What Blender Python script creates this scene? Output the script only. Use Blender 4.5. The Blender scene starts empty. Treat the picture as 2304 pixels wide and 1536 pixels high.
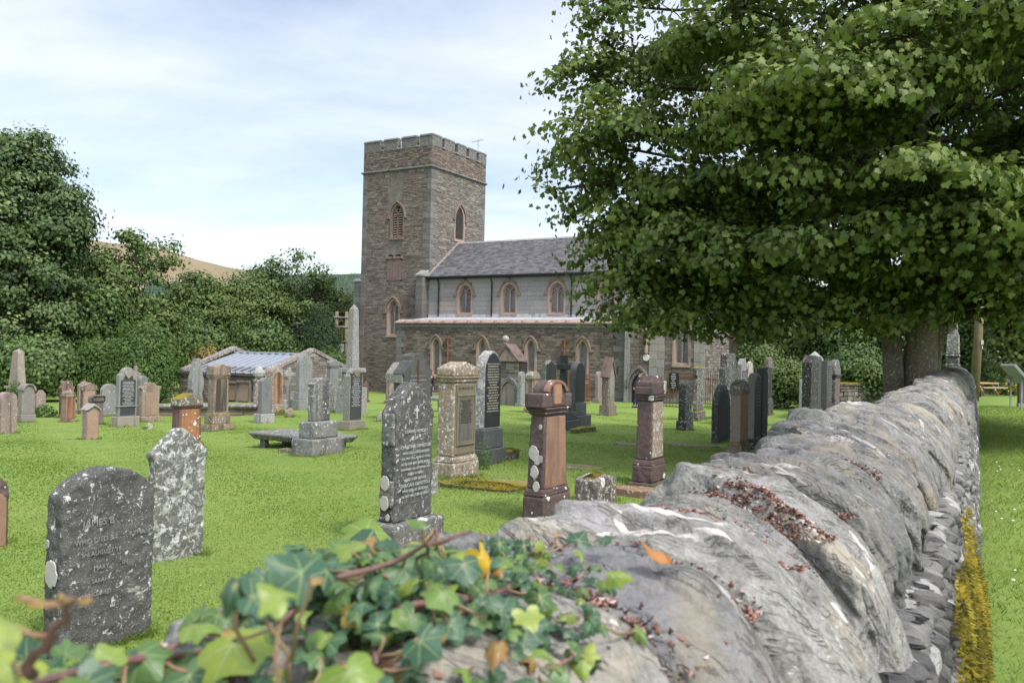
import bpy, bmesh, math, random
import numpy as np
from mathutils import Vector, Matrix
from mathutils.bvhtree import BVHTree
from mathutils.geometry import tessellate_polygon

R_ = math.radians
scene = bpy.context.scene
COL = scene.collection

# ------------------------------------------------------------------ camera
FPX = 1900.0
pitch, roll = R_(.66), R_(1.3)
FW = Vector((0, math.cos(pitch), math.sin(pitch)))
UP0 = Vector((0, -math.sin(pitch), math.cos(pitch)))
RT0 = Vector((1, 0, 0))
RT = RT0 * math.cos(roll) + UP0 * math.sin(roll)
UP = UP0 * math.cos(roll) - RT0 * math.sin(roll)
CAM = Vector((0, 0, 1.9))
cd = bpy.data.cameras.new('camera')
cam = bpy.data.objects.new('camera', cd)
COL.objects.link(cam)
m = Matrix((RT, UP, -FW)).transposed().to_4x4()
m.translation = CAM
cam.matrix_world = m
cd.sensor_width = 36.0
cd.lens = 36.0 * FPX / 2304
cd.clip_start = .02
cd.clip_end = 5000
cd.dof.use_dof = True
cd.dof.focus_distance = 9.0
cd.dof.aperture_fstop = 9.3
scene.camera = cam

# ------------------------------------------------------------------ sky, sun, exposure
SUN_EL, SUN_AZ = R_(54), R_(138)         # azimuth clockwise from +Y
world = bpy.data.worlds.new('World')
scene.world = world
world.use_nodes = True
wt = world.node_tree
wt.nodes.clear()
def wn(t, **k):
    n = wt.nodes.new(t)
    for a, b in k.items():
        setattr(n, a, b)
    return n
sky = wn('ShaderNodeTexSky', sky_type='NISHITA')
sky.sun_disc = False
sky.sun_elevation = SUN_EL
sky.sun_rotation = SUN_AZ
sky.air_density, sky.dust_density, sky.ozone_density = 1.0, 1.2, 1.0
tc = wn('ShaderNodeTexCoord')
sp = wn('ShaderNodeSeparateXYZ')
wt.links.new(tc.outputs['Generated'], sp.inputs[0])
def wmath(op, a, b=None, clamp=False):
    n = wn('ShaderNodeMath', operation=op, use_clamp=clamp)
    for i, v in enumerate((a, b)):
        if v is None: continue
        if isinstance(v, (int, float)): n.inputs[i].default_value = v
        else: wt.links.new(v, n.inputs[i])
    return n.outputs[0]
zz = wmath('ADD', wmath('MAXIMUM', sp.outputs['Z'], 0.0), .16)
cx_ = wmath('DIVIDE', sp.outputs['X'], zz)
cy_ = wmath('DIVIDE', sp.outputs['Y'], zz)
cmb = wn('ShaderNodeCombineXYZ')
wt.links.new(cx_, cmb.inputs[0]); wt.links.new(cy_, cmb.inputs[1])
mp = wn('ShaderNodeMapping')
mp.inputs['Rotation'].default_value = (0, 0, R_(-28))
mp.inputs['Scale'].default_value = (.62, .95, 1)
mp.inputs['Location'].default_value = (3.1, 1.7, 0)
wt.links.new(cmb.outputs[0], mp.inputs[0])
nz = wn('ShaderNodeTexNoise')
nz.inputs['Scale'].default_value = 1.15
nz.inputs['Detail'].default_value = 8
nz.inputs['Roughness'].default_value = .56
nz.inputs['Distortion'].default_value = .2
wt.links.new(mp.outputs[0], nz.inputs[0])
rp = wn('ShaderNodeValToRGB')
rp.color_ramp.elements[0].position = .32
rp.color_ramp.elements[0].color = (0, 0, 0, 1)
rp.color_ramp.elements[1].position = .66
rp.color_ramp.elements[1].color = (1, 1, 1, 1)
wt.links.new(nz.outputs[0], rp.inputs[0])
veil = wmath('ADD', wmath('MULTIPLY', rp.outputs[0], .66), .17, True)
mixs = wn('ShaderNodeMixRGB')
wt.links.new(veil, mixs.inputs[0])
wt.links.new(sky.outputs[0], mixs.inputs[1])
mixs.inputs[2].default_value = (6.1, 6.35, 6.8, 1)
# glow added around the veiled sun, behind the camera, for soft fill light
SUND = (math.sin(SUN_AZ) * math.cos(SUN_EL), math.cos(SUN_AZ) * math.cos(SUN_EL), math.sin(SUN_EL))
dt = wn('ShaderNodeVectorMath', operation='DOT_PRODUCT')
wt.links.new(tc.outputs['Generated'], dt.inputs[0]); dt.inputs[1].default_value = SUND
aur = wmath('ADD', wmath('MULTIPLY', wmath('POWER', wmath('MAXIMUM', dt.outputs['Value'], 0.0), 3.0), 2.3), 1.0)
glow = wn('ShaderNodeMixRGB', blend_type='MULTIPLY')
glow.inputs[0].default_value = 1.0
wt.links.new(mixs.outputs[0], glow.inputs[1]); wt.links.new(aur, glow.inputs[2])
bg = wn('ShaderNodeBackground')
bg.inputs[1].default_value = .103
wt.links.new(glow.outputs[0], bg.inputs[0])
wo = wn('ShaderNodeOutputWorld')
wt.links.new(bg.outputs[0], wo.inputs[0])

SUNV = Vector((math.sin(SUN_AZ) * math.cos(SUN_EL), math.cos(SUN_AZ) * math.cos(SUN_EL), math.sin(SUN_EL)))
sl = bpy.data.lights.new('sun', 'SUN')
sl.energy = 2.0
sl.angle = R_(10)
sl.color = (1, .95, .88)
so = bpy.data.objects.new('sun', sl)
COL.objects.link(so)
so.rotation_euler = SUNV.to_track_quat('Z', 'Y').to_euler()
so.location = (10, -10, 30)
scene.view_settings.view_transform = 'Standard'
scene.view_settings.look = 'None'
scene.view_settings.exposure = 0.9
scene.view_settings.gamma = 1

# ------------------------------------------------------------------ pixel rays, ground height
def ray(px, py):
    return RT * ((px - 1152) / FPX) - UP * ((py - 768) / FPX) + FW
def at(px, py, depth):
    return CAM + ray(px, py) * depth
def on_z(px, py, z):
    d = ray(px, py)
    return CAM + d * ((z - CAM.z) / d.z)
def proj(p):
    q = p - CAM
    w = q.dot(FW)
    return 1152 + FPX * q.dot(RT) / w, 768 - FPX * q.dot(UP) / w
WA = R_(28.9)
WD = Vector((math.sin(WA), math.cos(WA), 0))      # along the boundary wall
WN = Vector((math.cos(WA), -math.sin(WA), 0))     # across it, away from the graves
def wall_pt(s, lat, z):
    return WD * s + WN * lat + Vector((0, 0, z))
def smooth(a, b, x):
    t = np.clip((x - a) / (b - a), 0, 1)
    return t * t * (3 - 2 * t)
LAWN_Z = .55
def g_np(x, y):
    x = np.asarray(x, float); y = np.asarray(y, float)
    lat = x * WN.x + y * WN.y
    s = x * WD.x + y * WD.y
    drop = .0215 * np.clip(y - 12, 0, 60) + .014 * np.clip(-x, 0, 60) * smooth(8, 20, y)
    drop = drop * (1 - .75 * smooth(7, 15, x) * (1 - smooth(40, 60, y)))
    yard = -drop + .035 * np.sin(x * .9 + 1.3) * np.sin(y * .7) + .02 * np.sin(x * 2.1 + y * 1.3)
    lawn = LAWN_Z + .25 * smooth(1.2, 5, lat) + .10 * smooth(18, 32, s) - .25 * smooth(36, 46, s) + .02 * np.sin(x * 1.7) * np.sin(y * 1.1)
    k = smooth(-.45, -.2, lat) * (1 - smooth(44, 56, s))
    far = smooth(70, 140, np.hypot(x, y))
    return (yard * (1 - k) + lawn * k) * (1 - far) - 1.2 * far
def g(x, y):
    return float(g_np(x, y))
def stand_at(px, depth):
    """ground point on the sight line of a pixel column at a given distance"""
    p = at(px, 850, depth)
    return Vector((p.x, p.y, g(p.x, p.y))), depth
def hit(px, py):
    d = ray(px, py)
    t0, t = 0, .5
    while t < 300:
        p = CAM + d * t
        if p.z < g(p.x, p.y): break
        t0 = t; t *= 1.02
    for _ in range(30):
        tm = .5 * (t0 + t); p = CAM + d * tm
        if p.z < g(p.x, p.y): t = tm
        else: t0 = tm
    p = CAM + d * t
    return p, (p - CAM).dot(FW)

# ------------------------------------------------------------------ naming and linking
def tag(o, label=None, cat=None, group=None, kind=None):
    if label: o['label'] = label
    if cat: o['category'] = cat
    if group: o['group'] = group
    if kind: o['kind'] = kind
    return o
def empty(name, loc, rz=0.0):
    o = bpy.data.objects.new(name, None)
    o.location = loc
    o.rotation_euler = (0, 0, rz)
    o.empty_display_size = .2
    COL.objects.link(o)
    return o
def link(name, me, mat=None, parent=None, loc=(0, 0, 0), smooth_=False):
    if mat is not None:
        if isinstance(mat, (list, tuple)):
            for q in mat: me.materials.append(q)
        else: me.materials.append(mat)
    o = bpy.data.objects.new(name, me)
    COL.objects.link(o)
    o.location = loc
    if parent: o.parent = parent
    if smooth_:
        me.polygons.foreach_set('use_smooth', np.ones(len(me.polygons), bool))
    return o
def np_mesh(name, V, F, rnd=None, mat_idx=None, uv=None):
    """V (n,3), F (m,k) uniform polygons, rnd (m,) per-face value"""
    V = np.asarray(V, np.float32); F = np.asarray(F, np.int32)
    me = bpy.data.meshes.new(name)
    mF, k = F.shape
    me.vertices.add(len(V)); me.vertices.foreach_set('co', V.ravel())
    me.loops.add(mF * k); me.loops.foreach_set('vertex_index', F.ravel())
    me.polygons.add(mF)
    me.polygons.foreach_set('loop_start', np.arange(0, mF * k, k, dtype=np.int32))
    me.polygons.foreach_set('loop_total', np.full(mF, k, np.int32))
    if rnd is not None:
        a = me.attributes.new('rnd', 'FLOAT', 'FACE')
        a.data.foreach_set('value', np.asarray(rnd, np.float32))
    if uv is not None:
        u = me.uv_layers.new(name='UVMap')
        u.data.foreach_set('uv', np.asarray(uv, np.float32)[F.ravel()].ravel())
    if mat_idx is not None:
        me.polygons.foreach_set('material_index', np.asarray(mat_idx, np.int32))
    me.update(calc_edges=True)
    me.validate()
    return me
class MB:
    """collects polygons of any size, with a random number per piece"""
    def __init__(s): s.v = []; s.f = []; s.r = []
    def add(s, vs, fs, rnd=0.5):
        o = len(s.v)
        s.v += [tuple(q) for q in vs]
        s.f += [tuple(i + o for i in q) for q in fs]
        s.r += [rnd] * len(fs)
    def box(s, x0, x1, y0, y1, z0, z1, rnd=.5, M=None):
        vs = [Vector(q) for q in ((x0,y0,z0),(x1,y0,z0),(x1,y1,z0),(x0,y1,z0),(x0,y0,z1),(x1,y0,z1),(x1,y1,z1),(x0,y1,z1))]
        if M is not None: vs = [M @ q for q in vs]
        s.add(vs, [(3,2,1,0),(4,5,6,7),(0,1,5,4),(1,2,6,5),(2,3,7,6),(3,0,4,7)], rnd)
    def frust(s, w0, t0, z0, w1, t1, z1, cx=0, cy=0, rnd=.5):
        vs = [(cx-w0/2,cy-t0/2,z0),(cx+w0/2,cy-t0/2,z0),(cx+w0/2,cy+t0/2,z0),(cx-w0/2,cy+t0/2,z0),
              (cx-w1/2,cy-t1/2,z1),(cx+w1/2,cy-t1/2,z1),(cx+w1/2,cy+t1/2,z1),(cx-w1/2,cy+t1/2,z1)]
        s.add(vs, [(3,2,1,0),(4,5,6,7),(0,1,5,4),(1,2,6,5),(2,3,7,6),(3,0,4,7)], rnd)
    def prism(s, outline, y0, y1, rnd=.5):
        """outline [(x,z)] counter-clockwise seen from -Y, extruded from y0 (front) to y1"""
        n = len(outline)
        vs = [(x, y0, z) for x, z in outline] + [(x, y1, z) for x, z in outline]
        fs = [tuple(range(n)), tuple(range(2*n-1, n-1, -1))]
        fs += [(i, n+i, n+(i+1) % n, (i+1) % n) for i in range(n)]
        s.add(vs, fs, rnd)
    def ring(s, outer, inner, y0, y1, inner_back=None, closed=True, rnd=.5):
        n = len(outer); ib = inner_back or inner
        vs = [(x,y0,z) for x,z in outer] + [(x,y0,z) for x,z in inner] + [(x,y1,z) for x,z in ib] + [(x,y1,z) for x,z in outer]
        fs = []
        for i in range(n if closed else n-1):
            j = (i+1) % n
            fs += [(i,j,n+j,n+i), (n+i,n+j,2*n+j,2*n+i), (2*n+i,2*n+j,3*n+j,3*n+i), (3*n+i,3*n+j,j,i)]
        if not closed:
            fs += [(0,n,2*n,3*n), (n-1,4*n-1,3*n-1,2*n-1)]
        s.add(vs, fs, rnd)
    def tube(s, pts, rad, n=8, rnd=.5, caps=True):
        pts = [Vector(p) for p in pts]
        if not hasattr(rad, '__len__'): rad = [rad] * len(pts)
        rings = []; base = len(s.v); prev = None
        for i, p in enumerate(pts):
            d = (pts[min(i+1, len(pts)-1)] - pts[max(i-1, 0)]).normalized()
            if prev is None:
                a = d.orthogonal().normalized()
            else:
                a = (prev - d * prev.dot(d)).normalized()
            prev = a; b = d.cross(a)
            for k in range(n):
                t = 2*math.pi*k/n
                s.v.append(tuple(p + (a*math.cos(t) + b*math.sin(t)) * rad[i]))
        for i in range(len(pts)-1):
            for k in range(n):
                j = (k+1) % n
                s.f.append((base+i*n+k, base+i*n+j, base+(i+1)*n+j, base+(i+1)*n+k)); s.r.append(rnd)
        if caps:
            s.f.append(tuple(base+k for k in reversed(range(n)))); s.r.append(rnd)
            s.f.append(tuple(base+(len(pts)-1)*n+k for k in range(n))); s.r.append(rnd)
    def lathe(s, prof, cx=0, cy=0, n=16, rnd=.5):
        base = len(s.v)
        for r, z in prof:
            for k in range(n):
                t = 2*math.pi*k/n
                s.v.append((cx+r*math.cos(t), cy+r*math.sin(t), z))
        for i in range(len(prof)-1):
            for k in range(n):
                j = (k+1) % n
                s.f.append((base+i*n+k, base+i*n+j, base+(i+1)*n+j, base+(i+1)*n+k)); s.r.append(rnd)
        s.f.append(tuple(base+k for k in reversed(range(n)))); s.r.append(rnd)
        s.f.append(tuple(base+(len(prof)-1)*n+k for k in range(n))); s.r.append(rnd)
    def mesh(s, name, bevel=0.0, seg=1):
        me = bpy.data.meshes.new(name)
        me.from_pydata(s.v, [], s.f)
        a = me.attributes.new('rnd', 'FLOAT', 'FACE')
        a.data.foreach_set('value', np.asarray(s.r, np.float32))
        if bevel > 0:
            bm = bmesh.new(); bm.from_mesh(me)
            bmesh.ops.recalc_face_normals(bm, faces=bm.faces)
            es = [e for e in bm.edges if len(e.link_faces) == 2 and e.calc_face_angle(0) > .35]
            bmesh.ops.bevel(bm, geom=es, offset=bevel, segments=seg, affect='EDGES', clamp_overlap=True)
            bm.to_mesh(me); bm.free()
        me.update()
        return me
    def build(s, name, mat, parent=None, loc=(0,0,0), bevel=0.0, seg=1, smooth_=False):
        return link(name, s.mesh(name, bevel, seg), mat, parent, loc, smooth_)
def weather(o, voxel, amp, scale, amp2=0.0, scale2=.02):
    """wear a cut stone down: remesh it finely and push its surface in and out"""
    r = o.modifiers.new('remesh', 'REMESH'); r.mode = 'VOXEL'; r.voxel_size = voxel; r.use_smooth_shade = True
    for a, sc_ in ((amp, scale), (amp2, scale2)):
        if a <= 0: continue
        key = 'wear_%g' % sc_
        t = bpy.data.textures.get(key) or bpy.data.textures.new(key, 'CLOUDS')
        t.noise_scale = sc_; t.noise_depth = 3
        d = o.modifiers.new('wear', 'DISPLACE'); d.texture = t; d.strength = a; d.mid_level = .55
        d.texture_coords = 'LOCAL'
    return o
# ------------------------------------------------------------------ numpy noise
def _h(ix, iy, iz, seed):
    n = (ix.astype(np.int64) * 374761393 + iy.astype(np.int64) * 668265263 + iz.astype(np.int64) * 2147483647 + seed * 144665) & 0xffffffff
    n = ((n ^ (n >> 13)) * 1274126177) & 0xffffffff
    n = n ^ (n >> 16)
    return (n & 0xffff) / 65535.0
def vnoise(P, seed=0):
    P = np.asarray(P, float); I = np.floor(P).astype(np.int64); fr = P - I
    u = fr * fr * fr * (fr * (fr * 6 - 15) + 10)
    r = 0
    for dx in (0, 1):
        for dy in (0, 1):
            for dz in (0, 1):
                w = (u[:, 0] if dx else 1-u[:, 0]) * (u[:, 1] if dy else 1-u[:, 1]) * (u[:, 2] if dz else 1-u[:, 2])
                r = r + w * _h(I[:, 0]+dx, I[:, 1]+dy, I[:, 2]+dz, seed)
    return r * 2 - 1
def fbm(P, seed=0, oct=4, lac=2.03, gain=.5):
    P = np.asarray(P, float); a = 1.0; r = 0
    for i in range(oct):
        r = r + a * vnoise(P + 17.3 * i, seed + i); P = P * lac; a *= gain
    return r
# ------------------------------------------------------------------ materials
class NT:
    def __init__(s, name):
        s.m = bpy.data.materials.new(name); s.m.use_nodes = True
        s.t = s.m.node_tree; s.t.nodes.clear()
        s.out = s.t.nodes.new('ShaderNodeOutputMaterial')
        s.p = s.n('ShaderNodeBsdfPrincipled')
        s.l(s.p.outputs[0], s.out.inputs[0])
    def n(s, t, **k):
        q = s.t.nodes.new(t)
        for a, b in k.items(): setattr(q, a, b)
        return q
    def l(s, a, b): s.t.links.new(a, b)
    def set(s, sock, v):
        if isinstance(v, bpy.types.NodeSocket): s.l(v, sock)
        else:
            if sock.type == 'RGBA' and len(v) == 3: v = (*v, 1)
            sock.default_value = v
    def math(s, op, a, b=0.0, clamp=False):
        q = s.n('ShaderNodeMath', operation=op, use_clamp=clamp)
        s.set(q.inputs[0], a); s.set(q.inputs[1], b)
        return q.outputs[0]
    def mix(s, f, a, b, mode='MIX'):
        q = s.n('ShaderNodeMixRGB', blend_type=mode)
        s.set(q.inputs[0], f); s.set(q.inputs[1], a); s.set(q.inputs[2], b)
        return q.outputs[0]
    def ramp(s, f, stops, interp='LINEAR'):
        q = s.n('ShaderNodeValToRGB'); cr = q.color_ramp; cr.interpolation = interp
        while len(cr.elements) < len(stops): cr.elements.new(.5)
        for el, (p, c) in zip(cr.elements, stops):
            el.position = p
            el.color = (c, c, c, 1) if isinstance(c, (int, float)) else (*c, 1)
        s.l(f, q.inputs[0])
        return q.outputs[0]
    def coords(s, scale=(1, 1, 1), rot=(0, 0, 0), kind='Object', jitter=True):
        c = s.n('ShaderNodeTexCoord')
        v = c.outputs[kind]
        if jitter:
            oi = s.n('ShaderNodeObjectInfo')
            ad = s.n('ShaderNodeVectorMath', operation='ADD')
            s.l(v, ad.inputs[0])
            s.l(s.math('MULTIPLY', oi.outputs['Random'], 57.0), ad.inputs[1])
            v = ad.outputs[0]
        mp = s.n('ShaderNodeMapping')
        mp.inputs['Scale'].default_value = scale; mp.inputs['Rotation'].default_value = rot
        s.l(v, mp.inputs[0])
        return mp.outputs[0]
    def noise(s, v, scale, detail=4, rough=.55, dist=0.0):
        q = s.n('ShaderNodeTexNoise')
        q.inputs['Scale'].default_value = scale; q.inputs['Detail'].default_value = detail
        q.inputs['Roughness'].default_value = rough; q.inputs['Distortion'].default_value = dist
        s.l(v, q.inputs[0])
        return q.outputs[0]
    def vor(s, v, scale, feature='F1', rand=1.0):
        q = s.n('ShaderNodeTexVoronoi', feature=feature)
        q.inputs['Scale'].default_value = scale; q.inputs['Randomness'].default_value = rand
        s.l(v, q.inputs[0])
        return q
    def attr(s, name='rnd'):
        return s.n('ShaderNodeAttribute', attribute_name=name).outputs['Fac']
    def bump(s, h, dist=.01, strength=1.0, prev=None):
        b = s.n('ShaderNodeBump')
        b.inputs['Strength'].default_value = strength; b.inputs['Distance'].default_value = dist
        s.l(h, b.inputs['Height'])
        if prev is not None: s.l(prev, b.inputs['Normal'])
        return b.outputs[0]
    def fin(s, col, rough=.9, normal=None, spec=.3, metal=0.0):
        s.set(s.p.inputs['Base Color'], col); s.set(s.p.inputs['Roughness'], rough)
        s.p.inputs['Specular IOR Level'].default_value = spec
        s.p.inputs['Metallic'].default_value = metal
        if normal is not None: s.l(normal, s.p.inputs['Normal'])
        return s.m
def up_mask(k, lo, hi):
    ge = k.n('ShaderNodeNewGeometry')
    sx = k.n('ShaderNodeSeparateXYZ'); k.l(ge.outputs['Normal'], sx.inputs[0])
    return k.ramp(sx.outputs['Z'], [(lo, 0.0), (hi, 1.0)])
_cache = {}
def stone(base, base2=None, dark=0.0, lichen=0.0, spots=0.0, specks=0.0, moss=0.0, rough=.9, bump=.006, tint=(.42, .42, .38), darkc=(.03, .03, .03), orange=0.0, fine=1.0, crust=0.0):
    """weathered stone: two body colours, dark run-off streaks, crusty grey lichen, round white lichen discs, specks, moss"""
    key = (base, base2, dark, lichen, spots, specks, moss, rough, bump, tint, darkc, orange, fine, crust)
    if key in _cache: return _cache[key]
    k = NT('stone')
    v = k.coords()
    big = k.noise(v, 2.2, 4, .6, .4)
    mid = k.noise(v, 11, 6, .65)
    fin_ = k.noise(v, 70, 4, .7)
    b2 = base2 or tuple(c * .72 for c in base)
    c = k.mix(k.ramp(big, [(.35, 0.0), (.65, 1.0)]), base, b2)
    c = k.mix(k.ramp(mid, [(.3, .0), (.7, .55)]), c, tuple(x * .62 for x in base))
    c = k.mix(.35 * fine, c, k.ramp(fin_, [(.25, .25), (.75, 1.0)]), 'MULTIPLY')
    if dark > 0:
        vs = k.coords((5, 5, .55))
        st = k.noise(vs, 1.0, 5, .6, .3)
        t = .72 - .38 * dark
        c = k.mix(k.ramp(st, [(t - .08, 0.0), (t + .1, min(1, .55 + .5 * dark))]), c, darkc)
    if crust > 0:                     # pale crust with a broken edge
        cr = k.noise(v, 4.3, 9, .72, .8)
        t = .70 - .25 * crust
        c = k.mix(k.ramp(cr, [(t - .02, 0.0), (t + .03, .9)]), c, (.34, .33, .28))
    h = k.math('ADD', k.math('MULTIPLY', mid, .8), k.math('MULTIPLY', fin_, .25))
    if lichen > 0:
        ln = k.noise(v, 7.5, 10, .74, .5)
        t = .69 - .22 * lichen
        lm = k.ramp(ln, [(t - .015, 0.0), (t + .025, .92)])
        c = k.mix(lm, c, tint)
        ln2 = k.noise(v, 19, 6, .7, .4)
        lm2 = k.ramp(ln2, [(.60 - .1 * lichen, 0.0), (.64 - .1 * lichen, .85)])
        c = k.mix(lm2, c, (.5, .5, .47))
        h = k.math('ADD', h, k.math('MULTIPLY', lm, .25))
    if specks > 0:
        sn = k.noise(v, 55, 3, .8)
        t = .70 - .12 * specks
        c = k.mix(k.ramp(sn, [(t - .02, 0.0), (t + .03, .9)]), c, (.40, .39, .37))
        sn = k.noise(v, 150, 2, .8)
        c = k.mix(k.ramp(sn, [(t - .03, 0.0), (t + .04, .7)]), c, (.34, .335, .32))
    if spots > 0:
        wob = k.n('ShaderNodeVectorMath', operation='ADD')
        k.l(v, wob.inputs[0])
        q = k.n('ShaderNodeTexNoise'); q.inputs['Scale'].default_value = 30; k.l(v, q.inputs[0])
        sc = k.n('ShaderNodeVectorMath', operation='SCALE'); sc.inputs['Scale'].default_value = .03
        k.l(q.outputs['Color'], sc.inputs[0]); k.l(sc.outputs[0], wob.inputs[1])
        for scale, rad, den in ((5.0, .34, .30), (14, .30, .35)):
            vo = k.vor(wob.outputs[0], scale)
            hs = k.n('ShaderNodeSeparateXYZ'); k.l(vo.outputs['Color'], hs.inputs[0])
            pick = k.math('GREATER_THAN', hs.outputs[0], 1 - den * spots)
            rr = k.math('MULTIPLY', hs.outputs[1], rad)
            ins = k.math('LESS_THAN', vo.outputs['Distance'], rr)
            c = k.mix(k.math('MULTIPLY', k.math('MULTIPLY', pick, ins), .93), c, (.60, .58, .55))
    if orange > 0:
        on = k.noise(v, 6, 5, .7)
        t = .72 - .15 * orange
        c = k.mix(k.ramp(on, [(t, 0.0), (t + .05, .9)]), c, (.32, .12, .02))
    if moss > 0:
        mn = k.noise(v, 9, 6, .7)
        um = up_mask(k, .1, .75)
        mm = k.math('MULTIPLY', um, k.ramp(mn, [(.62 - .35 * moss, 0.0), (.70 - .3 * moss, 1.0)]))
        mc = k.mix(k.noise(v, 40, 3), (.10, .10, .015), (.26, .19, .02))
        c = k.mix(mm, c, mc)
    nrm = k.bump(h, bump * 2.2, .8)
    _cache[key] = k.fin(c, rough, nrm, .25)
    return _cache[key]
def masonry_mat(name, ramp, bump=.02, lichen=.3, stains=.4):
    """per-block colours from the 'rnd' face value, plus weathering"""
    k = NT(name)
    v = k.coords(jitter=False)
    c = k.ramp(k.attr(), ramp)
    n1 = k.noise(v, 14, 6, .65); n2 = k.noise(v, .55, 5, .6, .6); n3 = k.noise(v, 60, 3, .7)
    c = k.mix(.55, c, k.ramp(n1, [(.25, .35), (.75, 1.2)]), 'MULTIPLY')
    c = k.mix(k.ramp(n2, [(.52, 0.0), (.75, stains)]), c, (.045, .042, .04))
    vs = k.coords((1.6, 1.6, .16), jitter=False)
    c = k.mix(k.ramp(k.noise(vs, 1.0, 5, .65), [(.56, 0.0), (.72, stains * .8)]), c, (.04, .04, .038))
    ln = k.noise(v, 6, 9, .78)
    t = .74 - .14 * lichen
    c = k.mix(k.ramp(ln, [(t, 0.0), (t + .03, .85)]), c, (.5, .5, .47))
    h = k.math('ADD', n1, k.math('MULTIPLY', n3, .35))
    return k.fin(c, .92, k.bump(h, bump, .8), .2)
def plain(name, col, rough=.7, spec=.3, metal=0.0, var=.25, scale=6, bump=.0, bscale=40):
    k = NT(name)
    v = k.coords()
    n = k.noise(v, scale, 5, .6)
    c = k.mix(k.ramp(n, [(.3, 0.0), (.7, 1.0)]), col, tuple(x * (1 - var) for x in col))
    nrm = k.bump(k.noise(v, bscale, 4), bump) if bump else None
    return k.fin(c, rough, nrm, spec, metal)
def leaf_mat(name, stops, rough=.5, trans=.3, spec=.35, tcol=None):
    k = NT(name)
    c = k.ramp(k.attr(), stops)
    k.fin(c, rough, None, spec)
    tr = k.n('ShaderNodeBsdfTranslucent')
    k.l(k.mix(.6, c, tcol or (.16, .22, .02)), tr.inputs[0])
    mx = k.n('ShaderNodeMixShader'); mx.inputs[0].default_value = trans
    k.l(k.p.outputs[0], mx.inputs[1]); k.l(tr.outputs[0], mx.inputs[2])
    k.l(mx.outputs[0], k.out.inputs[0])
    return k.m
M = {}
# grass: the sheet under the blades
k = NT('turf')
v = k.coords(kind='Object', jitter=False)
c = k.mix(k.ramp(k.noise(v, .35, 5, .6), [(.3, 0.0), (.7, 1.0)]), (.162, .228, .048), (.196, .254, .066))
c = k.mix(k.ramp(k.noise(v, 2.2, 6, .7), [(.35, 0.0), (.75, .30)]), c, (.105, .178, .024))
c = k.mix(k.ramp(k.noise(v, 9, 5, .75), [(.60, 0.0), (.76, .5)]), c, (.19, .22, .06))
c = k.mix(k.ramp(k.noise(v, 1.3, 8, .8), [(.66, 0.0), (.72, .5)]), c, (.13, .10, .035))
c = k.mix(.35, c, k.ramp(k.noise(v, 55, 4, .8), [(.25, .45), (.75, 1.25)]), 'MULTIPLY')
c = k.mix(k.ramp(k.noise(v, .9, 4, .6), [(.45, 0.0), (.7, .5)]), c, (.105, .185, .045))
M['turf'] = k.fin(c, .95, k.bump(k.noise(v, 38, 5, .8), .02, .6), .1)
M['blades'] = leaf_mat('blades', [(0, (.112, .168, .028)), (.5, (.168, .236, .048)), (.85, (.215, .272, .070)), (1, (.28, .285, .105))], .6, .5, .15, (.2, .3, .02))
M['rubble'] = masonry_mat('rubble', [(0, (.128, .104, .088)), (.3, (.176, .142, .117)), (.6, (.205, .168, .136)), (.8, (.232, .182, .136)), (.92, (.20, .192, .176)), (1, (.265, .243, .21))], .02, .34, .45)
M['rubble_dark'] = masonry_mat('rubble_dark', [(0, (.098, .083, .073)), (.3, (.158, .123, .102)), (.6, (.19, .15, .12)), (.85, (.22, .178, .14)), (1, (.245, .223, .19))], .02, .36, .5)
M['rubble_east'] = masonry_mat('rubble_east', [(0, (.125, .105, .090)), (.35, (.18, .155, .13)), (.7, (.21, .185, .158)), (1, (.28, .26, .23))], .02, .45, .3)
M['ashlar'] = masonry_mat('ashlar', [(0, (.24, .23, .215)), (.35, (.29, .275, .25)), (.6, (.32, .285, .245)), (.8, (.26, .26, .25)), (1, (.345, .30, .245))], .006, .12, .15)
M['mortar'] = plain('mortar', (.20, .175, .145), .95, .1, var=.45, scale=3, bump=.01)
M['mortar_dark'] = plain('mortar_dark', (.055, .047, .042), .95, .1, var=.5, scale=3, bump=.01)
M['slate'] = masonry_mat('slate', [(0, (.085, .082, .088)), (.5, (.132, .125, .130)), (.85, (.168, .158, .160)), (1, (.19, .18, .18))], .004, .10, .12)
M['freestone'] = stone((.42, .300, .232), (.36, .265, .215), dark=.3, specks=.3, bump=.004)
M['freestone_old'] = stone((.27, .19, .15), (.20, .15, .13), dark=.35, specks=.2, bump=.004)
M['dressing'] = stone((.20, .19, .175), (.155, .145, .135), dark=.3, lichen=.1, specks=.3, bump=.004)
M['coping'] = stone((.38, .255, .20), (.30, .215, .18), dark=.25, specks=.45, lichen=.12, bump=.004)
M['flashing'] = stone((.54, .54, .55), (.40, .40, .42), dark=.25, lichen=.1, bump=.004, tint=(.6, .6, .6))
M['black_paint'] = plain('black_paint', (.014, .014, .015), .45, .4)
M['red_iron'] = plain('red_iron', (.28, .085, .045), .6, .3, var=.4, scale=9)
M['rust'] = plain('rust', (.17, .085, .045), .8, .2, var=.5, scale=20, bump=.002)
M['wood_grey'] = plain('wood_grey', (.20, .135, .12), .8, .2, var=.3, scale=3)
M['louvre'] = stone((.42, .31, .22), (.34, .26, .20), specks=.2, bump=.003)
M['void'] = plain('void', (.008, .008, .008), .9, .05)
k = NT('leaded_glass')
v = k.coords(jitter=False)
sx = k.n('ShaderNodeSeparateXYZ'); k.l(v, sx.inputs[0])
hor = k.math('ADD', sx.outputs[0], sx.outputs[1])
zq = k.math('MULTIPLY', sx.outputs[2], .62)
d1 = k.math('PINGPONG', k.math('ADD', hor, zq), .055); d2 = k.math('PINGPONG', k.math('SUBTRACT', hor, zq), .055)
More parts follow.
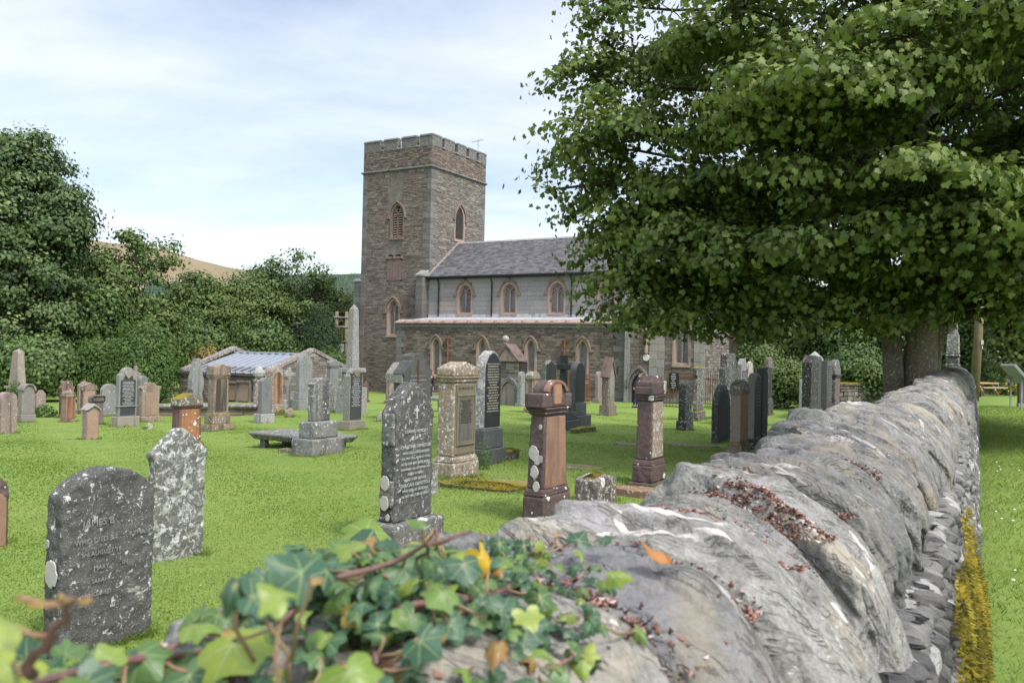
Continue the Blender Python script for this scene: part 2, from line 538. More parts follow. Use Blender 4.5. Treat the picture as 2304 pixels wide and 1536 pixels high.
lead = k.math('LESS_THAN', k.math('MINIMUM', d1, d2), .0085)
fl = k.noise(v, 7, 2)
gl = k.mix(k.ramp(fl, [(.35, 0.0), (.65, 1.0)]), (.035, .038, .044), (.10, .108, .12))
c = k.mix(lead, gl, (.30, .30, .29))
M['leaded_glass'] = k.fin(c, k.mix(lead, (.14, .14, .14), (.7, .7, .7)), k.bump(k.noise(v, 16, 2), .01, .35), .5)
M['bark'] = stone((.30, .255, .195), (.21, .185, .14), dark=.42, lichen=.30, bump=.03, tint=(.10, .09, .06), darkc=(.10, .085, .06), moss=0)
M['twig'] = plain('twig', (.07, .055, .04), .85, .2, var=.4, scale=8)
M['pole_wood'] = plain('pole_wood', (.19, .155, .085), .8, .2, var=.35, scale=4, bump=.003)
M['steel'] = plain('steel', (.30, .31, .33), .5, .4, .3)
M['skin'] = plain('skin', (.46, .24, .16), .6, .3, var=.1)
M['letters_white'] = plain('letters_white', (.46, .46, .44), .8, .2, var=.35, scale=30)
M['letters_worn'] = plain('letters_worn', (.25, .25, .24), .8, .2, var=.4, scale=25)
M['letters_gilt'] = plain('letters_gilt', (.40, .37, .28), .6, .3)
M['letters_dark'] = plain('letters_dark', (.07, .065, .05), .8, .2)
GREY = dict(base=(.25, .25, .235), base2=(.185, .185, .175))
# ------------------------------------------------------------------ ground, hills, grass
def spaced(lo, hi, n, k=4.2):
    t = np.linspace(-1, 1, n)
    q = np.sinh(k * t) / math.sinh(k)
    return np.where(q < 0, -q * lo, q * hi)
gx = spaced(-1800, 1800, 261, 7.0)
gy = spaced(-300, 2400, 301, 7.0)
GX, GY = np.meshgrid(gx, gy)
GZ = g_np(GX, GY)
V = np.stack([GX.ravel(), GY.ravel(), GZ.ravel()], 1)
nx, ny = len(gx), len(gy)
ii = np.arange(nx * ny).reshape(ny, nx)
F = np.stack([ii[:-1, :-1].ravel(), ii[:-1, 1:].ravel(), ii[1:, 1:].ravel(), ii[1:, :-1].ravel()], 1)
o = link('ground', np_mesh('ground', V, F), M['turf'], smooth_=True)
tag(o, 'mown green grass ground of the churchyard', 'ground', kind='structure')

# hills: ridges at their own distances, made as terrain sheets that rise away from the valley
def ridge(name, dist, prof, depth, mat, label):
    """prof [(px, py)] of the skyline as seen from the gate; becomes a sheet rising from the valley floor"""
    px = np.array([p[0] for p in prof], float); py = np.array([p[1] for p in prof], float)
    xs = np.linspace(px[0], px[-1], 160)
    ys = np.interp(xs, px, py)
    rows = 26
    V = []
    for j in range(rows):
        t = j / (rows - 1)
        for x, y in zip(xs, ys):
            top = at(x, y, dist)
            d = dist - depth * (1 - t)
            q = Vector((top.x * d / dist, top.y * d / dist, 0))
            q.z = -2 + (top.z + 2) * (t ** 1.25)
            V.append(q)
    V = np.array([tuple(q) for q in V])
    V[:, 2] += (fbm(V * .012, 5, 4) * 2.2) * np.clip((V[:, 2] + 2) / 40, 0, 1)
    back = V[-len(xs):].copy(); back[:, :2] *= 1.25; back[:, 2] = -30
    V = np.vstack([V, back]); rows += 1
    n = len(xs); ii = np.arange(rows * n).reshape(rows, n)
    F = np.stack([ii[:-1, :-1].ravel(), ii[:-1, 1:].ravel(), ii[1:, 1:].ravel(), ii[1:, :-1].ravel()], 1)
    o = link(name, np_mesh(name, V, F), mat, smooth_=True)
    return tag(o, label, 'hill', kind='structure')
k = NT('moor')
v = k.coords(jitter=False)
c = k.mix(k.ramp(k.noise(v, .014, 7, .65), [(.35, 0.0), (.65, 1.0)]), (.225, .165, .105), (.175, .155, .085))
c = k.mix(k.ramp(k.noise(v, .05, 6, .7), [(.5, 0.0), (.7, .6)]), c, (.14, .12, .065))
M['moor'] = k.fin(c, .95, k.bump(k.noise(v, .08, 5), 3, .7), .1)
M['forest_floor'] = plain('forest_floor', (.05, .075, .045), .95, .1, var=.4, scale=.02)
ridge('moor_hill', 900, [(-500, 400), (-200, 440), (60, 500), (150, 533), (260, 548), (370, 556), (430, 575), (480, 588), (530, 602), (580, 607), (625, 640), (660, 690), (900, 720)], 420, M['moor'], 'bare brown moorland hill far behind the left trees')
ridge('wooded_hill', 1200, [(300, 640), (420, 625), (560, 622), (700, 618), (800, 616), (900, 622), (1100, 640), (1500, 640)], 420, M['forest_floor'], 'dark green wooded hill far behind the church')
# far conifers covering the lower slopes: read as one mass
rng = np.random.default_rng(11)
def conifers(name, n, region, label, hh=(7, 13)):
    Vs, Fs, rs = [], [], []
    for i in range(n):
        p = region(rng)
        if p is None: continue
        h = rng.uniform(*hh); r = h * rng.uniform(.16, .22); b = len(Vs)
        for lvl, (zr, rr) in enumerate(((.0, 1), (.45, .72), (1.0, .03))):
            for q in range(6):
                t = 2 * math.pi * q / 6 + lvl * .5 + rng.uniform(-.2, .2)
                w = r * rr * rng.uniform(.7, 1.3)
                Vs.append((p[0] + w * math.cos(t), p[1] + w * math.sin(t), p[2] + h * zr))
        for lvl in range(2):
            for q in range(6):
                Fs.append((b + lvl*6 + q, b + lvl*6 + (q+1) % 6, b + lvl*6 + 6 + (q+1) % 6, b + lvl*6 + 6 + q)); rs.append(rng.random())
    o = link(name, np_mesh(name, Vs, Fs, rs), M['conifer'])
    return tag(o, label, 'forest', kind='stuff')
M['conifer'] = leaf_mat('conifer', [(0, (.045, .080, .062)), (.5, (.065, .105, .075)), (1, (.095, .135, .085))], .9, .0, .1)
def reg_left(r):
    px = r.uniform(330, 560); d = r.uniform(520, 640)
    p = at(px, r.uniform(628, 680) + (px - 330) * .08, d); return (p.x, p.y, p.z - 9)
def reg_right(r):
    px = r.uniform(600, 1000); t = r.random(); d = 800 + 395 * t
    top = at(px, 622, 1195)
    return (top.x * d / 1195, top.y * d / 1195, -2 + (top.z + 2) * (((d - 780) / 420) ** 1.25) - 4)
conifers('conifer_wood', 900, reg_left, 'dark blue green conifer plantation below the brown hill')
conifers('hillside_forest', 2600, reg_right, 'distant conifer forest covering the hill behind the tower', (9, 14))

# mown grass blades where the lawn is near enough to show them
def grass(name, n, samp, hgt, wid, label):
    P = samp(n)
    x, y = P[:, 0], P[:, 1]
    z = g_np(x, y)
    n = len(x)
    d = np.hypot(x, y)
    a = rng.uniform(0, 2 * math.pi, n); h = rng.uniform(.5, 1.1, n) * hgt; w = wid * np.clip(d / 6, .6, 3.0) * rng.uniform(.7, 1.3, n)
    lean = rng.uniform(.5, 1.9, n) * h; la = rng.uniform(0, 2 * math.pi, n)
    V = np.zeros((n, 3, 3), np.float32)
    V[:, 0] = np.stack([x - w * np.cos(a), y - w * np.sin(a), z - .004], 1)
    V[:, 1] = np.stack([x + w * np.cos(a), y + w * np.sin(a), z - .004], 1)
    V[:, 2] = np.stack([x + lean * np.cos(la), y + lean * np.sin(la), z + h], 1)
    F = np.arange(3 * n).reshape(n, 3)
    patch = fbm(np.stack([x * .8, y * .8, x * 0], 1), 3, 3) * .26 + fbm(np.stack([x * 4, y * 4, x * 0], 1), 7, 2) * .10
    r = np.clip(rng.normal(.5, .13, n) + patch * 1.5, 0, 1)
    o = link(name, np_mesh(name, V.reshape(-1, 3), F, r), M['blades'])
    return tag(o, label, 'grass', kind='stuff')
def yard_s(n):
    d = 4.0 * np.exp(rng.random(n * 2) * math.log(34 / 4.0))
    az = rng.uniform(R_(-34), R_(28), n * 2)
    x, y = d * np.sin(az), d * np.cos(az)
    lat = x * WN.x + y * WN.y
    return np.stack([x, y], 1)[lat < -.72][:n]
def lawn_s(n):
    d = 1.0 * np.exp(rng.random(n * 2) * math.log(28 / 1.0))
    lat = rng.uniform(.03, 3.2, n * 2) ** 1.0
    x = WD.x * d + WN.x * lat; y = WD.y * d + WN.y * lat
    return np.stack([x, y], 1)[:n]
grass('churchyard_grass', 330000, yard_s, .017, .0042, 'short mown green grass between the gravestones')
grass('lawn_grass', 70000, lawn_s, .04, .0036, 'short green lawn grass along the outer side of the boundary wall')
# brown fallen leaves and worm casts on the lawn
mb = MB()
for i in range(420):
    d = 4.5 * math.exp(rng.random() * math.log(7)); az = rng.uniform(R_(-32), R_(16)); x, y = d * math.sin(az), d * math.cos(az)
    if x * WN.x + y * WN.y > -.9: continue
    z = g(x, y) + .022; r = rng.uniform(.008, .024); a = rng.uniform(0, 6.28)
    mb.add([(x + r * math.cos(a), y + r * math.sin(a), z + rng.uniform(0, .012)), (x - r * .5 * math.sin(a), y + r * .5 * math.cos(a), z), (x - r * math.cos(a), y - r * math.sin(a), z + rng.uniform(0, .012)), (x + r * .5 * math.sin(a), y - r * .5 * math.cos(a), z)], [(0, 1, 2, 3)], rng.random())
o = mb.build('fallen_leaves', leaf_mat('lawn_litter', [(0, (.07, .045, .02)), (.6, (.20, .11, .05)), (.9, (.33, .22, .12)), (1, (.5, .5, .42))], .8, .1, .1))
tag(o, 'tiny brown fallen leaves and casts dotted over the churchyard lawn', 'leaf litter', kind='stuff')
# small clover and daisy heads in the outer lawn
mb = MB()
for i in range(70):
    s = rng.uniform(2, 13); lat = rng.uniform(.1, 1.4)
    p = wall_pt(s, lat, 0); z = g(p.x, p.y) + .035
    r = rng.uniform(.008, .014)
    mb.add([(p.x + r * math.cos(t), p.y + r * math.sin(t), z) for t in np.linspace(0, 2 * math.pi, 7)[:-1]] + [(p.x, p.y, z + r * .8)], [(i_, (i_ + 1) % 6, 6) for i_ in range(6)])
o = mb.build('daisy_heads', plain('petal_white', (.75, .75, .72), .8, .1, var=.1))
tag(o, 'tiny white daisies scattered in the outer lawn', 'daisies', kind='stuff')
# ------------------------------------------------------------------ the church
CE = Vector((.861, -.509, 0)); CN = Vector((.509, .861, 0))
CORG = Vector((-5.65, 56.5, 0))
CROT = math.atan2(CE.y, CE.x)
church = empty('church', CORG, CROT)
tag(church, 'rubble stone parish church with square battlemented tower, slate roof and pointed windows', 'church')
rs = random.Random(4)
GZ0 = -1.6       # buried foot of its walls
def arch(w, z0, zs, za, n=9):
    """pointed arch outline, counter-clockwise from lower left seen from the front"""
    hw = w / 2; rise = za - zs
    R = (hw * hw + rise * rise) / (2 * hw)
    pts = [(-hw, z0), (hw, z0), (hw, zs)]
    a1 = math.atan2(rise, R - hw) if R > hw else math.pi / 2
    cx = hw - R
    amax = math.acos(max(-1, min(1, (0 - cx) / R)))
    right = [(cx + R * math.cos(amax * i / n), zs + R * math.sin(amax * i / n)) for i in range(1, n + 1)]
    pts += right
    pts += [(-x, z) for x, z in reversed(right[:-1])]
    pts += [(-hw, zs)]
    return pts
def arch_half(w, z0, zs, za, z):
    if z < z0 or z > za: return -1
    if z <= zs: return w / 2
    hw = w / 2; rise = za - zs; R = (hw * hw + rise * rise) / (2 * hw); cx = hw - R
    q = R * R - (z - zs) ** 2
    return cx + math.sqrt(max(q, 0))
def masonry(parent, name, mat, mortar, x0, x1, z0, z1, fn, holes=(), course=(.07, .15), length=(.16, .46), gap=.012, prot=.022, jit=.012, quoin=None, seed=0, gable=None, back=.02):
    """blocks laid in courses on the wall plane; fn(x, z, out) -> parent space; holes are (xc, w, z0, zs, za)"""
    rr = random.Random(seed); mb = MB(); z = z0
    row = 0
    while z < z1 - .02:
        h = min(rr.uniform(*course), z1 - z)
        if z1 - z - h < course[0] * .6: h = z1 - z
        zc = z + h / 2
        lo, hi = x0, x1
        if gable: lo, hi = gable(zc)
        segs = [(lo, hi)]
        for (xc, w, a, zs_, za) in holes:
            hw = max(arch_half(w, a, zs_, za, z + .01), arch_half(w, a, zs_, za, min(z + h, za - .001)) if z + h > a else -1)
            if z < a < z + h: hw = w / 2
            if hw <= 0: continue
            ns = []
            for (p, q) in segs:
                if xc + hw <= p or xc - hw >= q: ns.append((p, q)); continue
                if xc - hw > p: ns.append((p, xc - hw))
                if xc + hw < q: ns.append((xc + hw, q))
            segs = ns
        for (p, q) in segs:
            x = p
            while x < q - .01:
                L = rr.uniform(*length) * (1.0 if h < .14 else 1.2)
                if quoin and (x == x0 or x == lo): L = quoin * (1.0 if row % 2 else .62)
                if q - x - L < length[0] * .6: L = q - x
                e = prot * rr.random()
                j = lambda: rr.uniform(-jit, jit)
                u0, u1, w0, w1 = x + gap / 2, x + L - gap / 2, z + gap / 2, z + h - gap / 2
                b = .008 + .006 * rr.random()
                outer = [(u0 + j()*.5, w0 + j()*.5), (u1 + j()*.5, w0 + j()*.5), (u1 + j()*.5, w1 + j()*.5), (u0 + j()*.5, w1 + j()*.5)]
                inner = [(outer[0][0] + b, outer[0][1] + b), (outer[1][0] - b, outer[1][1] + b), (outer[2][0] - b, outer[2][1] - b), (outer[3][0] + b, outer[3][1] - b)]
                vs = [fn(a_, c_, -back - .01) for a_, c_ in outer] + [fn(a_, c_, e - .006) for a_, c_ in outer] + [fn(a_, c_, e + rr.uniform(0, .006)) for a_, c_ in inner]
                mb.add(vs, [(0,1,5,4),(1,2,6,5),(2,3,7,6),(3,0,4,7),(4,5,9,8),(5,6,10,9),(6,7,11,10),(7,4,8,11),(8,9,10,11)], rr.random())
                x += L
        z += h; row += 1
    o = mb.build(name, mat, parent)
    # mortar sheet behind, with the openings cut out
    polys = [[Vector((x, z, 0)) for x, z in ([(x0, z0), (x1, z0), (x1, z1), (x0, z1)] if not gable else gable(None))]]
    for (xc, w, a, zs_, za) in holes:
        polys.append([Vector((x + xc, z, 0)) for x, z in arch(w, a, zs_, za)])
    flat = [p for q in polys for p in q]
    tris = tessellate_polygon(polys)
    mb2 = MB()
    mb2.add([fn(p.x, p.y, -back) for p in flat], [tuple(t) for t in tris], .5)
    mb2.build('mortar', mortar, o)
    return o
def south_fn(Y0): return lambda x, z, out: Vector((x, Y0 - out, z))
def east_fn(X0): return lambda x, z, out: Vector((X0 + out, x, z))
def west_fn(X0): return lambda x, z, out: Vector((X0 - out, -x, z))

# window pieces, built on the south face and turned by a matrix for other faces
def shift(pts, dx=0, dz=0): return [(x + dx, z + dz) for x, z in pts]
def window(parent, xc, w, z0, zs, za, Y0=0.0, frame=.14, lights=2, louvres=False, depth=.26, hood=True, mat=None, xform=None, name='window', sill=True):
    """dressed pointed frame with splayed reveal, mullion and Y tracery, leaded glass or louvres, hood mould"""
    T_ = Matrix.Translation((xc, Y0, 0)) if xform is None else xform @ Matrix.Translation((xc, 0, 0))
    def put(mb, nm, mt, par, bev=0.0):
        mb.v = [tuple(T_ @ Vector(p)) for p in mb.v]
        return mb.build(nm, mt, par, bevel=bev)
    mat = mat or M['freestone']
    n = 9
    O = arch(w + 2 * frame, z0 - .10, zs, za + frame, n); I = arch(w, z0, zs, za, n)
    IB = arch(w - .16, z0 + .06, zs, za - .09, n)
    mb = MB(); mb.ring(O, I, -.035, depth, IB)
    root = put(mb, name, mat, parent, .006)
    # tracery
    mb = MB(); yb = depth - .09 if not louvres else .10
    if lights == 2:
        hw = (w - .16) / 2; mw = .045
        mb.box(-mw, mw, yb - .05, yb + .06, z0 + .05, zs)
        def bar(pts, wd):
            L = [];
            for i, (x, z) in enumerate(pts):
                a = pts[max(i-1, 0)]; b = pts[min(i+1, len(pts)-1)]
                dx, dz = b[0]-a[0], b[1]-a[1]; q = math.hypot(dx, dz) or 1
                L.append(((x - dz/q*wd, z + dx/q*wd), (x + dz/q*wd, z - dx/q*wd)))
            for i in range(len(L)-1):
                (a, b), (c_, d_) = L[i], L[i+1]
                mb.prism([a, b, d_, c_][::-1], yb - .04, yb + .05)
        for sg in (-1, 1):
            rise = (za - zs) * .80
            pts = [(sg * hw * (i / 8) ** 1.6 * .96, zs + rise * (i / 8) ** .75 * .92 + .02) for i in range(9)]
            bar(pts, .026)
            # cusped light heads
            pts = [(sg * (.04 + (hw - .02) * (i / 8)), zs - .06 + .20 * math.sin(math.pi * i / 8)) for i in range(9)]
            bar(pts, .016)
        put(mb, 'tracery', mat, root)
    if louvres:
        mb = MB(); z = z0 + .10
        while z < za - .2:
            hw = arch_half(w - .16, z0, zs, za - .09, z) - .02
            if hw > .05:
                hs = [(-hw, -.045), (.045, hw)] if lights == 2 else [(-hw, hw)]
                for a, b in hs:
                    if b - a > .03:
                        mb.box(a, b, yb - .05, yb + .08, -.012, .012, M=Matrix.Translation((0, 0, z)) @ Matrix.Translation((0, yb, 0)) @ Matrix.Rotation(R_(38), 4, 'X') @ Matrix.Translation((0, -yb, 0)))
            z += .165
        put(mb, 'louvre', M['louvre'], root)
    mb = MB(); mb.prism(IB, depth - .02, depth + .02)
    put(mb, 'pane', M['void'] if louvres else M['leaded_glass'], root)  # in louvred windows this is a black sheet painting the unlit inside
    if hood:
        HO = [p for p in arch(w + 2 * frame + .20, z0, zs - .02, za + frame + .12, n)][2:]
        HI = [p for p in arch(w + 2 * frame + .02, z0, zs - .02, za + frame + .015, n)][2:]
        mb = MB(); mb.ring(HO, HI, -.13, .01, closed=False)
        e = w / 2 + frame + .055
        for sg in (-1, 1):
            mb.box(sg * e - .13 + sg * .05, sg * e + .13 + sg * .05, -.12, .01, zs - .14, zs - .005)
        put(mb, 'hood_mould', M['freestone_old'] if mat is not M['freestone_old'] else mat, root, .012)
    if sill:
        mb = MB(); mb.prism([(-w/2 - frame, z0 - .20), (w/2 + frame, z0 - .20), (w/2 + frame, z0 - .095), (-w/2 - frame, z0 - .095)], -.08, .05)
        put(mb, 'sill', mat, root, .01)
    return root

# --- tower
TW, TD = 5.9, 6.7
tower_holes_s = [(-2.8, .98 + .28, 9.55, 10.95, 11.78), (-2.95, .92 + .28, 2.85, 4.45, 5.22)]
hs = [(xc, w, a - .1, b, c_ + .14) for xc, w, a, b, c_ in tower_holes_s]
hs.append((-2.98, 1.30, 6.52, 8.04, 8.06))
masonry(church, 'tower_wall', M['rubble'], M['mortar'], -TW, 0, GZ0, 14.05, south_fn(0), hs, quoin=None, seed=1)
hole_e = [(3.45, 1.0 + .28, 9.68, 11.1, 11.95)]
masonry(church, 'tower_wall', M['rubble_east'], M['mortar'], 0, TD, GZ0, 14.05, east_fn(0), [(xc, w, a - .1, b, c_ + .14) for xc, w, a, b, c_ in hole_e], seed=2)
mb = MB(); mb.box(-TW + .03, -.03, .30, TD - .02, GZ0, 14.0); mb.box(-TW + .03, -.30, .03, .3, GZ0, 2.6); mb.build('tower_core', M['mortar_dark'], church)
masonry(church, 'tower_wall', M['rubble_dark'], M['mortar_dark'], -TD, 0, GZ0, 14.05, west_fn(-TW), [], seed=21, length=(.3, .8))
# large dressed corner blocks
mb = MB(); mq = [MB(), MB()]; z = GZ0; i = 0
while z < 14.0:
    h = min(rs.uniform(.26, .42), 14.04 - z)
    a, b = (.62, .34) if i % 2 else (.34, .62)
    r = rs.random()
    mb.box(-a, .028, -.028, b, z + .006, z + h - .006, r)
    mq[0].box(-TW - .028, -TW + (b if i % 2 else a), -.028, a, z + .006, z + h - .006, rs.random())
    mq[1].box(-.35, .028, TD - b, TD + .02, z + .006, z + h - .006, rs.random())
    z += h; i += 1
mq_mat = (masonry_mat('quoin', [(0, (.125, .118, .11)), (.5, (.160, .150, .137)), (1, (.195, .185, .17))], .006, .25, .3))
for q in [mb] + mq: q.build('corner_stone', mq_mat, church, bevel=.012)
# string course, parapet, merlons
mb = MB()
P_ = .11
for (z0, z1, e) in ((14.05, 14.13, .06), (14.13, 14.24, .15)):
    mb.box(-TW - e, e, -e, TD + e, z0, z1)
mb.build('string_course', M['dressing'], church, bevel=.03)
masonry(church, 'parapet', M['rubble_dark'], M['mortar_dark'], -TW, .03, 14.24, 15.58, south_fn(-.03), [], seed=3)
masonry(church, 'parapet', M['rubble_dark'], M['mortar_dark'], -.03, TD, 14.24, 15.58, east_fn(.03), [], seed=5)
mb = MB(); mb.box(-TW - .02, 0, 0.0, .42, 14.24, 15.57); mb.box(-.40, 0, .42, TD, 14.24, 15.57); mb.box(-TW - .02, -TW + .4, .42, TD, 14.24, 15.57); mb.box(-TW + .4, -.4, TD - .4, TD, 14.24, 15.57)
mb.build('parapet_core', M['mortar_dark'], church)
def merlon(x0, x1, y0, y1):
    mb = MB()
    mb.box(x0, x1, y0, y1, 15.58, 16.26)
    o = mb.build('merlon', M['merlon'], church, bevel=.02)
    mb = MB(); mb.frust(x1 - x0 + .04, y1 - y0 + .10, 16.26, x1 - x0 + .03, y1 - y0 + .08, 16.34, (x0 + x1) / 2, (y0 + y1) / 2)
    mb.frust(x1 - x0 + .01, y1 - y0 + .04, 16.34, x1 - x0 - .04, y1 - y0 - .04, 16.42, (x0 + x1) / 2, (y0 + y1) / 2)
    mb.build('coping', M['dressing'], o, bevel=.02)
M['merlon'] = stone((.125, .112, .103), (.095, .088, .082), dark=.3, lichen=.22, specks=.8, bump=.01, tint=(.42, .42, .40))
M['dressing_pale'] = stone((.27, .26, .24), (.19, .185, .175), dark=.2, lichen=.4, specks=.6, bump=.006, tint=(.5, .5, .48))
for a, b in ((-5.92, -4.42), (-4.14, -2.92), (-2.60, -1.31)): merlon(a, b, -.03, .36)
merlon(-1.03, .05, -.03, .38)
merlon(-.38, .05, .384, 1.10)
for a, b in ((1.38, 2.62), (2.98, 4.05), (4.42, 5.42), (5.72, 6.72)): merlon(-.36, .05, a, b)
for a, b in ((-5.9, -4.4), (-4.1, -2.9), (-2.6, -1.3), (-1.0, -.36)): merlon(a, b, TD - .36, TD + .03)
for a, b in ((.38, 1.5), (1.9, 3.1), (3.5, 4.6), (5.0, 6.32)): merlon(-TW - .03, -TW + .36, a, b)
mb = MB()
for x0, x1 in ((-4.42, -4.14), (-2.92, -2.60), (-1.31, -1.03)): mb.box(x0 + .003, x1 - .003, -.10, .38, 15.583, 15.68)
for y0, y1 in ((1.10, 1.38), (2.62, 2.98), (4.05, 4.42), (5.42, 5.72)): mb.box(-.38, .12, y0 + .003, y1 - .003, 15.583, 15.68)
mb.build('crenel_sill', M['dressing_pale'], church, bevel=.015)
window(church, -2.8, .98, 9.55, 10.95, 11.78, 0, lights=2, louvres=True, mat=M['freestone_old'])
window(church, -2.95, .92, 2.85, 4.45, 5.22, 0, lights=2)
XE = Matrix.Translation((0, 0, 0)) @ Matrix.Rotation(R_(90), 4, 'Z')
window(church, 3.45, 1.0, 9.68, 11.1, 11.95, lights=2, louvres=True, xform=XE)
# boarded plaque with chamfered corners
mb = MB(); c_ = .16
mb.prism([(-3.62 + c_, 6.52), (-2.34 - c_, 6.52), (-2.34, 6.52 + c_), (-2.34, 8.04 - c_), (-2.34 - c_, 8.04), (-3.62 + c_, 8.04), (-3.62, 8.04 - c_), (-3.62, 6.52 + c_)], -.02, .06)
bd = mb.build('dial_board', M['wood_grey'], church, bevel=.01)
mb = MB()
for i in range(5): mb.box(-3.58 + i * .25, -3.58 + i * .25 + .235, -.035, -.0205, 6.60, 7.96, rs.random())
mb.build('planks', M['wood_grey'], bd)
mb = MB(); mb.box(-3.7, -2.26, -.09, .05, 8.045, 8.22); mb.build('drip_mould', M['freestone_old'], bd, bevel=.02)
# buttresses on the corners
def buttress(x0, x1, y0, y1, ztop, slope_axis):
    mb = MB(); z = GZ0
    while z < ztop - .45:
        h = min(rs.uniform(.3, .5), ztop - .45 - z)
        mb.box(x0 + rs.uniform(0, .01), x1 - rs.uniform(0, .01), y0 + rs.uniform(0, .01), y1, z + .004, z + h - .004, rs.random()); z += h
    o = mb.build('buttress', bpy.data.materials['quoin'], church, bevel=.012)
    mb = MB()
    z = ztop - .45
    mb.add([(x0-.06,y0-.06,z),(x1+.06,y0-.06,z),(x1+.06,y1,z),(x0-.06,y1,z),(x0-.06,y0-.06,z+.12),(x1+.06,y0-.06,z+.12),(x1+.06,y1,ztop),(x0-.06,y1,ztop)],
           [(3,2,1,0),(4,5,6,7),(0,1,5,4),(1,2,6,5),(2,3,7,6),(3,0,4,7)])
    mb.build('weathering', M['dressing_pale'], o, bevel=.01)
buttress(-.62, -.06, -.62, -.03, 7.2, 'y')
buttress(-6.55, -5.93, .02, .75, 7.0, 'x')
buttress(-6.75, -5.93, .76, 1.3, 3.2, 'x')

# --- nave
NL = 19.5; ND = 6.7; ZE = 6.72; ZR = 9.38; YR = ND / 2
wx = [2.92, 6.27, 9.66, 13.0, 16.35]
nave_holes = [(x, .98 + .28, 4.32 - .1, 5.55, 6.16 + .14) for x in wx]
masonry(church, 'nave_wall', M['ashlar'], M['mortar'], .03, NL, 3.3, ZE, south_fn(0), nave_holes, course=(.24, .36), length=(.5, 1.1), gap=.008, prot=.004, jit=.002, seed=7)
mb = MB(); mb.box(.05, NL - .05, .32, ND - .02, GZ0, ZE - .02); mb.box(.05, NL - .05, .04, .32, GZ0, 3.25); mb.build('nave_core', M['mortar_dark'], church)
for x in wx: window(church, x, .98, 4.32, 5.55, 6.16, 0, lights=2, mat=M['freestone'], frame=.15)
# roof of overlapping slates
sl_ = MB(); rr = random.Random(9)
rl = math.hypot(ZR - ZE, YR + .25); ang = math.atan2(ZR - ZE, YR + .25)
rows = 36; rh = rl / rows
for j in range(rows):
    x = .1 - rr.uniform(0, .3)
    while x < NL + .2:
        w = rr.uniform(.24, .40) * (1.15 - .35 * j / rows)
        a, b = max(x, .1), min(x + w - .008, NL + .2)
        if b - a > .03:
            s0 = j * rh - rr.uniform(.0, .018); s1 = s0 + rh * 1.9
            l0, l1 = .028 + rr.uniform(0, .008), .004
            def P(xx, s, l): return (xx, -.25 + s * math.cos(ang) - l * math.sin(ang), ZE + s * math.sin(ang) + l * math.cos(ang))
            s1 = min(s1, rl)
            vs = [P(a, s0, l0), P(b, s0, l0), P(b, s1, l1), P(a, s1, l1), P(a, s0, l0 - .014), P(b, s0, l0 - .014)]
            sl_.add(vs, [(0, 1, 2, 3), (4, 5, 1, 0)], rr.random())
        x += w
roof = sl_.build('nave_roof', M['slate'], church)
mb = MB()
mb.add([(.1, -.24, ZE - .04), (NL + .2, -.24, ZE - .04), (NL + .2, YR, ZR - .03), (.1, YR, ZR - .03), (.1, ND + .24, ZE - .04), (NL + .2, ND + .24, ZE - .04)], [(0, 1, 2, 3), (3, 2, 5, 4), (0, 3, 4), (1, 5, 2)])
mb.build('roof_underlay', M['mortar_dark'], roof)
mb = MB()
for i in range(44):
    x = .12 + i * .445
    mb.prism([(-.17, -.06), (.17, -.06), (.03, .075), (-.03, .075)], x, x + .44)
mb.v = [(y, x + YR, z + ZR) for x, y, z in mb.v]
mb.build('ridge_tiles', M['dressing_pale'], roof, bevel=.008)
# raked stone skew against the tower, gutter, downpipes
mb = MB(); mb.add([(.03, -.3, ZE - .02), (.15, -.3, ZE - .02), (.15, YR, ZR + .04), (.03, YR, ZR + .04), (.03, -.3, ZE + .10), (.15, -.3, ZE + .10), (.15, YR, ZR + .16), (.03, YR, ZR + .16)], [(3,2,1,0),(4,5,6,7),(0,1,5,4),(1,2,6,5),(2,3,7,6),(3,0,4,7)])
mb.build('flashing', M['dressing_pale'], roof)
mb = MB(); mb.tube([(.0, -.33, ZE - .05), (NL + .1, -.33, ZE - .05)], .075, 8)
mb.box(.0, NL + .1, -.27, -.0305, ZE - .16, ZE - .07)
gut = mb.build('gutter', M['black_paint'], church)
for x in (.9, 5.05, 10.72, 14.6):
    mb = MB(); mb.tube([(x, -.33, ZE - .08), (x, -.30, ZE - .22), (x, -.12, ZE - .45), (x, -.12, 4.1)], .05, 8)
    for z in (5.9, 5.1, 4.4): mb.tube([(x, -.12, z), (x, -.12, z + .08)], .065, 8)
    mb.build('downpipe', M['black_paint'], church)

# --- south aisle
AX0, AX1, AY = -.22, 15.62, -3.0
ax = [2.88, 6.27, 9.62, 12.95]
az0 = [.30, .35, .45, .35]
aisle_holes = [(x, .54 + .30, z - .1, 2.05, 2.58 + .15) for x, z in zip(ax, az0)]
masonry(church, 'aisle_wall', M['rubble_dark'], M['mortar'], AX0, AX1, GZ0, 3.28, south_fn(AY), aisle_holes, course=(.075, .16), length=(.16, .5), gap=.016, prot=.02, seed=12)
masonry(church, 'aisle_wall', M['rubble_dark'], M['mortar_dark'], 0.03, -AY, GZ0, 3.28, west_fn(AX0), [], seed=13)
mb = MB(); mb.box(AX0 + .04, AX1 - .05, AY + .32, -.65, GZ0, 3.25); mb.build('aisle_core', M['mortar_dark'], church)
for x, z in zip(ax, az0): window(church, x, .54, z, 2.05, 2.58, AY, lights=1, frame=.15, mat=M['freestone'])
mb = MB(); mq = MB(); z = GZ0; i = 0
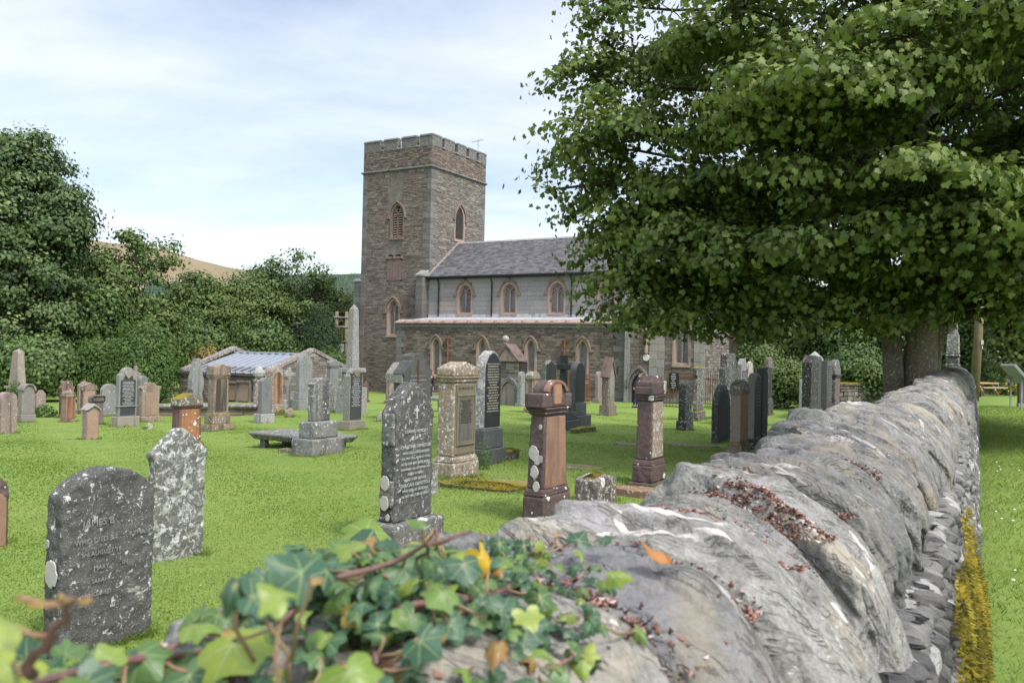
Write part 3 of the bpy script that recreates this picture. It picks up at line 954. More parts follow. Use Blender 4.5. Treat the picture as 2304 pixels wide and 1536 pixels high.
while z < 3.2:
    h = min(rs.uniform(.30, .5), 3.27 - z); a = .62 if i % 2 else .36
    mb.box(AX0 - .028, AX0 + a, AY - .03, AY + (.36 if i % 2 else .6), z + .006, z + h - .006, rs.random())
    mq.box(AX1 - a * 1.3, AX1 + .002, AY - .03, AY + .2, z + .006, z + h - .006, rs.random())
    z += h; i += 1
for q in (mb, mq): q.build('corner_stone', mq_mat, church, bevel=.012)
mb = MB()
x = AX0 - .05
while x < AX1:
    L = min(rs.uniform(.8, 1.2), AX1 - x)
    mb.box(x + .004, x + L - .004, AY - .06, AY + .35, 3.282, 3.50, rs.random()); x += L
mb.build('wall_head_course', M['dressing'], church, bevel=.01)
mb = MB(); x = AX0 - .12
while x < AX1 - .2:
    L = min(.95, AX1 + .02 - x)
    mb.add([(x+.01,AY-.17,3.503),(x+L-.03,AY-.17,3.503),(x+L-.03,AY+.4,3.503),(x+.01,AY+.4,3.503),(x+.01,AY-.17,3.60),(x+L-.03,AY-.17,3.60),(x+L-.03,AY+.4,3.80),(x+.01,AY+.4,3.80)], [(3,2,1,0),(4,5,6,7),(0,1,5,4),(1,2,6,5),(2,3,7,6),(3,0,4,7)], rs.random())
    mb.box(x + L - .11, x + L - .02, AY - .19, AY + .3, 3.505, 3.70, .9)
    x += L
mb.build('coping', M['coping'], church, bevel=.014)
mb = MB()
mb.add([(AX0, AY + .4, 3.72), (AX1, AY + .4, 3.72), (AX1, -.03, 4.02), (AX0 + .3, -.03, 4.02)], [(0, 1, 2, 3)])
ar = mb.build('aisle_roof', M['flashing'], church)
mb = MB(); x = .06
while x < AX1:
    L = rs.uniform(.35, .7); mb.box(x, min(x + L, AX1), -.06, -.0285, 3.95, 4.24 + rs.uniform(-.03, .03), rs.random()); x += L - .01
mb.build('flashing', M['flashing'], ar)
for x, zt in ((3.82, 2.62), (11.85, 2.60)):
    mb = MB()
    mb.tube([(x, AY - .1, zt - .35), (x, AY - .1, -1.0)], .052, 8)
    mb.lathe([(.05, zt - .45), (.07, zt - .30), (.085, zt - .22), (.15, zt - .05), (.17, zt), (.13, zt + .01)], x, AY - .13, 12)
    for z in (1.6, .7): mb.tube([(x, AY - .1, z), (x, AY - .1, z + .08)], .072, 8)
    o = mb.build('downpipe', M['red_iron'], church); o['label'] = 'red painted downpipe with hopper head'
mb = MB(); mb.box(AX0 + .2, AX1, AY - .16, AY - .035, GZ0, -.78); mb.build('base_course', M['dressing_pale'], church, bevel=.03)

# --- transept with the porch door
PX0, PX1, PY = 15.62, 20.05, -3.35
ap = (PX0 + PX1) / 2
def tgable(z):
    if z is None: return [(PX0, GZ0), (PX1, GZ0), (PX1, 4.1), (ap, 5.35), (PX0, 4.1)]
    if z < 4.1: return PX0, PX1
    q = (z - 4.1) / 1.25; return PX0 + q * (ap - PX0), PX1 - q * (PX1 - ap)
th = [(18.82, .74 + .26, 1.45 - .1, 3.0, 3.75 + .13), (16.5, .9, -2.0, .1, .88)]
masonry(church, 'transept_wall', M['rubble_transept'] if 'rubble_transept' in M else M['rubble'], M['mortar'], PX0, PX1, GZ0, 5.3, south_fn(PY), th, gable=tgable, course=(.10, .24), length=(.2, .6), seed=15)
masonry(church, 'transept_wall', M['rubble_east'], M['mortar'], PY, 1.0, GZ0, 4.1, east_fn(PX1), [], seed=16)
mb = MB(); mb.box(PX0 + .02, PX1 - .05, PY + .35, 0, GZ0, 4.05); mb.prism([(PX0, 4.05), (PX1, 4.05), (ap, 5.3)], PY + .35, 3); mb.build('transept_core', M['mortar_dark'], church)
window(church, 18.82, .74, 1.45, 3.0, 3.75, PY, lights=2, frame=.13)
def tall_quoins(x0, x1, z1):
    mb = MB(); z = GZ0
    while z < z1:
        h = min(rs.uniform(.35, .55), z1 - z); mid = rs.uniform(.4, .6) * (x1 - x0) + x0
        mb.box(x0, mid - .005, PY - .05, PY - .021, z + .006, z + h - .006, rs.random())
        mb.box(mid + .005, x1, PY - .05, PY - .021, z + .006, z + h - .006, rs.random()); z += h
    mb.build('pilaster', M['ashlar'], church, bevel=.01)
tall_quoins(17.05, 17.9, 3.3); tall_quoins(19.5, 20.08, 3.9); tall_quoins(15.64, 15.95, 3.3)
# gable copes, finial
for sg in (-1, 1):
    mb = MB()
    e = PX0 if sg < 0 else PX1
    mb.prism([(e - sg * -.12, 4.02), (e - sg * -.12, 4.17), (ap, 5.52), (ap, 5.37)][::(-1 if sg > 0 else 1)], PY - .07, PY + .3)
    mb.build('gable_coping', M['coping'], church)
mb = MB(); mb.lathe([(.13, 5.4), (.13, 5.6), (.07, 5.65), (.06, 5.85), (.16, 5.95), (.16, 6.02), (.02, 6.25)], ap, PY + .1, 8); mb.build('finial', M['red_iron'], church)
# pointed doorway
n = 9
mb = MB(); mb.ring(arch(1.16, GZ0, .1, 1.12, n)[2:], arch(.9, GZ0, .1, .86, n)[2:], -.06, .2, closed=False)
mb.ring(arch(1.40, GZ0, .1, 1.30, n)[2:], arch(1.17, GZ0, .1, 1.13, n)[2:], -.16, .05, closed=False)
mb.box(-.58, -.45, -.06, .2, GZ0, .1); mb.box(.45, .58, -.06, .2, GZ0, .1)
mb.v = [(x + 16.5, y + PY, z) for x, y, z in mb.v]
door = mb.build('doorway', M['dressing'], church, bevel=.01)
mb = MB(); mb.prism(arch(.9, GZ0, .1, .86, n), .12, .16); mb.v = [(x + 16.5, y + PY, z) for x, y, z in mb.v]; mb.build('door', plain('door_dark', (.03, .018, .014), .6), door)
mb = MB(); mb.lathe([(.001, -.05), (.17, -.05), (.19, -.02), (.19, .0)], 0, 0, 16); mb.v = [(x + 16.9, PY - .06 + z, y + 1.72) for x, y, z in mb.v]
mb.build('round_lamp', plain('lamp_glass', (.62, .62, .6), .3), church)
mb = MB(); mb.lathe([(.09, 1.9), (.12, 2.0), (.12, 3.0), (.07, 3.1), (.10, 3.2), (.02, 3.6)], 16.9, PY - .08, 8); mb.build('colonnette', M['freestone'], church)
# aerial on the tower
mb = MB(); mb.tube([(-.25, 6.0, 15.5), (-.25, 6.0, 17.35)], .022, 6); mb.tube([(-.75, 5.95, 17.2), (.15, 6.05, 17.32)], .015, 5)
for i in range(5): mb.tube([(-.7 + i * .18, 5.72, 17.2 + i * .025), (-.7 + i * .18, 6.25, 17.2 + i * .025)], .010, 5)
mb.tube([(-.25, 5.8, 16.95), (-.25, 6.3, 16.95)], .010, 5)
mb.build('aerial', M['steel'], church)
# notice board beside the window
mb = MB(); mb.box(18.20, 18.74, PY - .10, PY - .055, .06, .97)
bd = mb.build('notice_board', M['black_paint'], church, bevel=.01)
mb = MB()
for r_, (a, b) in enumerate(((.30, .62), (.22, .72), (.25, .70), (.32, .6), (.2, .66), (.26, .72), (.3, .66))):
    x = 18.20 + .54 * a
    while x < 18.20 + .54 * b:
        w = rs.uniform(.02, .05); mb.box(x, x + w, PY - .106, PY - .1005, .86 - r_ * .115, .915 - r_ * .115); x += w + .012
mb.build('lettering', M['letters_white'], bd)
# ------------------------------------------------------------------ the dry stone boundary wall
rng = np.random.default_rng(5)
rw = random.Random(31)
WALL_LEN = 25.0
LW0, LW1 = -.66, -.135
def wall_top(s):
    return 1.63 + .10 * smooth(8, 24, s) + .02 * math.sin(s * 1.7 + .6)
wall = empty('boundary_wall', wall_pt(0, -.35, .2))
tag(wall, 'grey dry stone boundary wall with large rounded capstones running away beside the graves', 'wall')
k = NT('capstone')
v = k.coords()
vs = k.coords((5.2, 2.0, 2.6), (R_(6), R_(-8), R_(9)))
lay = k.noise(vs, 1.2, 8, .66, .25)
big = k.noise(v, 3.2, 5, .6, .6); mid = k.noise(v, 21, 7, .72); fin_ = k.noise(v, 120, 4, .78)
c = k.mix(k.ramp(big, [(.34, 0.0), (.66, 1.0)]), (.215, .213, .20), (.30, .292, .272))
c = k.mix(k.ramp(lay, [(.26, .6), (.42, 0.0)]), c, (.135, .13, .122))
c = k.mix(k.ramp(lay, [(.58, 0.0), (.76, .4)]), c, (.40, .39, .37))
c = k.mix(k.ramp(k.noise(v, 5.5, 6, .65, .6), [(.56, 0.0), (.72, .6)]), c, (.34, .29, .21))
c = k.mix(.8, c, k.ramp(mid, [(.28, .36), (.70, 1.25)]), 'MULTIPLY')
c = k.mix(.8, c, k.ramp(fin_, [(.28, .36), (.70, 1.25)]), 'MULTIPLY')
um = up_mask(k, .25, .7)
ln = k.noise(k.coords((2.2, 1.0, 1.5)), 3.4, 3, .5, 1.8)
c = k.mix(k.math('MULTIPLY', um, k.ramp(ln, [(.635, 0.0), (.648, .92)])), c, (.52, .485, .46))
ln = k.noise(v, 15, 8, .7, .5)
c = k.mix(k.ramp(ln, [(.64, 0.0), (.67, .8)]), c, (.43, .41, .37))
c = k.mix(k.ramp(k.noise(v, 33, 4, .7), [(.66, 0.0), (.72, .8)]), c, (.06, .058, .055))
c = k.mix(k.ramp(k.noise(v, 2.6, 5, .7, .8), [(.50, 0.0), (.66, .55)]), c, (.36, .30, .20))
c = k.mix(k.ramp(k.noise(v, 3.7, 5, .7, .8), [(.54, 0.0), (.66, .5)]), c, (.29, .275, .29))
c = k.mix(k.ramp(k.noise(v, 9, 6, .7, .5), [(.58, 0.0), (.68, .55)]), c, (.13, .125, .115))
c = k.mix(k.ramp(k.noise(v, 12, 6, .75, .5), [(.64, 0.0), (.69, .5)]), c, (.42, .28, .22))
oi = k.n('ShaderNodeObjectInfo')
c = k.mix(.8, c, k.ramp(oi.outputs['Random'], [(0, (.62, .63, .64)), (.5, (1, .97, .92)), (1, (1.2, 1.18, 1.12))]), 'MULTIPLY')
c = k.mix(k.ramp(k.noise(v, 7, 6, .7), [(.69, 0.0), (.75, .7)]), c, (.11, .10, .03))
cr = k.noise(vs, 1.1, 5, .7, 1.2)
crack = k.ramp(cr, [(.488, 0.0), (.498, 1.0), (.504, 1.0), (.514, 0.0)])
c = k.mix(k.math('MULTIPLY', crack, .35), c, (.035, .033, .03))
h = k.math('ADD', k.math('MULTIPLY', lay, .55), k.math('ADD', k.math('MULTIPLY', mid, .6), k.math('MULTIPLY', fin_, .25)))
h = k.math('SUBTRACT', h, k.math('MULTIPLY', crack, .2))
M['capstone'] = k.fin(c, .9, k.bump(h, .022, .9), .25)
M['facing'] = None
k = NT('facing_slate')
v = k.coords(jitter=False)
c = k.ramp(k.attr(), [(0, (.085, .08, .076)), (.25, (.155, .148, .138)), (.5, (.235, .222, .20)), (.72, (.175, .172, .165)), (.86, (.31, .30, .275)), (1, (.58, .56, .53))])
c = k.mix(.6, c, k.ramp(k.noise(v, 26, 6, .7), [(.2, .3), (.75, 1.2)]), 'MULTIPLY')
c = k.mix(k.ramp(k.noise(v, 11, 9, .75, .6), [(.62, 0.0), (.65, .9)]), c, (.5, .49, .46))
c = k.mix(k.ramp(k.noise(v, 5, 6, .7), [(.66, 0.0), (.74, .6)]), c, (.16, .10, .05))
M['facing'] = k.fin(c, .85, k.bump(k.noise(v, 45, 6, .75), .02, .9), .3)

def rounded_block(L, W, H, n, p=4.0):
    """cube sphere pushed towards a box: gives a stone with soft corners"""
    t = np.linspace(-1, 1, n + 1)
    A, B = np.meshgrid(t, t)
    Vs, Fs = [], []
    ii = np.arange((n + 1) ** 2).reshape(n + 1, n + 1)
    for ax in range(3):
        for sg in (-1, 1):
            P = np.zeros(((n + 1) ** 2, 3))
            P[:, ax] = sg; P[:, (ax + 1) % 3] = A.ravel(); P[:, (ax + 2) % 3] = B.ravel()
            b = len(Vs) * (n + 1) ** 2
            f = np.stack([ii[:-1, :-1].ravel(), ii[:-1, 1:].ravel(), ii[1:, 1:].ravel(), ii[1:, :-1].ravel()], 1)
            Fs.append((f if sg > 0 else f[:, ::-1]) + b); Vs.append(P)
    P = np.vstack(Vs)
    r = (np.abs(P) ** p).sum(1) ** (1 / p)
    P = P / r[:, None]
    return P * np.array([L / 2, W / 2, H / 2]), np.vstack(Fs)
caps_V, caps_F, off = [], [], 0
gaps = []
# lengths along the wall of the successive caps, nearest first
lens = [.34, .36, .22, .30, .34, .26, .62, .50, .40, .55, .48, .6, .45, .7, .5, .55, .65, .5, .6, .7, .55, .6, .5, .7, .6, .5, .65, .6, .7, .6, .6, .7, .6, .6, .7, .6, .6, .7, .6, .7, .6, .6, .7]
s = .12
for i, L in enumerate(lens):
    if s > WALL_LEN: break
    near = s < 5.5
    n = 96 if s < 2.6 else (56 if s < 5.5 else 26)
    sk = rw.uniform(-.05, .10)
    W = (LW1 - LW0) * rw.uniform(.98, 1.16); H = rw.uniform(.28, .36)
    V, F = rounded_block(L * rw.uniform(.955, .99), W, H, n, 7.5 if near else 6.0)
    sd = 100 + i * 7
    # broken faces: flat facets struck off the block at random angles
    for q_ in range(22):
        nr_ = np.array([rw.gauss(0, 1.0), rw.gauss(0, .8), rw.gauss(.15, .7)]); nr_ /= np.linalg.norm(nr_)
        if nr_[2] > .62: continue
        h_ = V @ nr_; dmax = h_.max() * rw.uniform(.80, .95)
        V = V - np.clip(h_ - dmax, 0, None)[:, None] * nr_ * .92
    # foliated schist: layers run across the stone and dip to the outer side
    q = V.copy()
    Q = np.stack([q[:, 0] * 9.0 + q[:, 1] * 2.2, q[:, 1] * 2.0, q[:, 2] * 7.0], 1)
    n0 = fbm(V * 4.2 + i * 3.1, sd, 3); n1 = fbm(Q + i, sd + 3, 4); n2 = fbm(V * 26 + i, sd + 9, 3)
    N = V / np.array([L / 2, W / 2, H / 2]); N = np.sign(N) * np.abs(N) ** 2.5; N /= np.linalg.norm(N, axis=1)[:, None] + 1e-6
    ridge_ = 1 - np.abs(fbm(Q * .6 + 9, sd + 5, 2))
    V = V + N * (.026 * n0 + .007 * n1 + .006 * n2 + .010 * (ridge_ - .6) - .006 * np.clip(fbm(Q * 1.7 + 4, sd + 21, 2) - .25, 0, 1))[:, None]
    # split along the bedding: ledges of uneven height running across the stone
    cc = V[:, 0] * rw.uniform(4.5, 9) + V[:, 1] * rw.uniform(-1.5, 2.5) + V[:, 2] * rw.uniform(-3, 3) + .9 * n0 + sd
    fl_ = np.floor(cc); fr_ = cc - fl_
    amp = _h(fl_.astype(np.int64), fl_.astype(np.int64) * 0, fl_.astype(np.int64) * 0, sd)
    sharp = smooth(.0, .10, fr_) * (1 - smooth(.86, 1.0, fr_))
    V = V + N * ((amp - .55) * .026 * sharp - .008 * (1 - sharp))[:, None]
    # the outer side rolls over and down, the stones lie askew across the wall
    lat = V[:, 1]; t = np.clip((lat + .05) / (W / 2), 0, 1.3)
    V[:, 2] -= .15 * t ** 2.2
    V[:, 0] += sk * lat / W * 1.2 - .05 * t
    tilt = rw.uniform(-.10, .10); V[:, 2] += V[:, 0] * tilt + lat * rw.uniform(-.05, .03)
    zt = wall_top(s + L / 2) + rw.uniform(-.022, .02) - H / 2
    cs, lc = s + L / 2, (LW0 + LW1) / 2 + rw.uniform(-.035, .03)
    # local frame: x along wall, y outward (WN), so mirror keeps handedness by flipping faces
    o = link('capstone', np_mesh('capstone', V * np.array([1, -1, 1]), F[:, ::-1]), M['capstone'], wall, smooth_=True)
    pos = wall_pt(cs, lc, zt) - wall.location
    o.location = pos; o.rotation_euler = (0, 0, math.pi / 2 - WA)
    Wd = np.array(WD); Wn = np.array(WN)
    Vw = np.array(wall_pt(cs, lc, zt)) + V[:, :1] * Wd + V[:, 1:2] * Wn + V[:, 2:3] * np.array([0, 0, 1.0])
    if s < 6:
        caps_V.append(Vw); caps_F.append(F + off); off += len(Vw)
    gaps.append((s, sk, W))
    s += L + (.014 if near else .006)
END_S = s
# core and the faces of small split slates
mb = MB()
n = 60
for a in range(n):
    s0, s1 = .05 + (END_S - .05) * a / n, .05 + (END_S - .05) * (a + 1) / n
    z0, z1 = -.4, wall_top((s0 + s1) / 2) - .34
    vs = []
    for s_ in (s0, s1):
        vs += [wall_pt(s_, LW0 - .08, z0), wall_pt(s_, .03, z0), wall_pt(s_, -.15, z1), wall_pt(s_, LW0 + .04, z1)]
    vs = [q - wall.location for q in vs]
    mb.add(vs, [(0, 1, 5, 4), (1, 2, 6, 5), (2, 3, 7, 6), (3, 0, 4, 7)])
mb.add([wall_pt(END_S, LW0 - .08, -.4) - wall.location, wall_pt(END_S, .03, -.4) - wall.location, wall_pt(END_S, -.13, wall_top(END_S) - .17) - wall.location, wall_pt(END_S, LW0 + .04, wall_top(END_S) - .17) - wall.location], [(0, 1, 2, 3)])
mb.build('core', M['mortar_dark'], wall)
def facing(side, name):
    """rubble face: small split stones of uneven height with open joints, as one finely modelled sheet"""
    Vs, Fs, Rs, off_ = [], [], [], 0
    for (sa, sb, ds, dz) in ((.10, 3.2, .009, .0085), (3.2, 8.0, .02, .016), (8.0, END_S, .05, .035)):
        if side < 0: ds, dz = ds * 4, dz * 4
        z0 = .40 if side > 0 else -.35
        ss = np.arange(sa, sb + ds * .99, ds); zs_ = np.arange(z0, 1.53, dz)
        S_, Z_ = np.meshgrid(ss, zs_); s_, z_ = S_.ravel(), Z_.ravel()
        big = 1.0 if sa < 3 else (1.2 if sa < 8 else 1.6)
        wob = np.stack([s_ * 5, z_ * 9, s_ * 0], 1)
        us = s_ / (.095 * big) + .35 * vnoise(wob, 3); uz = z_ / (.046 * big) + .40 * vnoise(wob + 9, 4) + .5 * vnoise(wob * .3, 8)
        ci, cj = np.floor(us).astype(np.int64), np.floor(uz).astype(np.int64)
        d1 = np.full(len(s_), 9.0); d2 = d1.copy(); idc = np.zeros((len(s_), 2), np.int64); off2 = np.zeros((len(s_), 2))
        for di in (-1, 0, 1, 2):
            for dj in (-1, 0, 1):
                a_, b_ = ci + di, cj + dj
                px_ = a_ + .5 * (b_ % 2) + .15 + .7 * _h(a_, b_, b_ * 0, 11); pz_ = b_ + .2 + .6 * _h(a_, b_, b_ * 0, 12)
                ex, ez = us - px_, uz - pz_
                d_ = np.maximum(np.abs(ex) * 1.0, np.abs(ez) * 1.0) * .7 + .45 * np.hypot(ex, ez)
                n_ = d_ < d1
                d2 = np.where(n_, d1, np.minimum(d2, d_)); idc[n_, 0] = a_[n_]; idc[n_, 1] = b_[n_]; off2[n_, 0] = ex[n_]; off2[n_, 1] = ez[n_]
                d1 = np.where(n_, d_, d1)
        zr = idc[:, 0] * 0
        hh = _h(idc[:, 0], idc[:, 1], zr, 21); t1 = _h(idc[:, 0], idc[:, 1], zr, 22) - .5; t2 = _h(idc[:, 0], idc[:, 1], zr, 23) - .5
        joint = smooth(.03, .22, d2 - d1)
        P3 = np.stack([s_, z_, s_ * 0], 1)
        out = -.035 + joint * (.012 + .042 * hh ** 1.4) + joint * (t1 * off2[:, 0] * .022 + t2 * off2[:, 1] * .022) + .007 * fbm(P3 * np.array([22, 40, 1]), 31, 3) + .014 * fbm(P3 * 2.2, 35, 2)
        f_ = (z_ - .45) / 1.1
        lat = (.045 - .145 * f_) if side > 0 else (LW0 - .09 + .10 * f_)
        top = np.array([wall_top(q) - .03 for q in ss])
        over = np.clip((Z_ - (top[None, :] - .31)) / .07, 0, 1).ravel()
        lat = lat + side * (out - .10 * over)
        z_ = np.minimum(z_, np.tile(top, len(zs_)) - .29)
        V = s_[:, None] * np.array(WD) + lat[:, None] * np.array(WN) + z_[:, None] * np.array([0, 0, 1.0]) - np.array(wall.location)
        nx_ = len(ss); ii = np.arange(len(s_)).reshape(len(zs_), nx_)
        F = np.stack([ii[:-1, :-1].ravel(), ii[:-1, 1:].ravel(), ii[1:, 1:].ravel(), ii[1:, :-1].ravel()], 1)
        if side < 0: pass
        else: F = F[:, ::-1] if False else F
        rnd = _h(idc[:, 0], idc[:, 1], zr, 41) * (.55 + .45 * joint)
        Vs.append(V); Fs.append(F + off_); Rs.append(rnd[F[:, 0]]); off_ += len(V)
    return link(name, np_mesh(name, np.vstack(Vs), np.vstack(Fs), np.concatenate(Rs)), M['facing'], wall)
facing(1, 'stone_facing'); facing(-1, 'stone_facing')
bvh = BVHTree.FromPolygons([tuple(q) for q in np.vstack(caps_V)], [tuple(int(a) for a in f) for f in np.vstack(caps_F)])
def wall_z(s, lat, default=None):
    p = wall_pt(s, lat, 3)
    h_ = bvh.ray_cast(p, Vector((0, 0, -1)))
    return h_[0].z if h_[0] is not None else default

# red brown leaf litter lying in the joints between the caps
mb = MB()
for gi, (s0, sk, W) in enumerate(gaps[:9]):
    if gi == 0: continue
    nfl = [0, 1600, 1500, 2800, 2400, 3000, 2400, 1200, 700][gi]
    for q in range(nfl):
        lat = rw.uniform(LW0 + .02, -.30) if rw.random() < .9 else rw.uniform(-.32, -.24)
        if math.sin(lat * 21 + gi * 2.0) + math.sin(lat * 9 + gi) < -.8 and rw.random() < .8: continue
        ss = s0 + .006 + sk * (lat + .38) / W * 1.2 + rw.gauss(-.004, .020)
        z = wall_z(ss, lat)
        if z is None or z > wall_top(ss) + .012 and rw.random() < .6: continue
        r = rw.uniform(.0022, .0068)
        p = wall_pt(ss, lat, max(z, wall_top(ss) - .075) + .002 + r * .4)
        a = rw.uniform(0, 6.28); ex = Vector((math.cos(a), math.sin(a), rw.uniform(-.7, .7))).normalized()
        ey = ex.cross(Vector((rw.uniform(-.6, .6), rw.uniform(-.6, .6), 1))).normalized()
        up = ex.cross(ey) * r * .5
        mb.add([p - ex * r, p - ey * r * .6 + up, p + ex * r, p + ey * r * .6 + up], [(0, 1, 2), (0, 2, 3)], rw.random())
for q in range(2600):
    ss, lat = rw.uniform(.5, 4.5), rw.uniform(LW0 + .02, -.24)
    if vnoise(np.array([[ss * 7, lat * 9, 2.0]]), 6)[0] < .32: continue
    z = wall_z(ss, lat)
    if z is None or z > wall_top(ss) + .0: continue
    r = rw.uniform(.002, .0055); p = wall_pt(ss, lat, z + .002); a = rw.uniform(0, 6.28)
    ex = Vector((math.cos(a), math.sin(a), rw.uniform(-.4, .4))).normalized(); ey = ex.cross(Vector((rw.uniform(-.4, .4), rw.uniform(-.4, .4), 1))).normalized()
    mb.add([p - ex * r, p - ey * r * .6, p + ex * r, p + ey * r * .6], [(0, 1, 2), (0, 2, 3)], rw.random())
o = mb.build('leaf_litter', leaf_mat('litter', [(0, (.035, .02, .016)), (.35, (.115, .052, .036)), (.65, (.23, .105, .075)), (.85, (.32, .20, .165)), (1, (.48, .42, .39))], .85, .05, .15, (.3, .1, .05)))
tag(o, 'red brown leaf litter filling the joints between the capstones', 'leaf litter', kind='stuff')
mb = MB()
for gi, (s0, sk, W) in enumerate(gaps[:9]):
    if gi == 0: continue
    pts = []
    for i in range(12):
        lat = LW0 + .08 + (.30) * i / 11
        ss = s0 + .006 + sk * (lat + .38) / W * 1.2
        pts.append((ss, lat, wall_top(ss) - .10 - .13 * max(0, (lat + .40) / .28) ** 2))
    vs = [wall_pt(a - .045, b, c_ - .01) for a, b, c_ in pts] + [wall_pt(a, b, c_ + .004) for a, b, c_ in pts] + [wall_pt(a + .045, b, c_ - .01) for a, b, c_ in pts]
    mb.add([q - wall.location for q in vs], [(i, i + 1, 13 + i, 12 + i) for i in range(11)] + [(12 + i, 13 + i, 25 + i, 24 + i) for i in range(11)])
mb.build('joint_filling', plain('earth', (.10, .06, .045), .95, .1, var=.5, scale=40, bump=.01, bscale=160), wall)

# yellow moss hanging on the outer face
def moss_cushion(name, label, pts, n, r, parent=None, tone=.48, up=False):
    mb = MB()
    for i in range(n):
        p = pts(i)
        if p is None: continue
        p, nr = p
        for q in range(3):
            a = Vector((rw.gauss(0, 1), rw.gauss(0, 1), rw.gauss(0, 1) + (.8 if up else -.4))).normalized()
            a = (a + nr * .9).normalized(); L = rw.uniform(.6, 1.4) * r
            b = a.orthogonal().normalized() * r * .22
            mb.add([p - b, p + b, p + a * L], [(0, 1, 2)], min(1, max(0, tone + .75 * float(vnoise(np.array([[p.x * 9, p.y * 9, p.z * 11]]), 3)[0]) + rw.gauss(0, .16))))
    return mb.build(name, M['moss'], parent)
M['moss'] = leaf_mat('moss', [(0, (.035, .032, .008)), (.25, (.075, .075, .014)), (.5, (.15, .115, .014)), (.8, (.23, .175, .02)), (1, (.32, .26, .045))], .9, .2, .1, (.4, .35, .02))
def mpt(i):
    s_ = rw.uniform(1.75, 4.2); z = rw.uniform(.86, 1.36)
    edge = vnoise(np.array([[s_ * 3.2, z * 6.0, 1.0]]), 9)[0] * .42 + vnoise(np.array([[s_ * 9, z * 15.0, 4.0]]), 9)[0] * .34
    if abs((z - 1.10 + (s_ - 2.9) * .10) / .27) ** 2 + abs((s_ - 2.9) / 1.25) ** 2 + edge * 2 > 1: return None
    f = (z - .45) / 1.1
    return wall_pt(s_, .055 - .165 * f + .045 + rw.uniform(-.01, .02), z), WN
o = moss_cushion('moss', '', mpt, 7500, .014)
tag(o, 'bright yellow moss sheet clinging to the outer face of the boundary wall', 'moss')

# ------------------------------------------------------------------ ivy on the near end of the wall
ivy = empty('ivy', wall_pt(.6, -.45, 1.62))
tag(ivy, 'green ivy with reddish stems trailing over the near capstones', 'ivy')
def uv_leaf_mat(name, stops, vein, trans=.25, rough=.42):
    k = NT(name)
    r = k.attr()
    c = k.ramp(r, stops)
    uvn = k.n('ShaderNodeUVMap'); sx = k.n('ShaderNodeSeparateXYZ'); k.l(uvn.outputs[0], sx.inputs[0])
    X, Y = sx.outputs[0], sx.outputs[1]
    vein_d = None
    for ang, w in ((90, 1.0), (38, .85), (142, .85), (-12, .7), (192, .7)):
        ca, sa = math.cos(R_(ang)), math.sin(R_(ang))
        along = k.math('ADD', k.math('MULTIPLY', X, ca), k.math('MULTIPLY', Y, sa))
        across = k.math('ABSOLUTE', k.math('SUBTRACT', k.math('MULTIPLY', X, sa), k.math('MULTIPLY', Y, ca)))
        q = k.math('ADD', across, k.math('MULTIPLY', k.math('LESS_THAN', along, 0.0), 9.0))
        q = k.math('SUBTRACT', q, k.math('MULTIPLY', k.math('SUBTRACT', 1.0, along), .018))
        vein_d = q if vein_d is None else k.math('MINIMUM', vein_d, q)
    vm = k.ramp(vein_d, [(.0, .62), (.022, 0.0)])
    v = k.coords(jitter=False)
    c = k.mix(k.ramp(k.noise(v, 60, 5, .7), [(.3, 0.0), (.7, .55)]), c, k.mix(.5, c, (.02, .03, .02)))
    c = k.mix(k.ramp(k.noise(v, 22, 4, .7), [(.62, 0.0), (.72, .65)]), c, (.20, .085, .025))
    c = k.mix(vm, c, vein)
    k.fin(c, rough, k.bump(k.math('ADD', k.math('MULTIPLY', vm, -.5), k.noise(v, 90, 3)), .002, .7), .45)
    tr = k.n('ShaderNodeBsdfTranslucent'); k.l(k.mix(.5, c, (.25, .32, .03)), tr.inputs[0])
    mx = k.n('ShaderNodeMixShader'); mx.inputs[0].default_value = trans
    k.l(k.p.outputs[0], mx.inputs[1]); k.l(tr.outputs[0], mx.inputs[2]); k.l(mx.outputs[0], k.out.inputs[0])
    return k.m
M['ivy_leaf'] = uv_leaf_mat('ivy_leaf', [(0, (.028, .075, .042)), (.35, (.045, .115, .060)), (.55, (.085, .165, .045)), (.75, (.17, .255, .035)), (.92, (.30, .34, .05)), (1, (.30, .15, .04))], (.26, .33, .13))
M['yellow_leaf'] = uv_leaf_mat('yellow_leaf', [(0, (.62, .40, .03)), (1, (.62, .40, .03))], (.6, .42, .08))
# five lobed outline, base of the stalk at the origin, tip along +Y
half = [(0, -.02), (.14, -.20), (.36, -.28), (.58, -.22), (.68, -.06), (.60, .10), (.58, .20), (.72, .32), (.76, .46), (.62, .52), (.44, .57), (.30, .72), (.13, .94), (0, 1.04)]
IVY_OUT = np.array(half + [(-x, y) for x, y in half[-2:0:-1]])
def leaf_geo(outline, rings=(0, .35, .7, 1.0), cup=.12, fold=.18, droop=.2, seed=0, lobe=1.0):
    r = random.Random(seed)
    n = len(outline); V = [(0, .12, 0)]; UV = [(0, .12 - .12)]
    O = outline.copy(); O[:, 1] *= 1.0
    for q in rings[1:]:
        for x, y in O:
            X, Y = x * q, .12 * (1 - q) + y * q
            z = cup * (X * X + (Y - .3) ** 2) - fold * (1 - abs(X)) * 0 - droop * max(Y - .25, 0) ** 2 - fold * abs(X) ** 1.5 + .05 * math.sin(5 * X + seed) * q + .04 * math.sin(6 * Y + seed * 2) * q
            V.append((X, Y, z)); UV.append((X, Y - .1))
    F = []
    for i in range(n):
        j = (i + 1) % n
        F.append((0, 1 + i, 1 + j, 1 + j))
        for q in range(len(rings) - 2):
            a = 1 + q * n
            F.append((a + i, a + n + i, a + n + j, a + j))
    return np.array(V), F, np.array(UV)
ivyV, ivyF, ivyU, ivyR = [], [], [], []
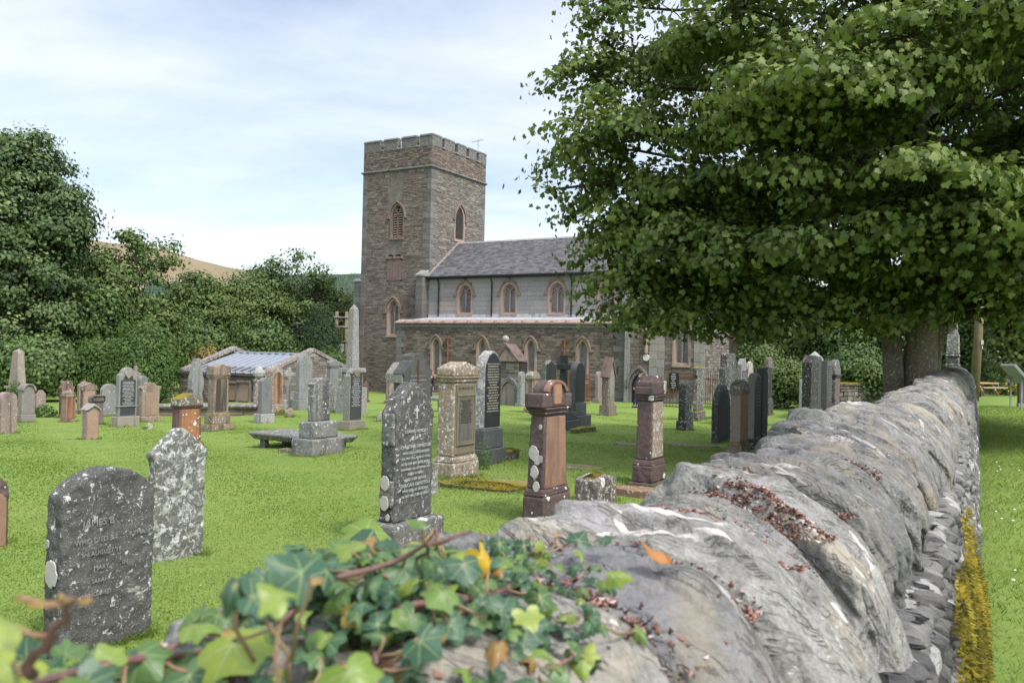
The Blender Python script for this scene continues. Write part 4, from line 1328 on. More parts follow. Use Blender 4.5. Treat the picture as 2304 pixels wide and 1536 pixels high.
GEOS = [leaf_geo(IVY_OUT, cup=rw.uniform(-.35, .55), fold=rw.uniform(-.1, .7), droop=rw.uniform(-.35, .9), seed=i) for i in range(10)]
for gi in range(10):     # young leaves are narrower, three lobed
    if gi >= 6:
        V_, F_, U_ = GEOS[gi]; V_ = V_.copy(); V_[:, 0] *= .62; GEOS[gi] = (V_, F_, U_)
def put_leaf(store, pos, size, normal, tipdir, rnd, gi):
    V_, F_, U_ = GEOS[gi]
    nz_ = Vector(normal).normalized(); ty = Vector(tipdir); ty = (ty - nz_ * ty.dot(nz_)).normalized(); tx = ty.cross(nz_)
    A = np.array([tx, ty, nz_])
    P = (V_ * size) @ A + np.array(pos)
    o_ = store['n']; store['V'].append(P); store['U'].append(U_)
    store['F'] += [tuple(a + o_ for a in f) for f in F_]; store['R'] += [rnd] * len(F_); store['n'] += len(P)
def store(): return dict(V=[], U=[], F=[], R=[], n=0)
def leaf_obj(st, name, mat, parent, origin):
    V_ = np.vstack(st['V']) - np.array(origin); U_ = np.vstack(st['U'])
    me = bpy.data.meshes.new(name)
    fs = [f if f[2] != f[3] else f[:3] for f in st['F']]
    me.from_pydata([tuple(q) for q in V_], [], fs)
    a = me.attributes.new('rnd', 'FLOAT', 'FACE'); a.data.foreach_set('value', np.asarray(st['R'], np.float32))
    u = me.uv_layers.new(name='UVMap')
    idx = np.empty(len(me.loops), np.int32); me.loops.foreach_get('vertex_index', idx)
    u.data.foreach_set('uv', U_[idx].astype(np.float32).ravel())
    return link(name, me, mat, parent, smooth_=True)
S = store(); stems = MB()
IO = ivy.location
def add_leaf(p, size, nrm, tip, rnd, gi, stalk=None):
    put_leaf(S, p, size, nrm, tip, rnd, gi)
    if stalk is not None:
        a = Vector(p); b = Vector(stalk); m_ = (a + b) / 2 + Vector((rw.uniform(-1, 1), rw.uniform(-1, 1), -.6)) * .25 * (a - b).length * .5
        stems.tube([b - IO, m_ - IO, a - IO], [.0016, .0013, .0012], 6, .85)
def top_at(px, py, lift=0.0):
    """where a sight line meets the top of the wall, raised by lift"""
    z = 1.62
    for _ in range(4):
        p = on_z(px, py, z + lift)
        s_ = p.x * WD.x + p.y * WD.y; lat = p.x * WN.x + p.y * WN.y
        z = wall_z(s_, lat, 1.56)
    return on_z(px, py, z + lift)
stem_px = [
    ([(560, 1560, .03), (700, 1450, .03), (800, 1395, .03), (900, 1368, .028), (1010, 1350, .026), (1090, 1338, .02), (1160, 1325, .012), (1230, 1340, .008), (1275, 1320, .012), (1300, 1300, .02)], .0042),
    ([(880, 1300, .03), (960, 1290, .03), (1050, 1285, .022), (1120, 1270, .015), (1180, 1245, .02)], .0026),
    ([(760, 1300, .05), (880, 1262, .06), (960, 1228, .07), (1020, 1205, .08), (1060, 1193, .085)], .0026),
    ([(1040, 1378, .012), (1140, 1392, .008), (1240, 1402, .006), (1330, 1418, .006), (1400, 1427, .008), (1440, 1408, .012), (1470, 1385, .02)], .0020),
    ([(650, 1560, .03), (760, 1528, .025), (900, 1512, .02), (980, 1498, .016), (1100, 1500, .008), (1200, 1512, .006), (1260, 1500, .01), (1290, 1470, .02)], .0030),
    ([(700, 1420, .02), (840, 1440, .015), (850, 1500, .01), (820, 1560, .01)], .0040),
    ([(60, 1520, .12), (100, 1450, .14), (140, 1395, .155), (165, 1350, .165)], .0030),
    ([(-40, 1560, .10), (200, 1500, .07), (420, 1470, .05), (600, 1440, .04), (720, 1400, .03)], .0032),
    ([(640, 1400, .06), (690, 1330, .09), (705, 1290, .11)], .0022),
    ([(940, 1262, .05), (968, 1230, .08), (985, 1195, .10), (975, 1180, .105)], .0018),
]
nodes = []
for pts, rd in stem_px:
    P3 = [top_at(x, y, l) for x, y, l in pts]
    Q = []
    for i in range(len(P3) - 1):
        for t in (0, .34, .67): Q.append(P3[i].lerp(P3[i+1], t) + Vector((rw.uniform(-1, 1), rw.uniform(-1, 1), rw.uniform(-.6, .6))) * .0022)
    Q.append(P3[-1])
    stems.tube([q - IO for q in Q], [rd * (1 - .55 * i / len(Q)) * rw.uniform(.9, 1.12) for i in range(len(Q))], 7)
    nodes += Q
TOCAM = lambda p: (CAM - Vector(p)).normalized()
def lf(px, py, lift, size_px, rnd, tilt=.5, tip=(0, -1), gi=None, roll=0.0):
    """a leaf at a place on or above the wall; tip = direction of its point as seen from the gate"""
    p = top_at(px, py, lift)
    d = (p - CAM).dot(FW)
    size = size_px * d / FPX / 1.55 * rw.uniform(.85, 1.1)
    nr = (Vector((0, 0, 1)) * (1 - tilt) + TOCAM(p) * tilt + Vector((rw.uniform(-1, 1), rw.uniform(-1, 1), 0)) * .18).normalized()
    td = RT * tip[0] - UP * tip[1] if True else None
    td = RT * tip[0] + UP * tip[1]
    near = min(nodes, key=lambda q: (q - p).length)
    st = near if (near - p).length < .075 else p + Vector((rw.uniform(-.02, .02), rw.uniform(-.02, .02), -.05))
    add_leaf(p, size, nr, td, rnd, gi if gi is not None else rw.randrange(6), st)
# the larger leaves one can pick out
for a in [
    (782, 1262, .10, 210, .18, .78, (.55, -.5), 0), (690, 1290, .09, 150, .30, .5, (-.7, .2), 1), (820, 1205, .07, 120, .72, .4, (.2, .8), 2), (905, 1238, .06, 110, .62, .35, (.4, .7), 3),
    (1042, 1262, .045, 105, .20, .7, (.05, -1), 4), (905, 1272, .05, 95, .45, .6, (.2, -.6), 5), (952, 1175, .10, 64, .60, .3, (-.4, .3), 7), (1122, 1215, .03, 95, .40, .75, (.1, -1), 6),
    (1178, 1222, .03, 80, .25, .7, (.0, -1), 8), (1255, 1270, .03, 80, .97, .6, (-.7, -.5), 1), (1320, 1305, .02, 75, .80, .5, (.6, -.7), 9), (1212, 1335, .03, 110, .50, .75, (.25, -1), 6),
    (1185, 1400, .02, 110, .30, .75, (-.1, -1), 0), (1035, 1465, .02, 120, .48, .7, (-.2, -1), 2), (1150, 1470, .015, 90, .42, .8, (.3, -1), 3), (1330, 1385, .012, 85, .35, .8, (.05, -1), 8),
    (1430, 1415, .012, 66, .65, .6, (.5, -.9), 9), (1300, 1490, .012, 70, .78, .6, (.4, -.8), 7), (940, 1435, .03, 110, .25, .6, (.6, -.6), 4), (930, 1380, .03, 95, .50, .5, (-.4, -.6), 5),
    (730, 1440, .06, 170, .38, .7, (-.1, -1), 0), (520, 1440, .075, 170, .82, .6, (.3, -.9), 1), (430, 1405, .075, 110, .74, .25, (.6, .3), 2), (310, 1470, .07, 140, .55, .55, (.5, -.7), 3),
    (250, 1490, .07, 90, .78, .5, (-.3, .8), 4), (560, 1340, .09, 120, .20, .3, (.8, .2), 5), (530, 1310, .10, 95, .12, .7, (-.25, -1), 6), (640, 1345, .10, 120, .80, .3, (-.5, .4), 1),
    (660, 1400, .07, 130, .70, .6, (.4, -.8), 2), (780, 1500, .05, 150, .75, .6, (.3, -.8), 3), (600, 1500, .07, 150, .86, .7, (-.2, -1), 0), (420, 1510, .065, 150, .45, .6, (.4, -.8), 4),
    (180, 1535, .075, 150, .22, .5, (.7, -.4), 5), (40, 1415, .15, 120, .84, .35, (-.8, -.3), 1), (30, 1490, .12, 165, .86, .5, (-.3, -1), 0), (130, 1560, .09, 190, .60, .5, (.3, -.9), 2),
    (850, 1545, .03, 130, .35, .7, (.3, -.9), 1), (1010, 1400, .02, 85, .32, .7, (.5, -.8), 5), (870, 1330, .035, 100, .55, .45, (.7, .3), 3), (1090, 1310, .02, 80, .58, .5, (.5, .6), 7),
    (705, 1300, .11, 52, .99, .3, (.3, 1), 9), (980, 1310, .03, 110, .66, .5, (-.6, .3), 1), (1270, 1365, .01, 60, .70, .7, (.3, -1), 9), (1150, 1285, .02, 75, .62, .5, (.6, -.4), 6), (1360, 1240, .0, 1, .5, .5, (0, 1), 6),
]: lf(*a)
# reddish new shoots standing up at the left
for px, py in ((140, 1338), (200, 1345), (40, 1345), (70, 1350), (690, 1292), (1090, 1200), (1130, 1195), (1290, 1215), (1240, 1200)):
    lf(px + rw.uniform(-8, 8), py, .17 if px < 300 else .03, rw.uniform(34, 60) if px < 300 else rw.uniform(24, 36), .995, .15, (rw.uniform(-.8, .8), .7), 9)
# undergrowth filling between them
cnt = 0
for i in range(5000):
    s_ = rw.uniform(.26, 1.02); lat = rw.uniform(-.80, -.12)
    dens = smooth(1.0, .55, s_) * smooth(-.18, -.42, lat) if False else max(0.0, min(1.0, (1.02 - s_) / .45)) * max(0.0, min(1.0, (-.16 - lat) / .25))
    if rw.random() > dens * .85: continue
    z = wall_z(s_, lat, None)
    if z is None:
        z = 1.54 - max(0, (-.64 - lat)) * .9
    zl = z + rw.uniform(.004, .04 if s_ > .6 else .055)
    p = wall_pt(s_, lat, zl)
    if (p - CAM).length < .42: continue
    qx, qy = proj(p)
    if qx > 1000 and rw.random() < .35 or qx > 1400: continue
    if qy < 1215 or (40 < qx < 430 and qy < 1460) or (qx < 40 and qy < 1400) or (qx < 530 and qy < 1370) or (qx < 660 and qy < 1290): continue
    nr = Vector((rw.gauss(0, .45), rw.gauss(-.35, .4), 1)).normalized()
    a = rw.uniform(0, 6.28)
    r = min(1.0, max(0.0, rw.gauss(.46, .27)))
    near = min(nodes, key=lambda q: (q - p).length)
    add_leaf(p, rw.uniform(.010, .023), nr, (math.cos(a), math.sin(a), -.2), r, rw.randrange(10), near if (near - p).length < .05 and rw.random() < .3 else None)
    cnt += 1
k = NT('ivy_stem'); v = k.coords()
c = k.mix(k.ramp(k.noise(v, 45, 4, .7), [(.35, 0.0), (.65, 1.0)]), k.ramp(k.attr(), [(.5, (.17, .085, .07)), (.85, (.26, .125, .085))]), k.ramp(k.attr(), [(.5, (.10, .065, .06)), (.85, (.20, .18, .08))]))
k.fin(c, .6, k.bump(k.noise(v, 160, 3), .002, .6), .3)
stems.build('stem', k.m, ivy, smooth_=True)
leaf_obj(S, 'foliage', M['ivy_leaf'], ivy, IO)
S2 = store(); p = top_at(1080, 1243, .055)
put_leaf(S2, p, 68 * (p - CAM).dot(FW) / FPX, TOCAM(p) * .7 + RT * .5, RT * .5 - UP * .9, .5, 8)
o = leaf_obj(S2, 'yellowed_leaf', M['yellow_leaf'], ivy, IO); o['label'] = 'bright yellow dying ivy leaf'
# two fallen orange leaves on the capstones
GEOS.append(leaf_geo(np.array([(0, 0), (.22, .12), (.34, .4), (.26, .75), (0, 1.15), (-.26, .75), (-.34, .4), (-.22, .12)]), cup=.9, fold=-.5, droop=-.5, seed=3))
M['dead_leaf'] = uv_leaf_mat('dead_leaf', [(0, (.42, .17, .04)), (1, (.30, .13, .05))], (.36, .16, .05), .2, .6)
for px, py, sz, tip, lab, r in ((1515, 1268, 66, (-.8, .25), 'curled orange fallen leaf lying farther along the capstone joint', .1), (1385, 1250, 40, (.5, -.3), 'small brown orange fallen leaf on the capstone nearer the ivy', .9)):
    S3 = store(); p = top_at(px, py, .012)
    put_leaf(S3, p, sz * (p - CAM).dot(FW) / FPX, Vector((0, 0, 1)) + TOCAM(p) * .7, RT * tip[0] + UP * tip[1], r, 10)
    o = leaf_obj(S3, 'fallen_leaf', M['dead_leaf'], None, (p.x, p.y, p.z)); o.location = p
    tag(o, lab, 'leaf', 'fallen leaves on the wall')
# ------------------------------------------------------------------ trees
MAPLE = np.array([(0, -.02), (.36, -.12), (.60, .10), (.46, .30), (.62, .58), (.28, .60), (.0, 1.0), (-.28, .60), (-.62, .58), (-.46, .30), (-.60, .10), (-.36, -.12)])
ASH = np.array([(0, 0), (.17, .35), (.12, .75), (0, 1), (-.12, .75), (-.17, .35)])
BROAD = np.array([(0, 0), (.36, .22), (.42, .62), (0, 1), (-.42, .62), (-.36, .22)])
def leaves_mesh(name, P, N, size, outline, rnd, rg, droop=.25):
    """one polygon fan per leaf, folded a little along the middle"""
    n = len(P); m_ = len(outline)
    N = N / (np.linalg.norm(N, axis=1)[:, None] + 1e-9)
    a = rg.normal(size=(n, 3)); a[:, 2] -= droop * 2
    T = a - N * (a * N).sum(1)[:, None]; T /= np.linalg.norm(T, axis=1)[:, None] + 1e-9
    B = np.cross(T, N)
    size = size * rg.uniform(.65, 1.25, n)
    fold = rg.uniform(-.1, .45, n)
    ctr = np.array([0, .40])
    pts = np.vstack([ctr[None], outline])
    V = np.empty((n, m_ + 1, 3), np.float32)
    for i, (x, y) in enumerate(pts):
        zz_ = -fold * abs(x) - .25 * max(y - .4, 0) ** 2
        V[:, i] = P + size[:, None] * (B * x + T * y + N * zz_[:, None])
    base = (np.arange(n) * (m_ + 1))[:, None]
    F = []
    for i in range(m_):
        F.append(np.stack([base[:, 0], base[:, 0] + 1 + i, base[:, 0] + 1 + (i + 1) % m_], 1))
    F = np.stack(F, 1).reshape(-1, 3)
    return np_mesh(name, V.reshape(-1, 3), F, np.repeat(rnd, m_))
def limb(mb, a, b, r0, r1, rr, sag=.12, n=6, sides=9):
    a, b = Vector(a), Vector(b); L = (b - a).length
    side = Vector((rr.uniform(-1, 1), rr.uniform(-1, 1), rr.uniform(.2, 1))) * L * sag
    pts = []
    for i in range(n + 1):
        t = i / n
        pts.append(a.lerp(b, t) + side * math.sin(math.pi * t) + Vector((rr.uniform(-1, 1), rr.uniform(-1, 1), rr.uniform(-1, 1))) * L * .018 * (0 < i < n))
    mb.tube(pts, [r0 + (r1 - r0) * (i / n) ** .8 for i in range(n + 1)], sides, caps=False)
    return pts
def tree(name, label, cat, base, height, lobes, nclump, nleaf, lsize, outline, mat, trunk_r, seed, bark='bark', clump=(.55, .3), group=None, shell=.5, trunk_top=.55, flat=.5, twigs=True, trunk=True, front=None, limbs=9, rnd_n=.42):
    """lobes [(dx, dy, z, rx, ry, rz, weight)] make up the crown; sprays of leaves fill the outer part of each lobe"""
    rr = random.Random(seed); rg = np.random.default_rng(seed)
    root = empty(name, base); tag(root, label, cat, group)
    C_, Nn = [], []
    wsum = sum(l[6] for l in lobes)
    cl = []
    for (dx, dy, z, rx, ry, rz, w) in lobes:
        for i in range(int(nclump * w / wsum)):
            d = rg.normal(size=3); d /= np.linalg.norm(d)
            if d[2] < -.55 and rg.random() < .5: d[2] *= -1
            q = (shell + (1 - shell) * rg.random() ** .6) * (1 + .16 * vnoise(np.array([d * 2.3 + seed]), seed)[0] + .07 * rg.normal())
            c_ = np.array([dx, dy, z]) + d * q * np.array([rx, ry, rz])
            cl.append((c_, d))
    P, N_, R = [], [], []
    for c_, d in cl:
        k_ = max(4, int(nleaf * rg.uniform(.5, 1.4)))
        rad = clump[0] * rg.uniform(.6, 1.35)
        off = rg.normal(size=(k_, 3)) * np.array([rad, rad, clump[1] * rg.uniform(.6, 1.2)]) * .6
        # sprays hang out and down from the twig
        out = np.array([d[0], d[1], 0]); off[:, 2] -= .35 * (off @ out) * flat
        P.append(c_ + off)
        nn_ = rg.normal(size=(k_, 3)) * rnd_n + np.array([d[0] * .5, d[1] * .5, .6]) + off / (rad * .6) * np.array([.45, .45, .45 * rad / clump[1]])
        N_.append(nn_); R.append(np.clip(rg.normal(.43 + rg.normal() * .14, .11, k_), 0, 1))
    P = np.vstack(P); N_ = np.vstack(N_); R = np.concatenate(R)
    link('crown', leaves_mesh('crown', P, N_, lsize, outline, R, rg), mat, root)
    if trunk:
        mb = MB()
        top = Vector((rr.uniform(-.2, .2), rr.uniform(-.2, .2), height * trunk_top))
        zs = [-.4, .0, .25, .8, height * trunk_top * .5, height * trunk_top]
        mb.tube([(0, 0, zs[0]), (0, 0, zs[1]), (.01, 0, zs[2]), (.02, .01, zs[3]), (top.x * .5, top.y * .5, zs[4]), tuple(top)],
                [trunk_r * 1.5, trunk_r * 1.3, trunk_r * 1.1, trunk_r, trunk_r * .85, trunk_r * .5], 16, caps=False)
        link('trunk', mb.mesh('trunk'), M[bark], root, smooth_=True)
        mb = MB(); starts = []
        picks = rr.sample(range(len(cl)), min(limbs * 5, len(cl)))
        for q in range(limbs):
            c_ = Vector(cl[picks[q]][0]) * .8
            z0 = height * rr.uniform(.22, trunk_top)
            if limbs > 12:                       # one limb to the heart of every bough
                l_ = lobes[q % len(lobes)]; c_ = Vector((l_[0], l_[1], l_[2] + .1))
                z0 = max(2.7, min(height * trunk_top, c_.z - rr.uniform(.1, 1.3)))
            else: c_.z = max(c_.z, z0 * .9)
            pts = limb(mb, (top.x * z0 / height, top.y * z0 / height, z0), c_, trunk_r * (rr.uniform(.32, .5) if limbs < 12 else rr.uniform(.14, .3)), trunk_r * .07, rr, .14 if limbs < 12 else .07)
            starts += pts[1:]
        if twigs:
            for q in (range(len(cl)) if limbs > 12 else picks[limbs:] + [rr.randrange(len(cl)) for _ in range(len(cl) // 3)]):
                c_ = Vector(cl[q][0]); a = min(starts, key=lambda s_: (s_ - c_).length)
                limb(mb, a, c_, trunk_r * (.075 if limbs < 12 else .04), trunk_r * .018, rr, .08, 4, 5)
        link('branch', mb.mesh('branch'), M['twig'], root, smooth_=True)
    return root
syc = [(0, (.054, .084, .022)), (.3, (.100, .146, .033)), (.6, (.155, .206, .047)), (.85, (.235, .272, .068)), (1, (.33, .32, .09))]
M['sycamore_leaf'] = leaf_mat('sycamore_leaf', syc, .5, .27, .3, (.13, .2, .02))
M['dark_leaf'] = leaf_mat('dark_leaf', [(0, (.030, .056, .017)), (.4, (.064, .108, .027)), (.75, (.112, .162, .042)), (1, (.18, .205, .06))], .55, .12, .25, (.1, .15, .02))
M['olive_leaf'] = leaf_mat('olive_leaf', [(0, (.034, .058, .015)), (.4, (.070, .110, .026)), (.75, (.122, .162, .040)), (.95, (.19, .20, .065)), (1, (.24, .13, .05))], .55, .12, .25, (.12, .16, .02))
M['bright_leaf'] = leaf_mat('bright_leaf', [(0, (.030, .062, .014)), (.5, (.066, .122, .024)), (1, (.13, .19, .04))], .55, .25, .3, (.15, .25, .02))
M['yew_leaf'] = leaf_mat('yew_leaf', [(0, (.018, .038, .014)), (.5, (.030, .060, .020)), (1, (.055, .09, .03))], .6, .1, .25)
M['ochre_leaf'] = leaf_mat('ochre_leaf', [(0, (.10, .10, .03)), (.5, (.22, .17, .05)), (1, (.34, .20, .08))], .6, .2, .25, (.3, .2, .03))
M['ash_leaf'] = leaf_mat('ash_leaf', [(0, (.032, .056, .020)), (.4, (.064, .104, .032)), (.8, (.112, .155, .052)), (1, (.17, .21, .08))], .55, .14, .25, (.12, .18, .03))

# the big sycamore behind the far part of the wall
tp = at(2066, 872, 16.0)
ty = Vector((tp.x, tp.y, g(tp.x, tp.y)))
def crown_r(z): return float(np.interp(z, [2.6, 3.2, 4.5, 6.2, 8.0, 10, 12, 13.6], [3.6, 5.2, 6.0, 6.5, 6.3, 5.4, 4.0, 1.8]))
rb = random.Random(19)
lob = [(-.2, .5, 8.5, 3.4, 3.2, 4.2, 4), (-2.6, .9, 6.4, 2.8, 2.6, 2.6, 2.8), (2.4, .9, 6.6, 2.8, 2.6, 2.6, 2.4), (0, 3.0, 6.3, 3.6, 2.2, 2.8, 3)]
for i in range(104):         # flattened boughs, one above the other, reaching out to the edge of the crown
    z = rb.uniform(3.0, 12.8); a = i * 2.399 + rb.uniform(-.3, .3)
    if math.sin(a) > .55 and rb.random() < .5: a = -a
    R = crown_r(z) * rb.uniform(.86, 1.06)
    r1 = rb.uniform(1.1, 1.7); q = (R - r1) * (1.0 if i % 3 else rb.uniform(.5, .85))
    lob.append((math.cos(a) * q - .25, math.sin(a) * q, z, r1, r1, rb.uniform(.30, .58), .62 * r1))
lob += [(-5.5, .1, 5.0, 1.35, 1.3, .7, 1.1), (-5.3, .3, 4.2, 1.4, 1.3, .6, 1.0), (-4.2, -.8, 4.8, 1.5, 1.3, .6, .9), (-5.4, -.2, 3.1, 1.2, 1.1, .5, .55), (-4.3, -.4, 2.75, 1.4, 1.2, .45, .65), (-2.9, -.8, 2.85, 1.6, 1.3, .45, .7), (-1.3, -1.4, 2.95, 1.5, 1.2, .4, .6), (1.7, -2.0, 3.05, 1.4, 1.1, .4, .5), (1.6, -1.6, 3.9, 1.5, 1.3, .6, .7), (3.0, -1.0, 3.9, 1.5, 1.3, .6, .6), (.6, -3.2, 4.0, 1.5, 1.2, .55, .6), (-4.7, -.3, 3.7, 1.7, 1.4, .6, .8), (-2.7, -1.2, 3.5, 1.9, 1.6, .6, .8), (-.5, -2.6, 3.7, 1.9, 1.3, .6, .7), (2.0, -2.2, 3.7, 1.9, 1.4, .7, .7), (-7.1, 0, 5.0, .45, .4, .22, .06), (-6.3, .2, 5.9, 1.0, 1.0, .7, .5), (-6.2, .2, 7.2, 1.0, 1.0, .7, .5), (-5.9, .1, 8.6, .9, 1.0, .7, .5)]
sy = tree('sycamore_tree', 'big dark green sycamore tree with thick grey trunk overhanging the right end of the wall', 'tree', ty, 13.5, lob, 4300, 66, .094, MAPLE, M['sycamore_leaf'], .31, 77, clump=(.44, .17), shell=.38, trunk_top=.6, flat=1.3, limbs=len(lob))
# second stem grown against the trunk
mb = MB()
mb.tube([(-.34, .05, -.4), (-.36, .05, .4), (-.42, .05, 1.4), (-.52, .1, 3.0), (-.9, .2, 5.5)], [.26, .21, .19, .17, .12], 12, caps=False)
mb.tube([(.34, .3, -.4), (.36, .3, .6), (.40, .3, 1.6), (.6, .35, 3.2), (1.1, .5, 5.5)], [.19, .15, .13, .12, .1], 12, caps=False)
link('trunk', mb.mesh('trunk'), M['bark'], sy, smooth_=True)

# trees behind the graves on the left: each of its own size, place and tint
def far_tree(name, label, px, ground_d, top_y, half_px, mat, seed, outline=BROAD, lsize=.30, nclump=420, nleaf=34, low=.12, squash=1.0, clump=(.74, .42), shell=.6, extra=(), cat='tree', group='trees behind the churchyard', trunk=True, flat=.6):
    p = at(px, 880, ground_d); z = g(p.x, p.y)
    topz = at(px, top_y, ground_d).z
    H = topz - z - clump[1] * .9; r = half_px * ground_d / FPX - clump[0] * .75
    rr = random.Random(seed)
    lobes = [(0, 0, H * (.5 + low / 2), r * .86, r * .8, H * (.5 - low / 2), 2.0)]
    for i in range(5):
        a = rr.uniform(0, 6.28); q = rr.uniform(.4, .62)
        hh = rr.uniform(.3, .72)
        lobes.append((math.cos(a) * r * q, math.sin(a) * r * q * .8, H * hh, r * .5, r * .5, H * .20, .7))
    lobes += [(e[0] * r, e[1] * r, e[2] * H, e[3] * r, e[3] * r, e[4] * H, e[5]) for e in extra]
    return tree(name, label, cat, (p.x, p.y, z), H, lobes, int(nclump * .62), int(nleaf * 3.0), lsize * .66, outline, mat, max(.12, H * .028), seed, clump=clump, group=group, shell=shell, flat=flat, trunk=trunk, limbs=7, rnd_n=.33)
far_tree('ash_tree', 'tall airy ash tree at the left edge, highest of the trees behind the graves', -20, 44, 262, 225, M['ash_leaf'], 21, BROAD, .26, 900, 46, .04, clump=(.68, .40), shell=.5, extra=[(.72, 0, .62, .30, .16, .8), (.3, 0, .84, .4, .14, .7), (.55, -.2, .3, .5, .26, 1.0)])
far_tree('broadleaf_tree', 'rounded olive green tree beside the tall ash at left', 290, 50, 518, 165, M['olive_leaf'], 22, BROAD, .26, 460, 40, .0, shell=.6)
far_tree('broadleaf_tree', 'olive tree peeping out between the tall ash and its rounded neighbour', 225, 49, 532, 75, M['olive_leaf'], 58, BROAD, .26, 260, 38, .0)
far_tree('broadleaf_tree', 'dark tree half hidden below the ash and its rounded neighbour', 175, 47, 600, 120, M['dark_leaf'], 23, BROAD, .26, 300, 36, .0)
far_tree('broadleaf_tree', 'low olive tree in the dip below the brown hill', 455, 60, 594, 105, M['olive_leaf'], 24, BROAD, .26, 330, 36, .0)
far_tree('broadleaf_tree', 'wide dark green tree rising left of the church tower', 660, 66, 580, 165, M['dark_leaf'], 25, BROAD, .28, 560, 40, .0, shell=.6, extra=[(-.55, 0, .75, .4, .2, .6)])
far_tree('broadleaf_tree', 'olive green tree between the low tree and the wide one', 545, 62, 606, 115, M['olive_leaf'], 26, BROAD, .26, 360, 36, .0)
far_tree('broadleaf_tree', 'dark green tree filling the gap above the metal roof', 420, 56, 690, 100, M['dark_leaf'], 27, BROAD, .26, 300, 36, .0)
far_tree('broadleaf_tree', 'dark green tree behind the metal roofed burial house', 590, 58, 700, 110, M['dark_leaf'], 28, BROAD, .26, 320, 36, .0)
far_tree('yew_tree', 'dense dark yew standing left of the utility pole', 722, 58, 672, 46, M['yew_leaf'], 29, ASH, .20, 420, 60, .0, clump=(.45, .6), shell=.7)
far_tree('broadleaf_tree', 'light tree peeping out between the yew and the tower', 775, 64, 668, 50, M['olive_leaf'], 30, BROAD, .26, 200, 36, .0)
far_tree('willow_bush', 'feathery bright green bush at the foot of the left trees', 315, 38, 722, 90, M['bright_leaf'], 31, ASH, .24, 380, 60, .0, cat='bush', group='bushes behind the graves', clump=(.5, .6), trunk=False)
far_tree('willow_bush', 'smaller bright green bush beside the feathery one', 225, 38, 750, 60, M['bright_leaf'], 32, ASH, .22, 200, 50, .0, cat='bush', group='bushes behind the graves', clump=(.5, .6), trunk=False)
far_tree('dark_bush', 'dark shady undergrowth bush behind the left obelisk', 90, 38, 745, 110, M['dark_leaf'], 33, BROAD, .22, 330, 50, .0, cat='bush', group='bushes behind the graves', trunk=False)
far_tree('ochre_bush', 'ochre leaved bush by the left gable of the metal roof', 462, 50, 768, 44, M['ochre_leaf'], 34, BROAD, .18, 110, 34, .0, cat='bush', group='bushes behind the graves', clump=(.45, .4), trunk=False)
far_tree('elder_bush', 'pale green shrub below the utility pole', 735, 50, 775, 50, M['bright_leaf'], 35, BROAD, .17, 160, 40, .0, cat='bush', group='bushes behind the graves', clump=(.4, .35), trunk=False)
far_tree('dark_bush', 'low dark hedge bush at the far left edge', 0, 41, 770, 90, M['dark_leaf'], 36, BROAD, .22, 200, 46, .0, cat='bush', group='bushes behind the graves', trunk=False)
# right hand background behind the sycamore
far_tree('hedge_tree', 'tall dark tree right behind the church end', 1650, 56, 560, 110, M['dark_leaf'], 41, BROAD, .26, 480, 40, .0, group='trees behind the sycamore')
far_tree('hedge_tree', 'dark tree behind the gap right of the church', 1790, 50, 600, 105, M['dark_leaf'], 42, BROAD, .24, 430, 40, .0, group='trees behind the sycamore')
far_tree('hedge_tree', 'dark tree behind the cluster of dark gravestones', 1930, 46, 600, 105, M['dark_leaf'], 43, BROAD, .22, 430, 40, .0, group='trees behind the sycamore')
far_tree('hedge_tree', 'leafy tree left of the right hand utility pole', 2075, 44, 560, 95, M['dark_leaf'], 44, BROAD, .22, 400, 40, .0, group='trees behind the sycamore')
far_tree('garden_tree', 'green garden tree with drooping branches in front of the cottage at right', 2330, 33, 500, 125, M['sycamore_leaf'], 45, MAPLE, .20, 460, 40, .46, group='trees behind the sycamore', extra=[(-.6, -.2, .62, .5, .14, .9)])
far_tree('hedge_tree', 'dark leafy tree between the column monument and the right hand utility pole', 2168, 36.5, 560, 52, M['dark_leaf'], 57, BROAD, .20, 330, 40, .0, group='trees behind the sycamore')
far_tree('conifer_shrub', 'yellowish green shrub against the cottage wall behind the picnic bench', 2226, 37.5, 805, 24, M['bright_leaf'], 55, ASH, .12, 110, 40, .0, cat='bush', group='bushes at the right boundary', clump=(.25, .3), trunk=False)
far_tree('lit_bush', 'sunlit pale green shrub showing through below the sycamore', 1690, 38, 728, 62, M['olive_leaf'], 46, BROAD, .16, 190, 40, .0, cat='bush', group='bushes at the right boundary', clump=(.45, .35), trunk=False)
far_tree('lit_bush', 'low green shrub behind the table tomb at right', 1770, 36, 790, 70, M['olive_leaf'], 47, BROAD, .15, 190, 40, .0, cat='bush', group='bushes at the right boundary', clump=(.4, .3), trunk=False)
far_tree('dark_bush', 'dark shrub behind the rubble wall below the sycamore', 1935, 38, 770, 95, M['dark_leaf'], 48, BROAD, .17, 300, 44, .0, cat='bush', group='bushes at the right boundary', clump=(.5, .4), trunk=False)
far_tree('ochre_bush', 'small orange brown bush between the right hand gravestones', 1745, 40, 845, 22, M['ochre_leaf'], 49, BROAD, .14, 50, 30, .0, cat='bush', group='bushes at the right boundary', clump=(.3, .3), trunk=False)
